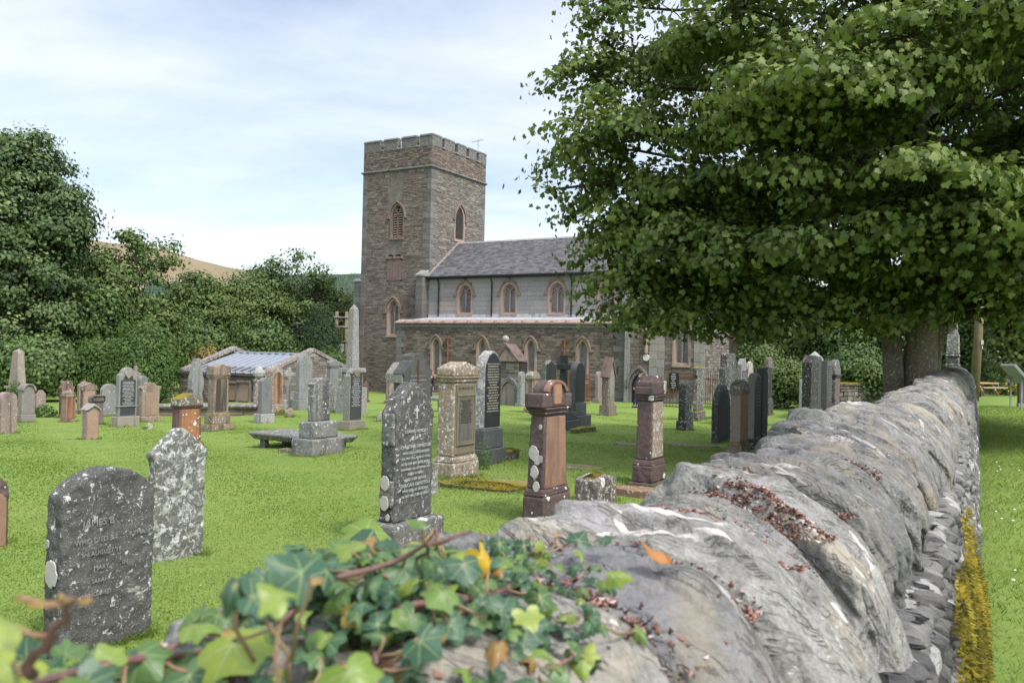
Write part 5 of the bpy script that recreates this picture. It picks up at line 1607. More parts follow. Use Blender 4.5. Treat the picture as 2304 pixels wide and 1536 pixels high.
# ------------------------------------------------------------------ gravestones: all face the east like the church
GU = CN.copy(); GN = CE.copy()          # width direction, front direction
GROT = math.atan2(GU.y, GU.x)
rg_ = random.Random(8)
GRP = 'gravestones standing in the churchyard'
def foot(sh, yB):
    """ground point, depth, width and thickness from where its near bottom corner and edges are seen"""
    xL, xC, xR = sh
    p, d = hit(xC, yB)
    def solve(direc, x):
        a = p - CAM; k_ = (x - 1152) / FPX
        return (k_ * a.dot(FW) - a.dot(RT)) / (direc.dot(RT) - k_ * direc.dot(FW))
    return p, d, solve(GU, xR), solve(-GN, xL)
def prof(kind, w, h, r=.5):
    hw = w / 2
    if isinstance(kind, (list, tuple)):
        return [(x * w, z * h) for x, z in kind]
    if kind == 'flat': return [(-hw, 0), (hw, 0), (hw, h), (-hw, h)]
    if kind == 'gable': return [(-hw, 0), (hw, 0), (hw, h - r * w), (0, h), (-hw, h - r * w)]
    if kind == 'chamfer': return [(-hw, 0), (hw, 0), (hw, h - r * w), (hw - r * w, h), (-hw + r * w, h), (-hw, h - r * w)]
    if kind == 'round':
        zs = h - hw
        return [(-hw, 0), (hw, 0)] + [(hw * math.cos(a), zs + hw * math.sin(a)) for a in np.linspace(0, math.pi, 15)]
    if kind == 'seg':
        rise = r * w; R = (hw * hw + rise * rise) / (2 * rise); am = math.asin(min(1, hw / R))
        return [(-hw, 0), (hw, 0)] + [(R * math.sin(a), h - R + R * math.cos(a)) for a in np.linspace(am, -am, 15)]
    if kind == 'point': return arch(w, 0, h - r * w, h, 8)
    if kind == 'shoulder':
        q = hw * .66; zs = h - q
        return [(-hw, 0), (hw, 0), (hw, zs - .05 * w), (hw * .9, zs), (q, zs)] + [(q * math.cos(a), zs + q * math.sin(a)) for a in np.linspace(0, math.pi, 13)] + [(-hw * .9, zs), (-hw, zs - .05 * w)]
    if kind == 'ogee':
        pts = []
        for t in np.linspace(0, 1, 9):
            pts.append((hw * (1 - t) * (1 - .25 * math.sin(math.pi * t * 1.0)) , h - r * w + r * w * (t ** 1.3 + .10 * math.sin(2 * math.pi * t) * -1)))
        return [(-hw, 0), (hw, 0)] + pts + [(-x, z) for x, z in pts[-2::-1]]
FEET = []
def strip_dups(p):
    out = []
    for q in p:
        if not out or math.hypot(q[0] - out[-1][0], q[1] - out[-1][1]) > 1e-4: out.append(q)
    if math.hypot(out[0][0] - out[-1][0], out[0][1] - out[-1][1]) < 1e-4: out.pop()
    return out
def text_mesh(lines):
    """lines: (text, size, x, z); returns vertices and faces standing in the XZ plane"""
    V, F = [], []
    for body, size, x, z in lines:
        cu = bpy.data.curves.new('lettering', 'FONT'); cu.body = body; cu.size = size; cu.align_x = 'CENTER'; cu.extrude = .0015; cu.resolution_u = 2
        ob = bpy.data.objects.new('lettering', cu); COL.objects.link(ob)
        bpy.context.view_layer.update()
        me = bpy.data.meshes.new_from_object(ob.evaluated_get(bpy.context.evaluated_depsgraph_get()))
        b = len(V)
        V += [(q.co.x + x, -q.co.z, q.co.y + z) for q in me.vertices]
        F += [tuple(i + b for i in f.vertices) for f in me.polygons]
        bpy.data.objects.remove(ob); bpy.data.meshes.remove(me); bpy.data.curves.remove(cu)
    return V, F
def worn_rows(n, w, z1, z0, size, seed, fill=.85, far=False):
    """rows of weathered cut letter strokes that can no longer be read"""
    r = random.Random(seed); mb = MB()
    for i in range(n):
        z = z1 + (z0 - z1) * i / max(1, n - 1)
        L = w * r.uniform(.5, 1.0) if i % 3 else w * r.uniform(.8, 1.0)
        x = -L / 2; s = size * (1.2 if i % 4 == 1 else 1)
        while x < L / 2:
            if far:                      # too far off to show single letters: whole worn words
                q = min(s * r.uniform(1.2, 4.2), L / 2 - x); mb.box(x, x + q, -.002, .001, z + s * .1, z + s * .66); x += q + s * .55
                continue
            if r.random() > .16:
                cw = s * r.uniform(.45, .7); st = s * .14
                if r.random() < fill:
                    for q in range(r.choice((1, 2, 2))):
                        xx = x + cw * q * .8; mb.box(xx, xx + st, -.002, .001, z, z + s)
                    if r.random() < .7:
                        zz_ = z + s * r.choice((0, .45, .86)); mb.box(x, x + cw, -.0023, .001, zz_, zz_ + st)
                x += cw + s * .3
            else: x += s * .7
    return mb
def grave(label, sh, yT, yB, top='round', r=.3, mat=None, plinth=(), front=None, inset=.88, rows=0, letters='letters_worn', text=None, wear=None, lean=(0, 0), name='gravestone', cat='gravestone', bevel=.012, scale_t=1.0, panel_shape=None, rowz=(.86, .30), hood=None, frame=None, rowsize=.03):
    p, d, w, t = foot(sh, yB)
    t *= scale_t
    H = (yB - yT) * d / FPX
    c_ = p + GU * (w / 2) - GN * (t / 2)
    root = empty(name, (c_.x, c_.y, g(c_.x, c_.y) - .02), GROT)
    root.rotation_euler = (lean[0], lean[1], GROT)
    tag(root, label, cat, GRP); FEET.append((c_, w + 2 * (plinth[0][1] if plinth else 0), t + 2 * (plinth[0][1] if plinth else 0), d))
    z = 0.0
    steps = []
    for hp, over in plinth:
        h = hp * d / FPX + (.03 if z == 0 else 0)
        steps.append((over, z, z + h)); z += h
    for over, a, b in steps:
        mb = MB(); mb.frust(w + 2 * over, t + 2 * over, a - (.25 if a == 0 else 0), w + 2 * over - .01, t + 2 * over - .01, b)
        o = mb.build('plinth', mat[1] if isinstance(mat, tuple) else mat, root, bevel=.015)
        if wear: weather(o, wear * 1.3, .02, .09)
    hb = H - z
    body = strip_dups(prof(top, w, hb, r))
    mb = MB(); mb.prism([(x, zz_ + z - (.25 if not steps and zz_ < .01 else 0)) for x, zz_ in body], -t / 2, t / 2)
    m0 = mat[0] if isinstance(mat, tuple) else mat
    o = mb.build('slab', m0, root, bevel=bevel)
    if wear: weather(o, wear, .028, .07, .008, .02)
    info = dict(root=root, w=w, t=t, h=H, z=z, hb=hb, d=d, slab=o)
    yf = -t / 2 - (.012 if wear else .004)
    if front:
        sc_ = inset; pw = w * sc_; ph = hb * (sc_ if isinstance(top, str) else sc_) - .03
        pr = strip_dups(prof(panel_shape or top, pw, ph, r))
        mb = MB(); mb.prism([(x, q + z + .03) for x, q in pr], yf, -t / 2 + .03)
        mb.build('inscription_panel', front, root, bevel=.004); yf -= .001
    if hood:      # raised hood along the top edge
        q = [b_ for b_ in body if b_[1] > hb * hood]
        qi = [(x * .80, zz_ - .07 * w - (.0)) for x, zz_ in q]
        mb = MB(); mb.ring([(x * 1.08, zz_ + z + .035 * w) for x, zz_ in q], [(x, zz_ + z) for x, zz_ in qi], -t / 2 - .05, t / 2 + .03, closed=False)
        mb.build('hood_mould', m0, root, bevel=.01)
    if rows:
        mb = worn_rows(rows, w * inset * .78, z + hb * rowz[0], z + hb * rowz[1], min(rowsize, hb * (rowz[0] - rowz[1]) / rows * .62), len(label) * 7 + rows, far=d > 9)
        mb.v = [(x, y + yf, zz_) for x, y, zz_ in mb.v]
        mb.build('inscription', M[letters], root)
    if text:
        for b_, s_, x_, q_ in text:
            V, F = text_mesh([(b_, s_ * w, x_ * w, z + q_ * hb)])
            me = bpy.data.meshes.new('inscription_line'); me.from_pydata([(x, y + yf, zz_) for x, y, zz_ in V], [], F)
            link('inscription_line', me, M[letters], root)
    return info
def extra(info, name, mat, build, bevel=.012, wear=None):
    mb = MB(); build(mb, info['w'], info['t'], info['h'])
    o = mb.build(name, mat, info['root'], bevel=bevel)
    if wear: weather(o, wear, .02, .06, .006, .02)
    return o

def disc(info, y, z, r, mat, x=None):
    """a round crust of white lichen on the near side of a stone; y as a share of the thickness, z of the height"""
    rr = random.Random(int(z * 1000)); n = 22
    px_ = -info['w'] / 2 - (.011 if x is None else x)
    pts = [(r * math.cos(a) * .72 * rr.uniform(.86, 1.08), r * math.sin(a) * rr.uniform(.88, 1.08)) for a in np.linspace(0, 2 * math.pi, n + 1)[:-1]]
    mb = MB(); vs = [(px_, y * info['t'] + a, z * info['h'] + b) for a, b in pts] + [(px_ - .006, y * info['t'] + a * .93, z * info['h'] + b * .93) for a, b in pts] + [(px_ - .007, y * info['t'], z * info['h'])]
    mb.add(vs, [(i, (i + 1) % n, n + (i + 1) % n, n + i) for i in range(n)] + [(n + i, n + (i + 1) % n, 2 * n) for i in range(n)])
    return mb.build('lichen_disc', mat, info['root'])
S_disc = stone((.52, .48, .44), (.43, .40, .37), specks=.2, bump=.004, fine=.6)
S_disc2 = stone((.40, .39, .33), (.33, .32, .27), specks=.3, bump=.005, fine=.8)
# stone kinds
S_grey = stone((.25, .25, .235), (.19, .19, .18), dark=.25, specks=.5, lichen=.12)
S_grey2 = stone((.22, .225, .22), (.175, .175, .17), dark=.15, specks=.35)
S_black = stone((.078, .074, .069), (.125, .118, .108), dark=.25, specks=.50, lichen=.10, tint=(.25, .24, .20), bump=.008, crust=.22)
S_blackside = stone((.17, .16, .145), (.12, .115, .105), dark=.3, specks=.6, lichen=.35, spots=.5, tint=(.30, .29, .24), bump=.012, crust=.3)
S_lichen = stone((.19, .185, .165), (.13, .125, .105), dark=.25, specks=.5, lichen=.75, spots=.7, tint=(.30, .30, .25), bump=.014, crust=.4)
S_granite = stone((.030, .034, .035), (.040, .044, .045), rough=.38, bump=.0006, fine=.5, specks=.12)
S_granite2 = stone((.075, .08, .08), (.10, .105, .105), rough=.7, bump=.002, specks=.45)
S_red = stone((.30, .155, .105), (.22, .125, .09), dark=.35, specks=.35, spots=.3, bump=.006)
S_redfront = stone((.33, .185, .125), (.28, .17, .115), dark=.4, specks=.15, bump=.004, darkc=(.09, .05, .04))
S_purple = stone((.135, .088, .080), (.095, .065, .06), dark=.3, specks=.4, spots=.8, bump=.006)
S_pink = stone((.30, .215, .18), (.25, .185, .155), dark=.35, specks=.55, lichen=.12, bump=.006)
S_tan = stone((.34, .25, .175), (.28, .21, .16), dark=.45, specks=.4, lichen=.1, bump=.006, darkc=(.05, .035, .03))
S_tan_moss = stone((.30, .22, .16), (.22, .17, .13), dark=.4, specks=.4, lichen=.25, moss=.75, bump=.01)
S_yel = stone((.22, .19, .12), (.18, .16, .11), dark=.2, specks=.15, bump=.004)
S_yelside = stone((.32, .235, .145), (.26, .205, .145), dark=.2, lichen=.5, specks=.7, spots=.4, bump=.01, tint=(.36, .34, .29))
S_mossy = stone((.16, .15, .125), (.11, .105, .09), dark=.45, lichen=.45, moss=1.0, specks=.3, bump=.012)
S_moss2 = stone((.10, .085, .05), (.15, .13, .08), dark=.4, moss=1.25, lichen=.2, bump=.014)
S_dark = stone((.12, .115, .10), (.08, .08, .07), dark=.5, lichen=.30, specks=.15, bump=.008, tint=(.22, .22, .18))  # dark weathered stone, blackened by moss
S_pale = stone((.38, .37, .34), (.30, .29, .27), dark=.25, lichen=.4, specks=.6, bump=.006)
S_orange = stone((.42, .235, .12), (.36, .20, .12), dark=.6, specks=.3, bump=.005, darkc=(.04, .03, .028))
S_slate = stone((.085, .095, .10), (.07, .078, .082), rough=.55, bump=.001, specks=.2)

# ---- foreground
GABLE = [(-.5, 0), (.5, 0), (.5, .765), (.545, .78), (.545, .815), (.06, .995), (-.06, .995), (-.545, .815), (-.545, .78), (-.5, .765)]
i_ = grave('black weathered round topped headstone rising just behind the ivy, peppered with white lichen', (92, 131, 342), 1062, 1492, 'seg', .24, (S_black, S_blackside), wear=.012, letters='letters_worn',
      text=[('JAMES B . . . . . .', .095, 0, .70), ('WHO DIED AT . . . RYMAN', .068, .02, .61), ('3rd AUGUST 19 . . .', .062, -.06, .54), ('MARY . . . . IN', .062, 0, .46), ('SARAH . . . . .', .058, -.04, .39), ('WHO DIED . . . .', .058, -.08, .32), ('19 . . . .', .055, -.12, .18)], inset=.9)
disc(i_, -.05, .47, .085, S_disc); disc(i_, .2, .62, .03, S_disc2)
i_ = grave('pale grey gabled headstone without plinth covered in thick white and green lichen', (326, 345, 459), 957, 1266, GABLE, .3, S_lichen, wear=.013)
i_ = grave('rusty red stone cut by the left edge of the picture', (-75, -60, 19), 1075, 1243, 'seg', .42, (S_purple, S_purple), wear=.014, front=S_redfront, inset=.80)
ORM = [(-.5, 0), (.5, 0), (.5, .30), (.515, .34), (.5, .40), (.5, .70), (.53, .74), (.5, .80), (.42, .83), (.36, .88), (.20, .94), (.03, 1), (-.03, 1), (-.20, .945), (-.36, .885), (-.42, .835), (-.5, .80), (-.52, .74), (-.5, .70)]
i_ = grave('tall black lichen crusted headstone on a grey plinth with long carved white inscription', (851, 886, 970), 856, 1236, ORM, .3, (S_black, S_blackside), plinth=[(56, .10)], wear=.011, letters='letters_white',
      text=[('IN', .07, 0, .70), ('LOVING MEMORY', .075, 0, .635), ('OF', .07, 0, .585), ('CHRISTINA ORMISTON', .078, 0, .525), ('WHO DIED AT DUNOON', .062, 0, .483), ('25th MAY 1925, AGED 31 YEARS', .054, 0, .445), ('ALSO HER BROTHER JAMES', .062, 0, .405), ('DROWNED 12th SEPTEMBER 1927', .052, 0, .367), ('AGED 18 YEARS', .060, 0, .33), ('ALSO THEIR FATHER', .062, 0, .29), ('DUNCAN ORMISTON', .080, 0, .248), ('WHO DIED AT DUNOON', .060, 0, .21), ('3rd MAY 1936, AGED 63 YEARS', .054, 0, .172), ('. . . . . . . .', .05, 0, .13)])
extra(i_, 'side_moulding', S_blackside, lambda mb, w, t, h: mb.box(-w/2-.035, -w/2+.02, -t*.42, t*.42, h*.26, h*.42), wear=.012)
extra(i_, 'side_moulding', S_blackside, lambda mb, w, t, h: mb.box(-w/2-.025, -w/2+.02, -t*.40, t*.40, h*.62, h*.82), wear=.012)
disc(i_, .02, .405, .075, S_disc, .036); disc(i_, .04, .285, .075, S_disc, .036); disc(i_, -.1, .20, .035, S_disc, .012)
extra(i_, 'cross_carving', M['letters_white'], lambda mb, w, t, h: (mb.box(-.008, .008, -t/2-.013, -t/2+.01, h*.78, h*.86), mb.box(-.03, .03, -t/2-.0133, -t/2+.01, h*.825, h*.838)), bevel=0)
# classical monument with inset tablet
def pillar(label, sh, yT, yB, plinth, cap_px, taper=.93, side=S_tan, front=None, cap='gable', capmat=None, neck=True, rows=0, letters='letters_dark', lean=(0, 0), basemat=None, panel=None, name='gravestone', cat='gravestone', wear=None, text=None):
    p, d, w, t = foot(sh, yB)
    H = (yB - yT) * d / FPX; px = d / FPX
    c_ = p + GU * (w / 2) - GN * (t / 2)
    root = empty(name, (c_.x, c_.y, g(c_.x, c_.y) - .02), GROT); root.rotation_euler = (lean[0], lean[1], GROT)
    tag(root, label, cat, GRP); FEET.append((c_, w + 2 * (plinth[0][1] if plinth else 0), t + 2 * (plinth[0][1] if plinth else 0), d))
    z = 0; capmat = capmat or side; basemat = basemat or side
    for i, (hp, over) in enumerate(plinth):
        h = hp * px + (.02 if i == 0 else 0)
        mb = MB(); mb.frust(w + 2*over, t + 2*over, z - (.25 if i == 0 else 0), w + 2*over - .006, t + 2*over - .006, z + h)
        o = mb.build('plinth', basemat, root, bevel=.012); z += h
        if wear: weather(o, .016, .02, .08)
    ov = plinth[-1][1] if plinth else .06
    mb = MB()
    if plinth:
        mb.frust(w + 1.5*ov, t + 1.5*ov, z + .001, w + 1.5*ov, t + 1.5*ov, z + .02*H)
        mb.frust(w + ov, t + ov, z + .0205*H, w + .3*ov, t + .3*ov, z + .05*H); zs = z + .0505*H
        mb.build('base_mould', basemat, root, bevel=.006)
    else: zs = 0
    zc = H - cap_px * px
    w1, t1 = w * taper, t * (taper + .02)
    mb = MB(); mb.frust(w, t, zs - (.25 if not plinth else 0), w1, t1, zc - (.055*H if neck else 0))
    o = mb.build('shaft', side, root, bevel=.01)
    if wear: weather(o, wear, .014, .06, .004, .02)
    zt = zc - (.055*H if neck else 0)
    if front is not None:
        f = .80 if panel is None else panel
        a, b = .03, .98
        def P(x, q, out): 
            ww = w + (w1 - w) * q; tt = t + (t1 - t) * q
            return (x * ww * f, -tt/2 - out, zs + (zt - zs) * q)
        o_ = .012 if wear else .004
        mb = MB(); mb.add([P(-.5, a, o_), P(.5, a, o_), P(.5, b, o_), P(-.5, b, o_), P(-.5, a, -.02), P(.5, a, -.02), P(.5, b, -.02), P(-.5, b, -.02)], [(0,1,2,3),(4,7,6,5),(0,4,5,1),(1,5,6,2),(2,6,7,3),(3,7,4,0)])
        mb.build('front_panel', front, root, bevel=.004)
        if rows:
            mb = worn_rows(rows, w1 * f * .8, zs + (zt - zs) * .9, zs + (zt - zs) * .3, .032, rows + len(label), far=d > 9)
            sl = (t1 - t) / 2 / (zt - zs)
            mb.v = [(x, y - (t/2 + sl * (q - zs)) - o_ - .002, q) for x, y, q in mb.v]
            mb.build('inscription', M[letters], root)
    if neck:
        mb = MB(); q = zt
        for (e0, e1, hh) in ((.00, .02, .012), (.045, .045, .012), (.03, .075, .020), (.08, .08, .011)):
            mb.frust(w1 + e0*w1*2, t1 + e0*w1*2, q + .0005, w1 + e1*w1*2, t1 + e1*w1*2, q + hh*H); q += hh*H
        mb.build('neck_mould', side, root, bevel=.005)
    mb = MB(); W, T = w1 * 1.14, t1 * 1.16; hc = H - zc
    if cap == 'gable':
        mb.prism([(-W/2, zc), (W/2, zc), (W/2, zc + hc*.55), (0, H), (-W/2, zc + hc*.55)], -T/2, T/2)
    elif cap == 'tall_gable':
        mb.prism([(-W/2, zc), (W/2, zc), (W/2, zc + hc*.45), (W*.12, H), (-W*.12, H), (-W/2, zc + hc*.45)], -T/2, T/2)
    elif cap == 'hip':
        mb.frust(W, T, zc, W, T, zc + hc*.5); mb.frust(W, T, zc + hc*.502, W*.45, T*.6, H)
    elif cap == 'flat':
        mb.frust(W*1.03, T*1.03, zc, W*1.03, T*1.03, zc + hc*.7); mb.frust(W*.9, T*.9, zc + hc*.702, W*.7, T*.7, H)
    elif cap == 'barrel':
        mb.frust(W, T, zc, W, T, zc + hc*.42)
        R = W * .42; n = 10
        mb.prism([(-R, zc + hc*.422), (R, zc + hc*.422)] + [(R * math.cos(a), zc + hc*.55 + hc*.45*math.sin(a)) for a in np.linspace(0, math.pi, n)], -T*.42, T*.42)
    o = mb.build('cap', capmat, root, bevel=.012)
    if wear: weather(o, wear * 1.1, .018, .05, .006, .02)
    return dict(root=root, w=w, t=t, w1=w1, t1=t1, h=H, zc=zc, zs=zs, zt=zt, hc=hc, d=d)
i_ = pillar('big yellowish classical headstone with recessed tablet and heavy gabled cap', (981, 1017, 1068), 808, 1076, [(36, .05)], 34, .97, S_yelside, S_yel, 'gable', S_yelside, neck=True, panel=.88, wear=.014)
def tablet(mb, w, t, h):
    z0, z1 = i_['zs'] + .16, i_['zt'] - .17
    for k_, e in enumerate((0, .03)):
        a = w * .40 - e; mb.ring([(-a, z0 + e), (a, z0 + e), (a, z1 - e), (-a, z1 - e)], [(-a + .028, z0 + e + .028), (a - .028, z0 + e + .028), (a - .028, z1 - e - .028), (-a + .028, z1 - e - .028)], -t/2 - .034 + k_*.012, -t/2 + .01)
extra(i_, 'tablet_frame', S_yel, tablet, .004)
extra(i_, 'tablet', stone((.16, .155, .125), (.13, .125, .10), dark=.35, specks=.3, bump=.002), lambda mb, w, t, h: mb.box(-w*.345, w*.345, -t/2 - .019, -t/2, i_['zs'] + .19, i_['zt'] - .20), .002)
V, F = text_mesh([('IN MEMORY OF', .055, 0, i_['zt'] - .10)])
me = bpy.data.meshes.new('inscription'); me.from_pydata([(x, y - i_['t']*.99/2 - .0145, z) for x, y, z in V], [], F); link('inscription', me, M['letters_dark'], i_['root'])
mb = worn_rows(15, i_['w'] * .56, i_['zt'] - .27, i_['zs'] + .48, .034, 77, far=True); mb.v = [(x, y - i_['t']/2 - .020, z) for x, y, z in mb.v]; mb.build('inscription', M['letters_dark'], i_['root'])
i_ = grave('tall dark pointed granite headstone with rough pale sides and rows of gilt text', (1066, 1087, 1123), 785, 1046, 'point', .62, (stone((.27, .265, .26), (.20, .195, .19), dark=.2, lichen=.6, specks=.8, spots=.6, bump=.012), S_granite2), plinth=[(34, .10), (44, .05)], front=S_granite, inset=.97, rows=19, letters='letters_gilt', rowz=(.82, .22), rowsize=.028)
# red sandstone pillar on the lawn
i_ = pillar('red sandstone pillar monument with horned barrel cap and white lichen discs on its side', (1182, 1219, 1274), 856, 1184, [(62, .035)], 62, .86, S_purple, S_redfront, 'none' if False else 'barrel', S_purple, panel=.86, basemat=S_purple, wear=.013)
for a_, b_, c_ in ((.30, .16, -.44), (.24, .15, .46)): extra(i_, 'cap_horn', S_purple, lambda mb, w, t, h: mb.frust(w*a_, i_['t1']*1.3, i_['zc'] + .002, w*(a_+.01), i_['t1']*1.34, i_['zc'] + b_, w*c_), .012)
extra(i_, 'cap_carving', S_orange, lambda mb, w, t, h: mb.prism([(-.09, i_['zc'] + .03), (.09, i_['zc'] + .03), (.12, i_['zc'] + .13), (.10, h - .06)] + [(.10 * math.cos(a), h - .06 + .05 * math.sin(a)) for a in np.linspace(.2, 2.94, 7)] + [(-.10, h - .06), (-.12, i_['zc'] + .13)], -i_['t1']*.62, 0), .012)
extra(i_, 'hood_mould', S_red, lambda mb, w, t, h: mb.ring([(w*.42 * math.cos(a), i_['zc'] + i_['hc']*.55 + i_['hc']*.47*math.sin(a)) for a in np.linspace(.1, 3.04, 10)], [(w*.34 * math.cos(a), i_['zc'] + i_['hc']*.53 + i_['hc']*.36*math.sin(a)) for a in np.linspace(.1, 3.04, 10)], -i_['t1']*.66, -i_['t1']*.3, closed=False), .006)
extra(i_, 'panel_mould', S_red, lambda mb, w, t, h: mb.box(-w*.46, w*.46, -t/2 - .012, -t/2 + .02, i_['zs'] + .002, i_['zs'] + .05), .006)
disc(i_, .10, .50, .085, S_disc, -.004); disc(i_, -.12, .455, .06, S_disc, -.003); disc(i_, .02, .37, .07, S_disc, .0); disc(i_, -.30, .46, .045, S_disc2, -.003); disc(i_, -.12, .27, .06, S_disc, .006); disc(i_, -.25, .68, .03, S_disc, -.015)
i_ = pillar('purple brown pillar monument with flat horned cap in front of the church door', (1428, 1463, 1491), 842, 1094, [(8, .10), (38, .04)], 44, .93, S_purple, stone((.33, .24, .16), (.27, .20, .14), dark=.3, lichen=.55, spots=.9, specks=.6, orange=.3, bump=.008, tint=(.5, .49, .44)), 'flat', S_purple, panel=.84, wear=.013)
extra(i_, 'cap_horn', stone((.40, .38, .32), (.30, .26, .20), lichen=.7, spots=.8, orange=.6, bump=.01, tint=(.5, .49, .44)), lambda mb, w, t, h: mb.frust(w*.22, i_['t1']*1.2, i_['zc'] + .005, w*.24, i_['t1']*1.22, i_['zc'] + .2, w*.46), .012)
extra(i_, 'cap_horn', S_purple, lambda mb, w, t, h: mb.frust(w*.22, i_['t1']*1.2, i_['zc'] + .005, w*.24, i_['t1']*1.22, i_['zc'] + .12, -w*.46), .012)
i_ = pillar('tan sandstone pillar with lichen crusted cap just beyond the nearest wall caps', (1641, 1664, 1682), 853, 1030, [(26, .05)], 24, .96, stone((.34, .255, .20), (.28, .22, .18), dark=.1, specks=.9, bump=.006), stone((.42, .26, .14), (.34, .25, .11), dark=.3, moss=.2, bump=.005), 'hip', stone((.27, .245, .19), (.20, .185, .14), lichen=.6, moss=.4, bump=.012), basemat=S_tan_moss, panel=.96)
# ---- red mossy pillar behind the lichen gable
i_ = pillar('orange red sandstone pillar with mossy cap rising behind the pale lichen gable stone', (384, 402, 452), 882, 1010, [(10, .05)], 28, .95, stone((.19, .10, .085), (.14, .09, .08), dark=.3, specks=.5, spots=.6, bump=.006), stone((.42, .19, .08), (.36, .16, .08), dark=.4, spots=.55, specks=.4, bump=.005), 'gable', stone((.20, .17, .12), (.15, .12, .09), lichen=.5, moss=1.1, specks=.4, bump=.012), basemat=S_moss2, panel=.82)
i_ = pillar('tall tan classical headstone streaked black with pedimented corner cap near the metal roof', (465, 479, 513), 817, 970, [(16, .10), (18, .05)], 25, .97, S_tan, stone((.33, .28, .18), (.27, .22, .15), dark=.75, specks=.3, moss=0, bump=.005, darkc=(.04, .032, .03)), 'tall_gable', S_tan, panel=.72, basemat=S_tan_moss)
for sg in (-1, 1): extra(i_, 'cap_horn', S_tan, lambda mb, w, t, h: mb.frust(w*.22, i_['t1']*1.22, i_['zc'] + .004, w*.24, i_['t1']*1.24, i_['zc'] + i_['hc']*.8, sg*w*.46), .012)

# ---- left group
grave('pink round topped headstone at the far left edge', (-14, 2, 38), 881, 976, 'round', .5, S_pink, rows=0)
grave('grey arch hooded headstone on a mossy foot beside the ivy clad obelisk', (39, 48, 78), 862, 950, 'round', .5, stone((.25, .22, .19), (.20, .18, .155), dark=.2, specks=.7), plinth=[(17, .03)], hood=.62)
grave('small curved pediment headstone behind the low bush at left', (78, 82, 103), 876, 918, 'shoulder', .3, S_pink, plinth=[(5, .04)])
def obelisk(label, sh, yT, yB, plinth, mat, top_frac=.6, tip=.09, ped=None):
    p, d, w, t = foot(sh, yB); H = (yB - yT) * d / FPX; px = d / FPX
    t = max(t, w * .8) if ped is None else t
    c_ = p + GU * (w / 2) - GN * (t / 2)
    root = empty('obelisk', (c_.x, c_.y, g(c_.x, c_.y) - .02), GROT); tag(root, label, 'obelisk', 'obelisks in the churchyard')
    z = 0
    for i, (hp, over) in enumerate(plinth):
        h = hp * px; mb = MB(); mb.frust(w + 2*over, t + 2*over, z - (.2 if i == 0 else 0), w + 2*over - .01, t + 2*over - .01, z + h); mb.build('pedestal', mat, root, bevel=.015); z += h
    mb = MB(); zt = H - tip * H
    mb.frust(w, t, z, w * top_frac, t * top_frac, zt); mb.frust(w * top_frac, t * top_frac, zt + .001, .02, .02, H)
    o = mb.build('shaft', mat, root, bevel=.015)
    return dict(root=root, w=w, t=t, h=H, z=z, d=d)
obelisk('tan and grey obelisk with ivy at its foot near the left edge', (17, 37, 58), 783, 915, [(28, .10), (14, .05), (6, .12)], stone((.31, .245, .185), (.25, .21, .17), dark=.2, specks=.7, lichen=.1), .62, .04)
grave('red brown headstone with scrolled top standing behind its twin', (131, 138, 165), 856, 942, [(-.5, 0), (.5, 0), (.5, .74), (.58, .76), (.58, .82), (.44, .84), (.40, .95), (.22, 1), (-.22, 1), (-.40, .95), (-.44, .84), (-.58, .82), (-.58, .76), (-.5, .74)], .3, stone((.30, .17, .12), (.25, .15, .11), dark=.5, spots=.5, specks=.5), plinth=[(8, .03)])
i_ = pillar('red brown headstone with block cap and dark stained foot, front one of the twins', (136, 148, 169), 878, 951, [(4, .03)], 14, .98, stone((.38, .24, .17), (.30, .17, .12), dark=.4, specks=.4), stone((.34, .17, .11), (.28, .15, .10), dark=.6, specks=.25, darkc=(.10, .04, .025)), 'barrel', S_tan, neck=False)
grave('brown pediment headstone behind the scroll capped tan one', (172, 177, 205), 856, 928, 'gable', .28, S_pink, plinth=[(6, .04)])
i_ = pillar('tan headstone with heavy scroll carved cap in the left rows', (179, 185, 216), 860, 931, [(8, .05)], 18, .98, S_tan, S_redfront if False else stone((.40, .27, .19), (.35, .25, .18), dark=.1, specks=.2), 'gable', stone((.30, .20, .14), (.24, .17, .125), dark=.4, lichen=.3, specks=.4, bump=.014), neck=False)
i_ = grave('grey headstone with oval moulded head behind the small gabled stone', (198, 208, 233), 888, 957, [(-.5, 0), (.5, 0), (.46, .74), (.60, .78), (.60, .93), (.48, 1), (-.48, 1), (-.60, .93), (-.60, .78), (-.46, .74)], .3, stone((.28, .22, .19), (.22, .18, .16), dark=.35, specks=.3), rows=0)
extra(i_, 'hood_mould', stone((.10, .09, .085), dark=.4), lambda mb, w, t, h: mb.ring([(-w*.58, h*.79), (w*.58, h*.79), (w*.58, h*.93), (w*.46, h*.99), (-w*.46, h*.99), (-w*.58, h*.93)], [(-w*.50, h*.82), (w*.50, h*.82), (w*.50, h*.91), (w*.40, h*.96), (-w*.40, h*.96), (-w*.50, h*.91)], -t/2 - .03, -t/2 + .02), .005)
i_ = grave('small pinkish gabled headstone alone on the left lawn', (183, 195, 222), 908, 990, 'gable', .30, (S_pink, S_pink), front=stone((.40, .27, .19), (.36, .22, .15), dark=.15, specks=.2), inset=.86)
extra(i_, 'gable_coping', stone((.33, .28, .24), (.27, .23, .20), lichen=.4, specks=.6), lambda mb, w, t, h: mb.ring([(w*.58, h - w*.36), (0, h + .03), (-w*.58, h - w*.36)], [(w*.58, h - w*.46), (0, h - w*.10), (-w*.58, h - w*.46)], -t/2 - .04, t/2 + .03, closed=False), .008)
grave('plain grey round shouldered headstone left of the black plaque stone', (223, 229, 263), 862, 936, 'seg', .35, S_grey, plinth=[(6, .03)])
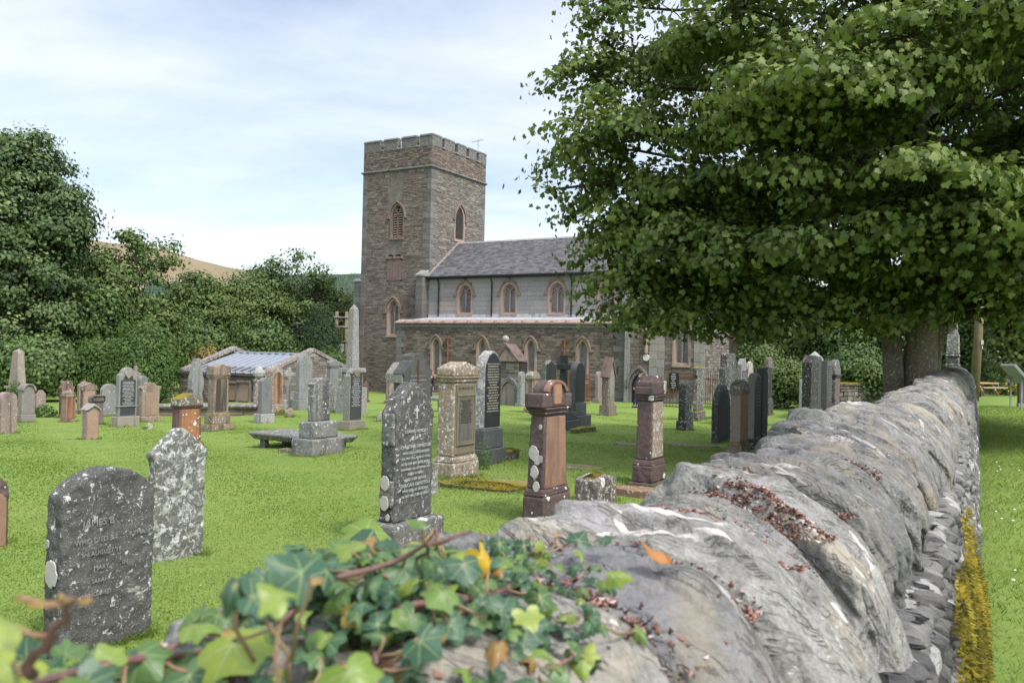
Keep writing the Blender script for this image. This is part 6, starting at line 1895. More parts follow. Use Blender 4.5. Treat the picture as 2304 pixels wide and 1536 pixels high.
i_ = grave('grey granite headstone with black inscribed plaque and white lettering in the left rows', (258, 266, 306), 825, 960, 'shoulder', .3, (stone((.27, .265, .245), (.23, .22, .205), dark=.1, specks=.5), stone((.33, .28, .22), (.27, .235, .19), dark=.15, specks=.4)), plinth=[(21, .07)], front=stone((.045, .05, .052), (.055, .06, .06), rough=.7, bump=.0005, fine=.3), inset=.86, rows=17, letters='letters_white', rowz=(.70, .24), rowsize=.034)
extra(i_, 'carved_emblem', stone((.33, .30, .22), (.26, .24, .18)), lambda mb, w, t, h: mb.prism([(-w*.26, h*.90), (-w*.10, h*.84), (0, h*.80), (w*.10, h*.84), (w*.26, h*.90), (w*.12, h*.94), (-w*.12, h*.94)], -t/2 - .02, -t/2), .006)
extra(i_, 'string', stone((.30, .29, .27)), lambda mb, w, t, h: mb.box(-w/2 - .03, w/2 + .02, -t/2 - .03, t/2 + .02, i_['z'] + .165*h, i_['z'] + .185*h), .006)
CROSS = lambda a=.16, b=.5, zc=.78, bw=.13: [(-a*.9, 0), (a*.9, 0), (a*.7, zc - bw), (b, zc - bw), (b, zc + bw*.6), (a*.7, zc + bw*.6), (a*.7, 1), (-a*.7, 1), (-a*.7, zc + bw*.6), (-b, zc + bw*.6), (-b, zc - bw), (-a*.7, zc - bw)]
def cross(label, sh, yT, yB, plinth, mat, ring=True, zc=.80, b=.5):
    i_ = grave(label, sh, yT, yB, CROSS(.16, b, zc, .075), .3, mat, plinth=plinth, name='cross_monument', cat='stone cross')
    if ring:
        w, t, h, z, hb = i_['w'], i_['t'], i_['h'], i_['z'], i_['hb']; R = w * .40
        mb = MB(); zz_ = z + hb * (zc - .015)
        mb.ring([(R * math.cos(a), zz_ + R * math.sin(a)) for a in np.linspace(0, 6.283, 21)[:-1]], [(R * .68 * math.cos(a), zz_ + R * .68 * math.sin(a)) for a in np.linspace(0, 6.283, 21)[:-1]], -t*.36, t*.36)
        mb.build('wheel', mat if not isinstance(mat, tuple) else mat[0], i_['root'], bevel=.008)
    return i_
cross('stone wheel cross peeping out behind the black plaque stone', (288, 293, 316), 821, 938, [(12, .06)], S_pink)
grave('grey round headed headstone with pale cap right of the plaque stone', (306, 313, 331), 843, 946, 'round', .5, S_grey2, plinth=[(20, .03)])
grave('tan brown headstone with concentric arch carved head', (311, 319, 358), 858, 949, [(-.5, 0), (.5, 0), (.5, .80), (.60, .82), (.58, .88), (.30, .90), (.26, .97), (.12, 1), (-.12, 1), (-.26, .97), (-.30, .90), (-.58, .88), (-.60, .82), (-.5, .80)], .3, S_tan, plinth=[(12, .05)], front=stone((.36, .25, .18), (.30, .21, .16), dark=.3), inset=.7, panel_shape='flat')
i_ = grave('tall grey and tan gabled headstone with side scrolls in the back left row', (347, 353, 388), 837, 905, [(-.5, 0), (.5, 0), (.5, .68), (.62, .70), (.58, .76), (.38, .76), (.34, .86), (.05, 1), (-.05, 1), (-.34, .86), (-.38, .76), (-.58, .76), (-.62, .70), (-.5, .68)], .3, S_pink, plinth=[(4, .04)])
grave('small broken mossy marker stone sticking out of the left lawn', (327, 333, 347), 950, 965, [(-.5, 0), (.5, 0), (.45, .55), (.1, .9), (-.25, 1), (-.5, .7)], .3, stone((.38, .36, .32), (.28, .26, .20), lichen=.6, moss=.5), wear=.02, name='marker_stone', cat='marker stone')
grave('tall pale grey tapering headstone with small cross top before the metal roofed house', (420, 431, 457), 804, 935, [(-.5, 0), (.5, 0), (.5, .22), (.40, .27), (.40, .36), (.5, .40), (.5, .58), (.22, .90), (.16, .95), (.16, 1), (-.16, 1), (-.16, .95), (-.22, .90), (-.5, .58), (-.5, .40), (-.40, .36), (-.40, .27), (-.5, .22)], .3, S_grey, plinth=[(12, .06)])
i_ = grave('narrow smooth grey headstone on a lichen spotted base below the metal roof', (578, 588, 610), 848, 953, 'seg', .30, (S_grey2, S_pale), plinth=[(21, .08)], rows=9, rowz=(.86, .5), rowsize=.02)
i_ = grave('round arched orange sandstone headstone stained black down the middle', (594, 612, 636), 821, 928, 'round', .5, stone((.30, .22, .17), (.24, .18, .14), lichen=.5, specks=.6, dark=.3), plinth=[(18, .02)], front=S_orange, inset=.84)
i_ = pillar('short lichen crusted memorial with urn finial behind the narrow grey stone', (569, 574, 592), 850, 922, [(8, .04)], 8, 1.0, stone((.25, .20, .17), (.20, .16, .14), lichen=.5, specks=.6, dark=.4), None, 'flat', None, neck=False)
extra(i_, 'finial', S_pale, lambda mb, w, t, h: mb.lathe([(.12, h), (.20, h + .10), (.22, h + .22), (.14, h + .36), (.10, h + .42), (.02, h + .50)], 0, 0, 10), 0)
cross('lichen grey wheel cross in front of the gable end of the burial house', (636, 641, 660), 826, 920, [(10, .10), (10, .04)], S_pale)
grave('tall grey headstone with steep pointed round top on a stepped base', (664, 672, 702), 795, 922, 'point', .62, S_grey, plinth=[(22, .12), (17, .06)])
i_ = pillar('grey pillar headstone with gabled moulded cap behind the stepped base stones', (733, 741, 760), 808, 912, [(6, .05)], 14, .94, S_grey2, None, 'gable', S_grey2, rows=0)
grave('small eroded lichen stump with mossy foot near the plaque monument', (741, 746, 759), 866, 926, [(-.5, 0), (.5, 0), (.42, .5), (.36, .85), (.1, 1), (-.3, .92), (-.45, .5)], .3, stone((.33, .29, .24), (.22, .17, .12), lichen=.6, moss=.4, orange=.5), wear=.02, name='marker_stone', cat='marker stone')
i_ = grave('weathered grey headstone with broken carved top on large block base by the table tomb', (689, 703, 742), 846, 1024, [(-.5, 0), (.5, 0), (.5, .80), (.58, .82), (.56, .86), (.36, .87), (.38, .93), (.30, .99), (.16, .95), (.05, 1), (-.10, .96), (-.20, 1), (-.34, .94), (-.36, .87), (-.56, .86), (-.58, .82), (-.5, .80)], .3, stone((.225, .22, .205), (.17, .165, .155), dark=.35, specks=.5, lichen=.15, spots=.3, orange=.15), plinth=[(36, .20), (38, .11)], wear=.016)
# chest slab tomb
def table_tomb(label, corners, zt_px, th, legs, mat, legh):
    """corners: near, left, right ends on the slab as seen; legs hold it over the grass"""
    c_, L, Wd_ = corners
    root = empty('table_tomb', (c_.x, c_.y, g(c_.x, c_.y)), GROT); tag(root, label, 'table tomb', 'table tombs in the churchyard')
    zb = legh
    mb = MB(); mb.frust(Wd_ - .16, L - .16, zb, Wd_ - .04, L - .04, zb + th*.55); mb.frust(Wd_, L, zb + th*.552, Wd_, L, zb + th)
    o = mb.build('slab', mat, root, bevel=.02); weather(o, .02, .02, .1)
    for sx in (-1, 1):
        for sy in (-1, 1):
            mb = MB(); mb.frust(.16, .16, -.2, .13, .13, zb + .004, sx*(Wd_/2 - .22), sy*(L/2 - .25)); mb.build('leg', mat, root, bevel=.012)
    return root
pc, dd = hit(665, 1006)
table_tomb('grey table tomb slab with moulded edge low over the grass behind the block based headstone', (pc + GU * .2, 2.05, 1.05), 0, .15, 0, stone((.20, .195, .18), (.15, .145, .13), dark=.35, lichen=.3, specks=.4), .12)
pc, dd = hit(1782, 918)
table_tomb('small dark table tomb at right beyond the lawn behind the wreath', (pc, 1.6, .8), 0, .16, 0, S_dark, .62)
# ---- tall obelisk and plaque by the tower
i_ = obelisk('tall grey obelisk with white streaked tip rising in front of the church tower', (778, 790, 806), 681, 930, [(60, .22), (34, .10), (10, .18)], stone((.27, .255, .235), (.22, .21, .195), dark=.2, specks=.7, lichen=.35, tint=(.5, .49, .47)), .72, .05)
i_ = grave('grey headstone with dark slate plaque and dense white lettering below the tall obelisk', (770, 785, 813), 828, 968, 'shoulder', .3, (stone((.26, .25, .21), (.21, .20, .175), dark=.15, specks=.5, lichen=.15), stone((.30, .26, .19), (.24, .215, .165), dark=.2, specks=.5)), plinth=[(20, .08)], front=stone((.055, .062, .060), (.07, .075, .07), rough=.6, bump=.001), inset=.92, panel_shape='flat', rows=18, letters='letters_white', rowz=(.86, .28), rowsize=.034)
extra(i_, 'carved_emblem', stone((.24, .22, .15), (.19, .175, .13), dark=.3), lambda mb, w, t, h: mb.prism([(-w*.3, h*.97), (-w*.2, h*.90), (0, h*.86), (w*.2, h*.90), (w*.3, h*.97)], -t/2 - .03, -t/2), .008)
# statue like red stump
grave('small dark red carved figure headstone by the tower foot', (814, 819, 830), 856, 905, [(-.5, 0), (.5, 0), (.42, .55), (.5, .62), (.36, .82), (.22, .86), (.20, .95), (.05, 1), (-.15, .97), (-.2, .86), (-.38, .8), (-.5, .6), (-.40, .5)], .3, stone((.16, .085, .075), (.20, .12, .10), dark=.4, spots=.4), plinth=[(5, .05)], wear=.025)
i_ = pillar('pinkish sandstone pedestal stone half hidden by the big dark carved headstone', (867, 876, 896), 838, 908, [(6, .06)], 12, .97, S_pink, None, 'flat', stone((.33, .24, .19), (.26, .19, .16), lichen=.3, specks=.4), neck=False)
# big ornate dark stone
DARK = [(-.5, 0), (.5, 0), (.5, .62), (.55, .66), (.50, .72), (.40, .77), (.30, .86), (.24, .88), (.22, .95), (.12, .99), (0, 1), (-.12, .99), (-.22, .95), (-.24, .88), (-.30, .86), (-.40, .77), (-.50, .72), (-.55, .66), (-.5, .62)]
i_ = grave('large dark scroll topped headstone with engraved rows and pale thick sides', (884, 908, 968), 789, 944, DARK, .3, (stone((.105, .105, .10), (.075, .075, .072), dark=.35, specks=.35, bump=.006), S_grey), plinth=[(14, .08)], rows=6, letters='letters_worn', rowz=(.62, .25), rowsize=.05)
extra(i_, 'scroll_side', stone((.24, .235, .21), (.19, .185, .165), specks=.5, lichen=.2), lambda mb, w, t, h: mb.prism([(-w*.54, h*.56), (w*.50, h*.56), (w*.50, h*.70), (w*.28, h*.86), (-w*.28, h*.86), (-w*.54, h*.70)], -t*.38, t*1.2), .02)
extra(i_, 'rust_streak', stone((.11, .055, .03), (.08, .05, .03), dark=.2), lambda mb, w, t, h: mb.prism([(-.03, h*.46), (.025, h*.46), (.05, h*.72), (.03, h*.90), (-.04, h*.90), (-.05, h*.70)], -t/2 - .006, -t/2 + .01), 0)
grave('little pale block stone tight against the right side of the black inscribed headstone', (967, 971, 987), 1060, 1116, 'chamfer', .2, stone((.27, .26, .23), (.2, .19, .16), lichen=.6, specks=.6), wear=.014, name='marker_stone', cat='marker stone')
grave('low block bearing yellow moss right of the red pillar', (1290, 1346, 1388), 1072, 1137, [(-.5, 0), (.5, 0), (.5, .88), (.2, 1), (-.3, .97), (-.5, .9)], .3, stone((.19, .145, .125), (.15, .12, .105), lichen=.5, spots=.9, specks=.5, dark=.3, bump=.012), wear=.016, name='marker_stone', cat='marker stone')
# ---- church side group
i_ = grave('dark polished granite headstone with round top on stacked dark bases', (1279, 1293, 1314), 812, 964, 'round', .5, (stone((.10, .105, .105), (.125, .13, .128), specks=.5, dark=.15, rough=.7), S_granite2), plinth=[(29, .16), (28, .05)], front=S_granite, inset=.98)
i_ = cross('black granite cross monument beside the round topped dark stone', (1248, 1262, 1283), 796, 968, [(22, .20), (18, .13), (26, .05)], (stone((.055, .060, .058), (.04, .045, .043), specks=.25, rough=.6, bump=.002), S_granite2), ring=False, zc=.76, b=.42)
grave('black headstone with crown shaped top left of the dark cross', (1217, 1227, 1249), 808, 950, [(-.5, 0), (.5, 0), (.5, .93), (.30, .93), (.22, .96), (.10, .97), (0, 1), (-.10, .97), (-.22, .96), (-.30, .93), (-.5, .93)], .3, (stone((.17, .17, .15), (.12, .12, .105), lichen=.3, specks=.4), S_granite2), front=S_granite, inset=.985, plinth=[(16, .06)])
grave('slim grey headstone with rounded corner before the church wall', (1163, 1171, 1181), 835, 914, 'round', .5, stone((.24, .24, .225), (.20, .20, .19), lichen=.25, specks=.5), plinth=[(6, .08)])
i_ = pillar('brown pillar headstone with crocketed cap between the slim grey and the black crown topped one', (1181, 1196, 1212), 834, 928, [(8, .06)], 16, .96, S_tan, None, 'tall_gable', stone((.24, .21, .165), (.19, .165, .135), lichen=.4, specks=.5), rows=0)
i_ = grave('narrow brown headstone with steep lancet gable on the open grass before the church', (1353, 1368, 1382), 803, 936, 'gable', 1.15, stone((.235, .18, .14), (.19, .155, .12), dark=.35, lichen=.15, specks=.3), plinth=[(24, .07)])
extra(i_, 'gable_coping', stone((.20, .13, .115), (.16, .115, .10), dark=.3), lambda mb, w, t, h: mb.ring([(w*.66, h - w*1.30), (0, h + .03), (-w*.66, h - w*1.30)], [(w*.52, h - w*1.34), (0, h - w*.22), (-w*.52, h - w*1.34)], -t/2 - .05, t/2 + .05, closed=False), .01)
extra(i_, 'lancet_panel', stone((.26, .26, .23), (.22, .22, .19), dark=.2), lambda mb, w, t, h: mb.prism([(x, z + h*.34) for x, z in arch(w*.5, 0, h*.36, h*.50, 6)], -t/2 - .006, -t/2 + .02), .004)
grave('pale mauve round headstone behind the lancet gable stone', (1338, 1345, 1354), 834, 906, 'round', .5, stone((.28, .235, .215), (.23, .20, .185), dark=.2, specks=.3), plinth=[(10, .10)])
grave('crumbling mossy grey headstone with jagged top under the sycamore edge', (1525, 1542, 1556), 855, 969, [(-.5, 0), (.5, 0), (.5, .86), (.62, .90), (.60, .99), (.2, .96), (0, 1), (-.4, .94), (-.5, .9)], .3, S_dark, plinth=[(22, .05)], wear=.018)
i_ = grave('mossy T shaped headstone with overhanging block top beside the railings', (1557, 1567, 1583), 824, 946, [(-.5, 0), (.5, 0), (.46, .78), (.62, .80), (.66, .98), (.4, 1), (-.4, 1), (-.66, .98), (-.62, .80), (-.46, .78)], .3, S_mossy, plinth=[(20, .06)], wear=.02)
grave('dark leaning pointed slab in the shade before the tall dark stone', (1600, 1613, 1643), 864, 998, 'point', .6, (S_dark, S_dark), front=stone((.075, .075, .07), (.055, .055, .05), dark=.3), inset=.9, lean=(0, R_(-2)))
grave('tall dark lichen blotched headstone below the sycamore branches', (1616, 1631, 1656), 793, 944, [(-.5, 0), (.5, 0), (.5, .72), (.44, .76), (.40, .97), (.3, 1), (-.3, 1), (-.40, .97), (-.44, .76), (-.5, .72)], .3, S_dark, plinth=[(18, .05)])
i_ = grave('speckled grey headstone with round top right behind the tan pillar', (1678, 1696, 1711), 837, 1012, 'round', .5, (stone((.32, .30, .28), (.27, .255, .24), specks=1.0, dark=.15), S_dark), plinth=[(24, .05)], front=stone((.11, .108, .10), (.09, .088, .082), dark=.2, specks=.3), inset=.96, rows=8, rowz=(.86, .5))
i_ = grave('dark slate grey round topped headstone next to the speckled one', (1697, 1713, 1726), 826, 1006, 'round', .5, (stone((.10, .10, .10), (.085, .085, .085), dark=.2, specks=.15), S_dark), plinth=[(30, .05)], front=stone((.07, .072, .075), rough=.7), inset=.96)
i_ = grave('pale twin headed headstone with white lettering strip behind the tan pillar', (1656, 1666, 1678), 806, 960, 'chamfer', .3, stone((.27, .27, .255), (.22, .22, .21), lichen=.25, specks=.5), plinth=[(14, .05)], front=S_slate, inset=.8, rows=12, letters='letters_white', panel_shape='flat', rowz=(.75, .35), rowsize=.03)
grave('pinkish white blotched headstone beside the twin headed one', (1675, 1682, 1693), 812, 956, 'round', .5, stone((.36, .27, .23), (.26, .19, .16), lichen=.8, spots=.9), plinth=[(10, .05)])
i_ = pillar('slim dark tall pillar headstone with narrow cap among the right hand rows', (1719, 1727, 1736), 803, 936, [(32, .05)], 24, .98, S_dark, stone((.07, .07, .075), rough=.7), 'flat', stone((.17, .14, .125), (.13, .11, .10), lichen=.3), neck=False)
grave('small pale flat topped headstone behind the wreath', (1739, 1743, 1760), 870, 914, 'chamfer', .12, stone((.27, .275, .25), (.22, .225, .20), lichen=.3, specks=.4))
grave('small narrow speckled headstone above the table tomb at right', (1763, 1767, 1775), 866, 916, 'round', .5, stone((.25, .23, .21), (.20, .19, .17), specks=.9))
# dark group right
grave('tall black moss stained headstone largest of the dark cluster right', (1802, 1824, 1840), 796, 962, 'chamfer', .2, stone((.050, .046, .040), (.065, .062, .052), dark=.5, lichen=.10, bump=.01, tint=(.16, .16, .14)), plinth=[(26, .06)], wear=.022)
grave('blue grey slate headstone squeezed behind the black moss stained one', (1832, 1838, 1849), 802, 944, 'round', .5, S_slate, plinth=[(22, .04)])
i_ = grave('square topped grey headstone with lettered edge in the dark cluster', (1846, 1860, 1873), 811, 938, 'flat', .3, (stone((.125, .115, .115), (.10, .095, .095), specks=.3, dark=.2), S_dark), plinth=[(12, .05)], front=stone((.085, .08, .08)), inset=.9, rows=14, rowz=(.9, .2))
i_ = pillar('grey pillar headstone with bulbous carved cap rightmost of the dark cluster', (1866, 1878, 1889), 807, 934, [(18, .05)], 34, .95, S_dark, stone((.17, .14, .12), (.13, .11, .10), dark=.3), 'barrel', stone((.15, .14, .13), (.11, .105, .10), lichen=.4, bump=.012))
i_ = obelisk('pale pointed monument tip showing above the dark cluster', (1842, 1848, 1858), 789, 925, [(70, .10)], S_pale, .72, .12)
grave('slender pale headstone right beside the boundary wall near the big trunk', (1984, 1988, 1995), 853, 902, 'round', .5, stone((.27, .26, .24), (.22, .215, .20), specks=.8))
# column pedestal by the far end of the wall
p, d = stand_at(2143, 23.0); px = d / FPX; p.z = at(2143, 918, d).z
root = empty('column_monument', (p.x, p.y, p.z - .05), GROT); tag(root, 'lichened square pedestal carrying a broken round column at the far end of the wall', 'column monument', GRP)
H1 = (925 - 718) * px
mb = MB(); mb.frust(36*px, 30*px, -.2, 34*px, 28*px, (925-828)*px); mb.build('plinth', S_dark, root, bevel=.02)
mb = MB()
for a, b, e in ((828, 820, 32), (820, 806, 30), (806, 800, 33)): mb.frust(e*px, e*.9*px, (925-a)*px + .002, e*px, e*.9*px, (925-b)*px)
mb.build('base_mould', stone((.16, .15, .135), (.11, .105, .095), dark=.4, lichen=.4), root, bevel=.02)
mb = MB(); mb.frust(29*px, 26*px, (925-799)*px, 26*px, 24*px, (925-755)*px); mb.build('pedestal', stone((.26, .26, .24), (.2, .2, .185), lichen=.6, specks=.6, dark=.3), root, bevel=.015)
mb = MB(); mb.lathe([(11*px, (925-754)*px), (10.5*px, (925-752)*px), (9.5*px, (925-748)*px), (9*px, (925-726)*px), (10.5*px, (925-724)*px), (10.5*px, (925-720)*px), (8*px, (925-718)*px)], 0, 0, 16)
mb.build('column', stone((.22, .19, .185), (.18, .16, .155), dark=.2), root)
# ---- gable memorial against the church wall, with ball
p, d = hit(1124, 911); px = d / FPX
root = empty('wall_memorial', (p.x, p.y, p.z), CROT); tag(root, 'small gabled stone mausoleum front with ball finial against the church wall', 'memorial', 'memorials built of masonry')
W = 50 * px
masonry(root, 'wall', M['rubble_east'], M['mortar'], -W*.1, W*.95, -.1, 2.0, south_fn(0), [], seed=51, course=(.10, .2), length=(.2, .5))
mb = MB(); mb.box(-W*.1, W*.95, .05, .8, -.2, 1.98); mb.build('core', M['mortar_dark'], root)
mb = MB(); mb.prism([(-W*.16, 2.0), (W*1.0, 2.0), (W*1.0, 2.08), (W*.40, 2.72), (W*.24, 2.72), (-W*.16, 2.08)], -.12, .7); mb.build('gable', S_pink, root, bevel=.02)
mb = MB(); mb.ring([(W*1.05, 2.03), (W*.32, 2.82), (-W*.2, 2.03)], [(W*.9, 2.10), (W*.32, 2.62), (-W*.05, 2.10)], -.16, .75, closed=False); mb.build('coping', stone((.19, .13, .115), (.15, .11, .10), dark=.4), root, bevel=.015)
mb = MB(); mb.lathe([(.02, 2.78), (.10, 2.80), (.08, 2.86)] + [(.17 * math.sin(a), 3.02 - .17 * math.cos(a)) for a in np.linspace(.45, 3.1, 9)], W*.12, .2, 14); mb.build('ball_finial', stone((.36, .30, .26), (.30, .26, .23), lichen=.3, specks=.5), root, smooth_=True)
mb = MB(); mb.ring([(x + W*.5, z) for x, z in arch(.95, -.1, .75, 1.28)[2:]] , [(x + W*.5, z) for x, z in arch(.66, -.1, .72, 1.08)[2:]], -.14, .02, closed=False); mb.box(W*.5 - .47, W*.5 - .33, -.12, .02, -.1, .74); mb.box(W*.5 + .33, W*.5 + .47, -.12, .02, -.1, .74)
mb.build('arched_surround', M['dressing'], root, bevel=.012)
mb = MB(); mb.prism([(x + W*.5, z) for x, z in arch(.66, -.1, .72, 1.06)], -.05, .0); mb.build('tablet', stone((.36, .30, .25), (.30, .25, .21), dark=.2), root)
# ---- flat ledger stones lying in the grass
def ledger(label, px_, py_, w, l, mat, h=.03, rot=0):
    p, d = hit(px_, py_)
    mb = MB(); r = random.Random(int(px_)); n = 14
    ring = [(w/2 * math.copysign(abs(math.cos(a)) ** .5, math.cos(a)) * r.uniform(.9, 1.05), l/2 * math.copysign(abs(math.sin(a)) ** .5, math.sin(a)) * r.uniform(.9, 1.05)) for a in np.linspace(0, 6.283, n + 1)[:-1]]
    vs = [(x, y, -.08) for x, y in ring] + [(x, y, h * r.uniform(.8, 1.1)) for x, y in ring] + [(0, 0, h)]
    mb.add(vs, [(i, (i+1) % n, n + (i+1) % n, n + i) for i in range(n)] + [(n + i, n + (i+1) % n, 2*n) for i in range(n)])
    o = mb.build('ledger_stone', mat, None, bevel=.008); o.location = (p.x, p.y, p.z); o.rotation_euler = (0, 0, GROT + rot)
    tag(o, label, 'ledger stone', 'flat stones lying in the grass')
LED = stone((.22, .21, .195), (.16, .155, .14), lichen=.4, moss=.55, specks=.3)
ledger('flat mossy ledger stone at the foot of the yellowish monument', 1085, 1092, .75, 1.3, S_moss2, .035)
ledger('flat grey ledger stone between the yellowish monument and the red pillar', 1160, 1090, .5, .8, LED, .03)
ledger('flat stone showing in the grass left of the purple brown pillar', 1422, 1001, .5, .9, LED, .03)
ledger('mossy ledger stone right of the purple brown pillar', 1545, 1002, .6, 1.4, LED, .03)
ledger('grey flat slab behind the red pillar', 1300, 1052, .5, .8, LED, .03)
ledger('small pale flat stone left of the block base of the weathered headstone', 652, 1017, .25, .5, LED, .06)
ledger('reddish flat kerb slab right of the moss topped block', 1440, 1115, .35, .9, stone((.30, .17, .12), (.22, .14, .10), moss=.3, lichen=.3), .10)
grave('rough mossy kerb block behind the tall dark pointed stone', (1118, 1134, 1170), 1010, 1036, [(-.5, 0), (.5, 0), (.5, .8), (0, 1), (-.5, .8)], .3, S_moss2, wear=.02, name='kerb_block', cat='kerb stone')
grave('mossy kerb block at the foot of the dark granite bases', (1282, 1300, 1342), 960, 975, [(-.5, 0), (.5, 0), (.5, .8), (0, 1), (-.5, .8)], .3, S_moss2, wear=.02, name='kerb_block', cat='kerb stone')
for j, (a, lab) in enumerate((((618, 624, 643), 'low mossy boulder left of the pinkish kerb boulder'), ((643, 650, 662), 'small pinkish boulder before the stepped base stone'), ((846, 852, 866), 'low lichened boulder beside the black inscribed headstone'))):
    grave(lab, a, (918, 916, 925)[j], (934, 938, 948)[j], [(-.5, 0), (.5, 0), (.48, .6), (.2, 1), (-.3, .9), (-.5, .5)], .3, (S_moss2, stone((.33, .23, .18), (.26, .19, .15), lichen=.3, moss=.5), stone((.30, .28, .24), (.22, .2, .17), lichen=.6, moss=.4))[j], wear=.025, name='boulder', cat='boulder')
# yellow moss cushions on stones
def cushion(label, px_, py_, z, w, l, n, tone=.48):
    p, d = hit(px_, py_)
    def pts(i):
        x, y = rw.uniform(-1, 1), rw.uniform(-1, 1)
        if x*x + y*y > 1: return None
        q = p + GU * (x * w / 2) - GN * (y * l / 2); q.z = g(q.x, q.y) + z + .05 * (1 - x*x - y*y)
        return q, Vector((0, 0, 1))
    o = moss_cushion('moss_cushion', '', pts, n, .020, up=True, tone=tone)
    tag(o, label, 'moss', 'moss cushions on the stones')
p0, d0, w0, t0 = foot((1290, 1346, 1388), 1137)
c0 = p0 + GU * (w0 / 2) - GN * (t0 / 2); q_ = proj(Vector((c0.x, c0.y, g(c0.x, c0.y))))
cushion('yellow moss cushion growing on top of the low block', q_[0], q_[1], (1137 - 1078) * d0 / FPX - .03, w0 * .95, t0 * .7, 900)
cushion('yellow green moss mat spread over the flat stones by the yellowish monument', 1100, 1098, .015, .7, 1.5, 1500, .22)
cushion('yellow moss on the kerb right of the dark pointed stone', 1146, 1034, .16, .5, .4, 700)

# longer uncut grass at the feet of the stones
P = []
rt_ = np.random.default_rng(91)
for c_, w, t, d in FEET:
    n = int(min(420, 2600 / d))
    q = rt_.uniform(-1, 1, (n, 2)); e = rt_.random(n) < w / (w + t)
    x = np.where(e, q[:, 0] * (w / 2 + .03), np.sign(q[:, 0]) * (w / 2 + rt_.exponential(.025, n)))
    y = np.where(e, np.sign(q[:, 1]) * (t / 2 + rt_.exponential(.025, n)), q[:, 1] * (t / 2 + .03))
    keep = (vnoise(np.stack([x * 4 + c_.x, y * 4 + c_.y, x * 0], 1), 4) > -.35)
    P.append(np.stack([c_.x + GU.x * x - GN.x * y, c_.y + GU.y * x - GN.y * y], 1)[keep])
TUFTS = np.vstack(P)
def tuft_s(n): return TUFTS
grass('grass_tufts', len(TUFTS), tuft_s, .085, .0042, 'longer uncut grass fringing the feet of the gravestones')
# ------------------------------------------------------------------ burial house with metal roof, enclosure walls
def base_at(px, py): p, d = hit(px, py); return p, d
pR, dR = base_at(690, 912)
# axis of the house runs like the church; its south slope faces us
hroot = empty('burial_house', (pR.x, pR.y, pR.z), CROT)
tag(hroot, 'low rubble burial house with standing seam grey metal roof and raised stone gables', 'building')
pxm = dR / FPX
def hx(px, py, Y0=0.0):
    d = ray(px, py); n_ = CN; P0 = hroot.location + n_ * Y0
    t = (P0 - CAM).dot(n_) / d.dot(n_); P = CAM + d * t - Vector(hroot.location)
    return P.dot(CE), P.z
xr = hx(606, 840)[0]; xl = hx(428, 840)[0]; zev = hx(560, 836)[1]; zrd = zev + (836 - 797) * pxm * 1.08
HD = 5.6
masonry(hroot, 'wall', M['rubble_east'], M['mortar'], xl, xr, -.6, zev, south_fn(0), [], seed=61, course=(.10, .2), length=(.2, .6))
def hg(z):
    if z is None: return [(0, -.6), (HD, -.6), (HD, zev), (HD/2, zrd + .12), (0, zev)]
    if z < zev: return 0, HD
    q = (z - zev) / (zrd + .12 - zev); return HD/2*q, HD - HD/2*q
masonry(hroot, 'gable_wall', M['rubble_east'], M['mortar'], 0, HD, -.6, zrd + .1, east_fn(xr), [], gable=hg, seed=62, course=(.10, .2), length=(.2, .6))
mb = MB(); mb.box(xl, xr - .05, .05, HD, -.6, zev); mb.prism([(0, zev), (HD, zev), (HD/2, zrd - .05)], -xr + .05, -xl); mb.v[8:] = [(-y, x, z) for x, y, z in mb.v[8:]]; mb.build('core', M['mortar_dark'], hroot)
mb = MB()
a = math.atan2(zrd - zev, HD/2)
mb.add([(xl, -.18, zev - .07), (xr - .3, -.18, zev - .07), (xr - .3, HD/2, zrd), (xl, HD/2, zrd), (xl, HD + .1, zev), (xr - .3, HD + .1, zev)], [(0, 1, 2, 3), (3, 2, 5, 4)])
rf = mb.build('roof', plain('zinc', (.33, .365, .42), .42, .5, .3, var=.1, scale=2), hroot)
mb = MB(); n = 9
for i in range(n + 1):
    x = xl + .4 + (xr - xl - .9) * i / n
    mb.add([(x - .03, -.19, zev - .07), (x + .03, -.19, zev - .07), (x + .03, HD/2, zrd), (x - .03, HD/2, zrd), (x - .03, -.21, zev + .01), (x + .03, -.21, zev + .01), (x + .03, HD/2 - .02, zrd + .08), (x - .03, HD/2 - .02, zrd + .08)], [(3,2,1,0),(4,5,6,7),(0,1,5,4),(1,2,6,5),(2,3,7,6),(3,0,4,7)])
mb.build('seam', plain('zinc_seam', (.31, .33, .36), .5, .4, .2), rf)
mb = MB(); mb.box(xl, xr - .3, HD/2 - .15, HD/2 + .15, zrd + .01, zrd + .08); mb.build('ridge_cap', plain('zinc_ridge', (.5, .53, .58), .4, .5, .3), rf)
for xx in (xl - .35, xr - .28):
    mb = MB()
    mb.add([(xx, -.35, zev - .16), (xx + .34, -.35, zev - .16), (xx + .34, HD/2, zrd + .14), (xx, HD/2, zrd + .14), (xx, -.35, zev + .02), (xx + .34, -.35, zev + .02), (xx + .34, HD/2, zrd + .34), (xx, HD/2, zrd + .34)], [(3,2,1,0),(4,5,6,7),(0,1,5,4),(1,2,6,5),(2,3,7,6),(3,0,4,7)])
    mb.add([(xx, HD+.35, zev - .16), (xx + .34, HD+.35, zev - .16), (xx + .34, HD/2+.002, zrd + .14), (xx, HD/2+.002, zrd + .14), (xx, HD+.35, zev + .02), (xx + .34, HD+.35, zev + .02), (xx + .34, HD/2+.002, zrd + .34), (xx, HD/2+.002, zrd + .34)], [(0,1,2,3),(7,6,5,4),(4,5,1,0),(5,6,2,1),(6,7,3,2),(7,4,0,3)])
    mb.build('gable_coping', stone((.26, .195, .175), (.20, .16, .145), dark=.35, lichen=.4, specks=.5), hroot, bevel=.02)
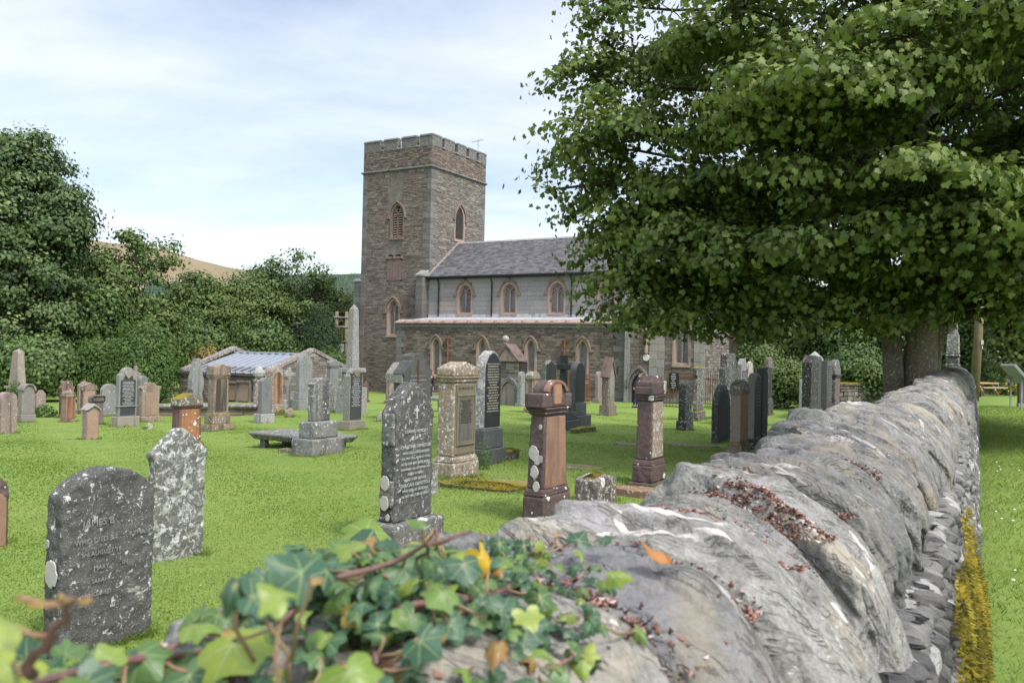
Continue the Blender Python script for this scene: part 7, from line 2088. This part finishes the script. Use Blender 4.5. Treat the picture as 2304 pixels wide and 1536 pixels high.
mb = MB(); mb.box(xl, xr, -.16, -.0305, zev - .20, zev - .10); mb.build('eaves_course', M['freestone_old'], hroot, bevel=.02)
# carved double memorial set against its front wall
x0 = hx(520, 880)[0]; x1 = hx(566, 880)[0]
for nm, xx, ww, zt in (('wall_tablet', x0 + .2, .55, .78), ('wall_tablet', x0 + 1.0, .72, .84)):
    pw = Vector(hroot.location) + CE * xx - CN * .10
    r_ = empty(nm, pw, CROT); tag(r_, 'pink sandstone memorial tablet fixed on the burial house wall, %s one' % ('narrower arched' if ww < .7 else 'wider flat headed'), 'memorial', 'memorials built of masonry')
    mb = MB(); mb.prism(prof('seg' if ww < .7 else 'flat', ww, zt, .3), -.06, .06); mb.build('tablet', stone((.42, .30, .24), (.36, .26, .21), dark=.3), r_, bevel=.01)
    mb = MB(); mb.box(-ww/2 - .08, ww/2 + .08, -.14, .05, zt + .002, zt + .12); mb.box(-ww/2 - .09, -ww/2 - .002, -.10, .05, -.1, zt); mb.box(ww/2 + .002, ww/2 + .09, -.10, .05, -.1, zt); mb.build('surround', M['freestone_old'], r_, bevel=.015)
# low enclosure wall before it
pA, dA = hit(352, 936); pB, dB = hit(580, 932)
L = (pB - pA).length; ang_ = math.atan2(pB.y - pA.y, pB.x - pA.x)
er = empty('enclosure_wall', (pA.x, pA.y, min(pA.z, pB.z) - .05), ang_); tag(er, 'low dark stone enclosure wall with moulded coping in front of the burial house', 'wall')
hw_ = 30 * dA / FPX
masonry(er, 'wall', M['rubble_dark'], M['mortar_dark'], 0, L, -.1, hw_ - .16, south_fn(0), [], seed=63, course=(.12, .2), length=(.3, .7))
mb = MB(); mb.box(0, L, .05, .4, -.1, hw_ - .17); mb.build('core', M['mortar_dark'], er)
mb = MB(); x = 0
while x < L:
    q = min(1.6, L - x); mb.frust(q - .02, .50, hw_ - .158, q - .02, .62, hw_ - .07, x + q/2, .17); mb.frust(q - .02, .62, hw_ - .069, q - .02, .5, hw_, x + q/2, .17); x += q
mb.build('coping', stone((.22, .19, .18), (.17, .15, .145), dark=.4, lichen=.3, specks=.5), er, bevel=.02)
# inner enclosure wall at left rear
pA, dA = hit(402, 905); pB, dB = hit(447, 903)
er = empty('enclosure_wall', (pA.x, pA.y, pA.z - .05), CROT); tag(er, 'short dark stone boundary pier left of the burial house gable', 'wall')
masonry(er, 'wall', M['rubble_dark'], M['mortar_dark'], 0, 2.2, -.1, 1.35, south_fn(0), [], seed=64); mb = MB(); mb.box(0, 2.2, .05, .5, -.1, 1.34); mb.box(-.08, 2.28, -.08, .58, 1.36, 1.52); mb.build('coping', S_dark, er, bevel=.02)
# gravel path strip
pA, dA = hit(535, 931)
mb = MB(); n = 16
mb.add([(pA.x + 1.4 * math.cos(a) * (1 + .1 * math.sin(3*a)), pA.y + .9 * math.sin(a), g(pA.x + 1.4 * math.cos(a), pA.y + .9 * math.sin(a)) + .02) for a in np.linspace(0, 6.283, n + 1)[:-1]], [tuple(range(n))])
o = mb.build('path', plain('path_stone', (.16, .15, .16), .9, .2, var=.3, scale=30)); tag(o, 'patch of mauve grey gravel path before the enclosure wall', 'path', kind='structure')
# rubble dyke behind the graves on the right
pA, dA = hit(1888, 915); pB = pA + (at(2030, 905, dA + 3) - at(1888, 915, dA)); L = 8.5
er = empty('rubble_wall', (pA.x, pA.y, pA.z), math.atan2(pB.y - pA.y, pB.x - pA.x)); tag(er, 'mossy rubble field wall behind the right hand graves under the sycamore', 'wall')
masonry(er, 'wall', M['rubble_east'], M['mortar_dark'], 0, L, -.2, .85, south_fn(0), [], seed=66, course=(.10, .22), length=(.2, .5), gap=.03, jit=.03, prot=.06)
mb = MB(); mb.box(0, L, .05, .5, -.2, .82); mb.build('core', M['mortar_dark'], er)
mb = MB(); x = 0
while x < L:
    q = rs.uniform(.25, .55); mb.box(x, x + q - .02, -.06, .5, .852, .95 + rs.uniform(0, .12), rs.random()); x += q
o = mb.build('coping', S_moss2, er, bevel=.04)
# ------------------------------------------------------------------ iron railings in front of the transept
def railing(label, pxa, pxb, yb, ht_px, n, mat, direc):
    pA, dA = hit(pxa, yb); pB, dB = hit(pxb, yb + (1 if pxb > pxa else 0))
    v_ = pB - pA; L = v_.length; h = ht_px * dA / FPX
    root = empty('iron_railing', (pA.x, pA.y, pA.z), math.atan2(v_.y, v_.x)); tag(root, label, 'railing', 'rusty iron railings')
    mb = MB()
    for zf in (.86, .10):
        mb = MB(); mb.box(0, L, -.012, .012, h * zf, h * zf + .035); mb.build('rail', mat, root)
    for i in range(n):
        x = L * i / (n - 1); mb = MB(); mb.tube([(x, 0, -.1), (x, 0, h)], .013, 6); mb.lathe([(.018, h), (.026, h + .03), (.002, h + .11)], x, 0, 6)
        mb.build('bar', mat, root)
railing('rusty railing in front of the church notice board', 1478, 1528, 916, 41, 8, M['rust'], 0)
railing('taller rusty railing right of the church corner beside the mossy T stone', 1582, 1618, 915, 72, 8, M['rust'], 0)
railing('rusty railing against the transept below the tall window', 1530, 1568, 912, 72, 9, M['rust'], 0)
railing('red painted railing round the grave behind the dark granite stone', 1316, 1326, 908, 64, 5, M['red_iron'], 0)
railing('red painted railing between the dark cross and the granite stone', 1272, 1284, 905, 66, 5, M['red_iron'], 0)
# ------------------------------------------------------------------ utility poles
pP, dP = hit(752, 880); pxp = dP / FPX; hP = (880 - 700) * pxp
pr = empty('utility_pole', (pP.x, pP.y, pP.z)); tag(pr, 'twin leg wooden utility pole carrying a grey transformer left of the tower', 'utility pole', 'utility poles')
for i, dx in enumerate((0, 24 * pxp)):
    mb = MB(); mb.tube([(dx, 0, -.3), (dx + (.05 if i == 0 else 0), 0, hP)], [.15, .12], 10); mb.build('pole', M['pole_wood'], pr, smooth_=True)
for zf, th in ((.92, .07), (.80, .09), (.62, .07)):
    mb = MB(); mb.box(-.15, 24 * pxp + .15, -.17, -.06, hP * zf, hP * zf + th); mb.build('crossarm', M['steel'], pr, bevel=.01)
mb = MB(); mb.tube([(.05, 0, hP - .1), (.05, 0, hP + .75)], .03, 6); mb.lathe([(.06, hP + .75), (.09, hP + .8), (.06, hP + .9), (.02, hP + .95)], .05, 0, 8); mb.build('insulator', M['void'], pr)
tr = MB(); tr.box(.12, 24 * pxp - .12, -.75, -.2, hP * .34, hP * .50); tr = tr.build('transformer', plain('transformer_grey', (.20, .22, .21), .6), pr, bevel=.03)
mb = MB()
for i in range(4): mb.lathe([(.05, hP*.50), (.07, hP*.52), (.05, hP*.55), (.07, hP*.57), (.03, hP*.60)], .22 + i * .13, -.45, 8)
mb.build('bushing', M['letters_white'], tr)
mb = MB()
for xx in (.3, .5): mb.tube([(xx, -.14, hP*.80), (xx - .03, -.18, hP*.72), (xx + .02, -.2, hP*.64)], .025, 6)
mb.build('fuse', M['red_iron'], pr)
# overhead lines
for j, (zf, y1, lab) in enumerate(((.99, 758, 'uppermost of the thin overhead cables crossing the left trees'), (.93, 765, 'middle one of the thin overhead cables crossing the left trees'), (.90, 771, 'lowest of the thin overhead cables crossing the left trees'))):
    a = pP + Vector((.05, 0, hP * zf)); b = at(470, y1 + 2, dP + 3 - j * .4)
    pts = [a.lerp(b, t) + Vector((0, 0, -.35 * math.sin(math.pi * t))) for t in np.linspace(0, 1, 10)]
    o_ = a.copy(); mb = MB(); mb.tube([q - o_ for q in pts], .014, 5)
    o = mb.build('overhead_cable', plain('cable', (.12, .12, .13), .5)); o.location = o_; tag(o, lab, 'cable', 'overhead cables')
pP, dP = stand_at(2192, 27.0); pxp = dP / FPX
top = at(2214, 560, dP)
pr = empty('utility_pole', (pP.x, pP.y, pP.z)); tag(pr, 'slightly leaning bare wooden utility pole on the lawn beyond the wall end', 'utility pole', 'utility poles')
tpv = Vector((top.x - pP.x, top.y - pP.y, top.z - pP.z))
mb = MB(); mb.tube([tpv * -.05, tpv * .5, tpv], [.145, .125, .105], 14); mb.build('pole', M['pole_wood'], pr, smooth_=True)
q_ = tpv * ((905 - 772) / 345.)
mb = MB(); mb.box(q_.x + .02, q_.x + .10, q_.y - .16, q_.y - .11, q_.z - .07, q_.z + .07); mb.box(q_.x + .05, q_.x + .08, q_.y - .16, q_.y - .11, q_.z - .22, q_.z - .10); mb.build('number_plate', M['letters_white'], pr)
# ------------------------------------------------------------------ house, bench, board and flowers beyond the lawn
pH, dH = hit(2185, 889); pxh = 40.0 / FPX
oH = at(2215, 888, 40.0); zg = g(oH.x, oH.y)
hr = empty('stone_cottage', (oH.x, oH.y, zg), R_(-12)); tag(hr, 'brown rubble stone cottage with white sash windows behind the lawn', 'house')
zw = (888 - 812) * pxh
holes = [(.62, .50, (888-873)*pxh, (888-842)*pxh, (888-841)*pxh), (2.35, .50, (888-873)*pxh, (888-842)*pxh, (888-841)*pxh), (4.3, .6, .4, 1.2, 1.22)]
masonry(hr, 'wall', M['rubble'], M['mortar'], -2.0, 7.0, -.8, zw, south_fn(0), holes, seed=71, course=(.10, .2), length=(.2, .55))
mb = MB(); mb.box(-2, 7, .25, 6, -.8, zw); mb.build('core', M['mortar_dark'], hr)
white = plain('white_paint', (.72, .72, .70), .5, .3, var=.05)
for xc, w, a, b, c_ in holes:
    mb = MB(); o4 = [(xc - w/2, a), (xc + w/2, a), (xc + w/2, c_), (xc - w/2, c_)]; e = .06
    mb.ring(o4, [(xc - w/2 + e, a + e), (xc + w/2 - e, a + e), (xc + w/2 - e, c_ - e), (xc - w/2 + e, c_ - e)], .03, .12)
    mb.box(xc - .02, xc + .02, .04, .10, a + e, c_ - e); mb.box(xc - w/2 + e, xc + w/2 - e, .035, .098, (a + c_)/2 - .02, (a + c_)/2 + .02)
    wf = mb.build('window', white, hr)
    mb = MB(); mb.box(xc - w/2, xc + w/2, .11, .14, a, c_); mb.build('pane', plain('pane_glass', (.03, .035, .04), .1, .5), wf)
    mb = MB(); mb.box(xc - w/2 - .12, xc + w/2 + .12, -.10, .03, a - .14, a - .003); mb.build('sill', M['black_paint'], hr)
mb = MB(); mb.add([(-2.3, -.25, zw - .05), (7.3, -.25, zw - .05), (7.3, 3, zw + 2.2), (-2.3, 3, zw + 2.2), (-2.3, 6.3, zw), (7.3, 6.3, zw)], [(0,1,2,3),(3,2,5,4),(0,3,4),(1,5,2)]); mb.build('roof', plain('cottage_slate', (.12, .12, .13), .7, var=.3, scale=8), hr)
mb = MB(); mb.box(-2.3, 7.3, -.30, -.20, zw - .18, zw - .051); mb.build('fascia', M['black_paint'], hr)
# picnic bench
pB, dB = stand_at(2216, 32.0); pxb = dB / FPX
br = empty('picnic_bench', (pB.x, pB.y, pB.z), R_(20)); tag(br, 'new pale timber picnic bench standing on the lawn behind the utility pole', 'bench')
pine = plain('pine', (.40, .27, .16), .7, .2, var=.2, scale=5)
h = 28 * pxb
for i in range(4):
    mb = MB(); mb.box(-.9, .32, -.34 + i * .17, -.34 + i * .17 + .155, h - .05, h); mb.build('top_board', pine, br, bevel=.006)
for sx in (-.55, .12):
    for sg in (-1, 1):
        mb = MB(); mb.add([(sx-.025, sg*.18-.05, h-.06), (sx+.025, sg*.18-.05, h-.06), (sx+.025, sg*.18+.05, h-.06), (sx-.025, sg*.18+.05, h-.06), (sx-.025, sg*.5-.05, -.05), (sx+.025, sg*.5-.05, -.05), (sx+.025, sg*.5+.05, -.05), (sx-.025, sg*.5+.05, -.05)], [(0,1,2,3),(7,6,5,4),(4,5,1,0),(5,6,2,1),(6,7,3,2),(7,4,0,3)]); mb.build('leg', pine, br)
for sg in (-1, 1):
    mb = MB(); mb.box(-.9, .3, sg*.62-.13, sg*.62+.13, h*.58, h*.58+.045); mb.build('seat', pine, br, bevel=.006)
# lectern information board
pI, dI = stand_at(2297, 24.0); px = dI / FPX
ir = empty('information_board', (pI.x, pI.y, pI.z), R_(80)); tag(ir, 'tilted grey information lectern on square timber posts at the right edge', 'information board')
h = 56 * px
mb = MB()
zt, zb = h + 38 * px, h - 2 * px
dy = 30 * px
mb.add([(-.5, -.04, zb), (.5, -.04, zb), (.5, dy, zt), (-.5, dy, zt), (-.5, -.09, zb + .06), (.5, -.09, zb + .06), (.5, dy - .05, zt + .06), (-.5, dy - .05, zt + .06)], [(3,2,1,0),(4,5,6,7),(0,1,5,4),(1,2,6,5),(2,3,7,6),(3,0,4,7)])
mb.build('panel', M['steel'], ir, bevel=.008)
for sx in (-.38, .38):
    mb = MB(); mb.box(sx-.07, sx+.07, -.22, -.08, .12, h + .02); mb.build('post', plain('post_wood', (.13, .085, .065), .8, var=.3), ir, bevel=.008)
    mb = MB(); mb.box(sx-.08, sx+.08, -.23, -.07, -.1, .119); mb.build('post_foot', M['steel'], ir)
    mb = MB(); mb.box(sx-.02, sx+.02, .10, .14, -.1, h + .3); mb.build('strut', M['steel'], ir)
# flower bed
mb = MB(); gmb = MB()
for i in range(260):
    px_ = rs.choice((rs.gauss(2262, 7), rs.gauss(2284, 7))); p = at(px_, 890, 38.5 + rs.uniform(-.5, .5)); z = g(p.x, p.y)
    c_ = Vector((p.x, p.y, z + abs(rs.gauss(.25, .18))))
    for tgt, r in ((mb, rs.uniform(.03, .06)), (gmb, rs.uniform(.05, .12))):
        a = Vector((rs.gauss(0,1), rs.gauss(0,1), rs.gauss(0,1))).normalized(); b = a.orthogonal().normalized(); c2 = a.cross(b)
        o_ = c_ if tgt is mb else c_ - Vector((0, 0, .12))
        tgt.add([o_ + b*r, o_ + c2*r, o_ - b*r, o_ - c2*r], [(0,1,2,3)], rs.random())
p = at(2273, 890, 38.5); fr = empty('flower_bed', (p.x, p.y, g(p.x, p.y))); tag(fr, 'yellow flowering plants in a bed below the cottage window', 'flowers')
for q, nm, mt in ((mb, 'blossom', plain('yellow_petal', (.65, .48, .04), .7)), (gmb, 'foliage', M['bright_leaf'])):
    q.v = [tuple(Vector(v_) - fr.location) for v_ in q.v]; q.build(nm, mt, fr)
# wreath by the small table tomb
p, d = hit(1756, 914); wr_ = empty('floral_wreath', (p.x, p.y, p.z)); tag(wr_, 'small floral wreath with red and white flowers on the grass beside the table tomb', 'wreath')
mb = MB(); mb2 = MB(); mb3 = MB()
for i in range(240):
    a = rs.uniform(0, 6.28); R = .22 + rs.gauss(0, .035); c_ = Vector((R * math.cos(a), rs.gauss(0, .04), .25 + R * math.sin(a)))
    q = (mb, mb, mb, mb2, mb3)[i % 5]; r = .035; n_ = Vector((rs.gauss(0,1), -1, rs.gauss(0,1))).normalized(); b = n_.orthogonal().normalized(); c2 = n_.cross(b)
    q.add([c_ + b*r, c_ + c2*r, c_ - b*r, c_ - c2*r], [(0,1,2,3)], rs.random())
mb.build('greenery', M['dark_leaf'], wr_); mb2.build('red_flower', plain('red_petal', (.5, .06, .04), .6), wr_); mb3.build('white_flower', M['letters_white'], wr_)
# ivy bush at the left obelisk, small shrub and herb tufts
def shrub(name, label, px_, py_, w, h, n, mat, seed, ls=.07, outline=BROAD):
    p, d = hit(px_, py_); rg = np.random.default_rng(seed)
    q = rg.normal(size=(n, 3)); q /= np.linalg.norm(q, axis=1)[:, None]; q *= (rg.random(n) ** .4)[:, None]
    q[:, 2] = np.abs(q[:, 2])
    P = q * np.array([w/2, w/2, h])
    o = link(name, leaves_mesh(name, P, q + rg.normal(size=(n, 3)) * .4, ls, outline, np.clip(rg.normal(.5, .2, n), 0, 1), rg), mat)
    o.location = (p.x, p.y, p.z); tag(o, label, 'shrub', 'small shrubs among the graves'); return o
shrub('low_shrub', 'low yellow green shrub between the left hand headstones', 97, 938, .95, .42, 700, M['bright_leaf'], 81)
shrub('ivy_clump', 'ivy clump climbing the foot of the left obelisk', 32, 915, .75, 1.1, 700, M['bright_leaf'], 82)
shrub('undergrowth', 'bright green weed growing up beside the yellowish monument', 1088, 1056, .30, .55, 420, M['bright_leaf'], 83, .045, ASH)
shrub('undergrowth', 'weed tuft at the end of the table tomb slab', 655, 1003, .3, .25, 160, M['bright_leaf'], 84, .05, ASH)
shrub('undergrowth', 'weeds on the mossy stones left of the red pillar', 1040, 1092, .9, .13, 700, M['bright_leaf'], 85, .035, ASH)
# ------------------------------------------------------------------ people
def person(label, foot_p, face, joints, H, top_col, leg_col, hair_col, bag=False):
    """skinned figure: one body mesh, clothes and hair as further skins over it"""
    root = empty('person', foot_p, face); tag(root, label, 'person', 'visitors by the church')
    def skin(name, verts, edges, rad, mat):
        me = bpy.data.meshes.new(name); me.from_pydata([tuple(Vector(v_) * H) for v_ in verts], edges, [])
        o = link(name, me, mat, root)
        sm = o.modifiers.new('skin', 'SKIN'); sd = o.modifiers.new('smooth', 'SUBSURF'); sd.levels = sd.render_levels = 1
        sm.use_smooth_shade = True
        for i, r in enumerate(rad):
            rr_ = r if isinstance(r, tuple) else (r, r)
            me.skin_vertices[0].data[i].radius = (rr_[0] * H, rr_[1] * H)
        me.skin_vertices[0].data[0].use_root = True
        return o
    J = joints
    names = ['pelvis', 'waist', 'chest', 'neck', 'head', 'crown', 'shL', 'elL', 'wrL', 'haL', 'shR', 'elR', 'wrR', 'haR', 'hiL', 'knL', 'anL', 'toL', 'hiR', 'knR', 'anR', 'toR']
    idx = {n_: i for i, n_ in enumerate(names)}
    E = [('pelvis','waist'),('waist','chest'),('chest','neck'),('neck','head'),('head','crown'),('chest','shL'),('shL','elL'),('elL','wrL'),('wrL','haL'),('chest','shR'),('shR','elR'),('elR','wrR'),('wrR','haR'),('pelvis','hiL'),('hiL','knL'),('knL','anL'),('anL','toL'),('pelvis','hiR'),('hiR','knR'),('knR','anR'),('anR','toR')]
    rad = dict(pelvis=(.085,.062), waist=(.072,.055), chest=(.085,.062), neck=.030, head=(.044,.052), crown=(.036,.042), shL=.034, elL=.024, wrL=.016, haL=.019, shR=.034, elR=.024, wrR=.016, haR=.019, hiL=.050, knL=.032, anL=.022, toL=.020, hiR=.050, knR=.032, anR=.022, toR=.020)
    skin('body', [J[n_] for n_ in names], [(idx[a], idx[b]) for a, b in E], [rad[n_] for n_ in names], M['skin'])
    def sub(name, keep, infl, mat):
        ii_ = {n_: i for i, n_ in enumerate(keep)}
        return skin(name, [J[n_] for n_ in keep], [(ii_[a], ii_[b]) for a, b in E if a in ii_ and b in ii_], [tuple(q * infl for q in (rad[n_] if isinstance(rad[n_], tuple) else (rad[n_],)*2)) for n_ in keep], mat)
    sub('jacket', ['pelvis', 'waist', 'chest', 'shL', 'elL', 'wrL', 'shR', 'elR', 'wrR'], 1.22, top_col)
    sub('trousers', ['pelvis', 'hiL', 'knL', 'anL', 'hiR', 'knR', 'anR'], 1.18, leg_col)
    mb = MB(); c_ = (Vector(J['head']) * .45 + Vector(J['crown']) * .55) * H
    n = 10
    for j in range(6):
        for k_ in range(n):
            th, ph = math.pi * .62 * j / 5, 2*math.pi*k_/n
            mb.v.append((c_.x + .053*H*math.sin(th)*math.cos(ph), c_.y + .012*H + .058*H*math.sin(th)*math.sin(ph), c_.z + .01*H + .060*H*math.cos(th)))
    for j in range(5):
        for k_ in range(n):
            mb.f.append((j*n+k_, j*n+(k_+1) % n, (j+1)*n+(k_+1) % n, (j+1)*n+k_)); mb.r.append(.5)
    mb.build('hair', hair_col, root, smooth_=True)
    # face: nose, ears, eyes; shoes
    h_ = Vector(J['head']) * H
    mb = MB(); mb.frust(.014*H, .02*H, 0, .008*H, .008*H, .03*H); mb.v = [(x + h_.x, y + h_.y - .058*H, z + h_.z - .004*H) for x, y, z in mb.v]; mb.build('nose', M['skin'], root)
    mb = MB()
    for sg in (-1, 1): mb.lathe([(.001, -.005*H), (.007*H, 0), (.001, .005*H)], h_.x + sg*.018*H, h_.y - .054*H, 6)
    mb.v = [(x, y, z + h_.z + .024*H) for x, y, z in mb.v]; mb.build('eyes', M['void'], root)
    mb = MB()
    for n_ in ('anL', 'anR'):
        a = Vector(J[n_]) * H; mb.box(a.x - .028*H, a.x + .028*H, a.y - .105*H, a.y + .04*H, a.z - .045*H, a.z - .005*H)
    mb.build('shoes', M['black_paint'], root, bevel=.01)
    # fingers
    for hn, wn_ in (('haL', 'wrL'), ('haR', 'wrR')):
        a = Vector(J[hn]) * H; d_ = (Vector(J[hn]) - Vector(J[wn_])).normalized(); sx = d_.orthogonal().normalized()
        mb = MB()
        for k_ in range(4): mb.tube([a + sx * (k_ - 1.5) * .010*H, a + sx * (k_ - 1.5) * .011*H + d_ * (.030 - .003*abs(k_-1.4))*H], [.0055*H, .004*H], 6)
        mb.tube([a + sx * .02*H, a + sx * .036*H + d_ * .016*H], [.006*H, .0045*H], 6)
        mb.build('fingers', M['skin'], root)
    return root
stand = dict(pelvis=(0,0,.53), waist=(0,-.005,.62), chest=(0,-.03,.75), neck=(0,-.06,.85), head=(0,-.085,.905), crown=(0,-.095,.955), shL=(.105,-.03,.80), elL=(.15,.04,.63), wrL=(.15,.03,.49), haL=(.15,.015,.45), shR=(-.105,-.05,.80), elR=(-.14,.06,.66), wrR=(-.14,.08,.53), haR=(-.14,.07,.495), hiL=(.055,0,.50), knL=(.06,-.03,.28), anL=(.06,.03,.045), toL=(.065,-.06,.015), hiR=(-.055,0,.50), knR=(-.06,.02,.28), anR=(-.06,.09,.05), toR=(-.065,.0,.02))
navy = plain('navy_cloth', (.028, .026, .040), .8, .15, var=.2); denim = plain('denim', (.035, .05, .11), .85, .15, var=.25)
p, d = hit(1433, 917)
person('visitor in dark jacket and blue jeans walking past the church door', p, R_(75), stand, 1.74, navy, denim, plain('dark_hair', (.02, .015, .012), .7))
p2, d2 = hit(963, 912)
person('visitor in navy jacket and dark trousers beside the large carved dark headstone', p2, R_(30), stand, 1.68, plain('navy_jacket', (.03, .03, .06), .8, .15), plain('dark_trousers', (.03, .03, .035), .85), bpy.data.materials['dark_hair'])
# bench slab near the second visitor
p, d = hit(973, 925); br = empty('stone_bench', (p.x, p.y, p.z), CROT); tag(br, 'plain grey stone slab bench between the black inscribed headstone and the yellowish monument', 'bench')
mb = MB(); mb.box(-.6, .6, -.2, .2, .42, .54); mb.build('slab', S_grey, br, bevel=.015)
for sx in (-.42, .42):
    mb = MB(); mb.box(sx - .08, sx + .08, -.16, .16, -.1, .419); mb.build('leg', S_grey, br, bevel=.012)
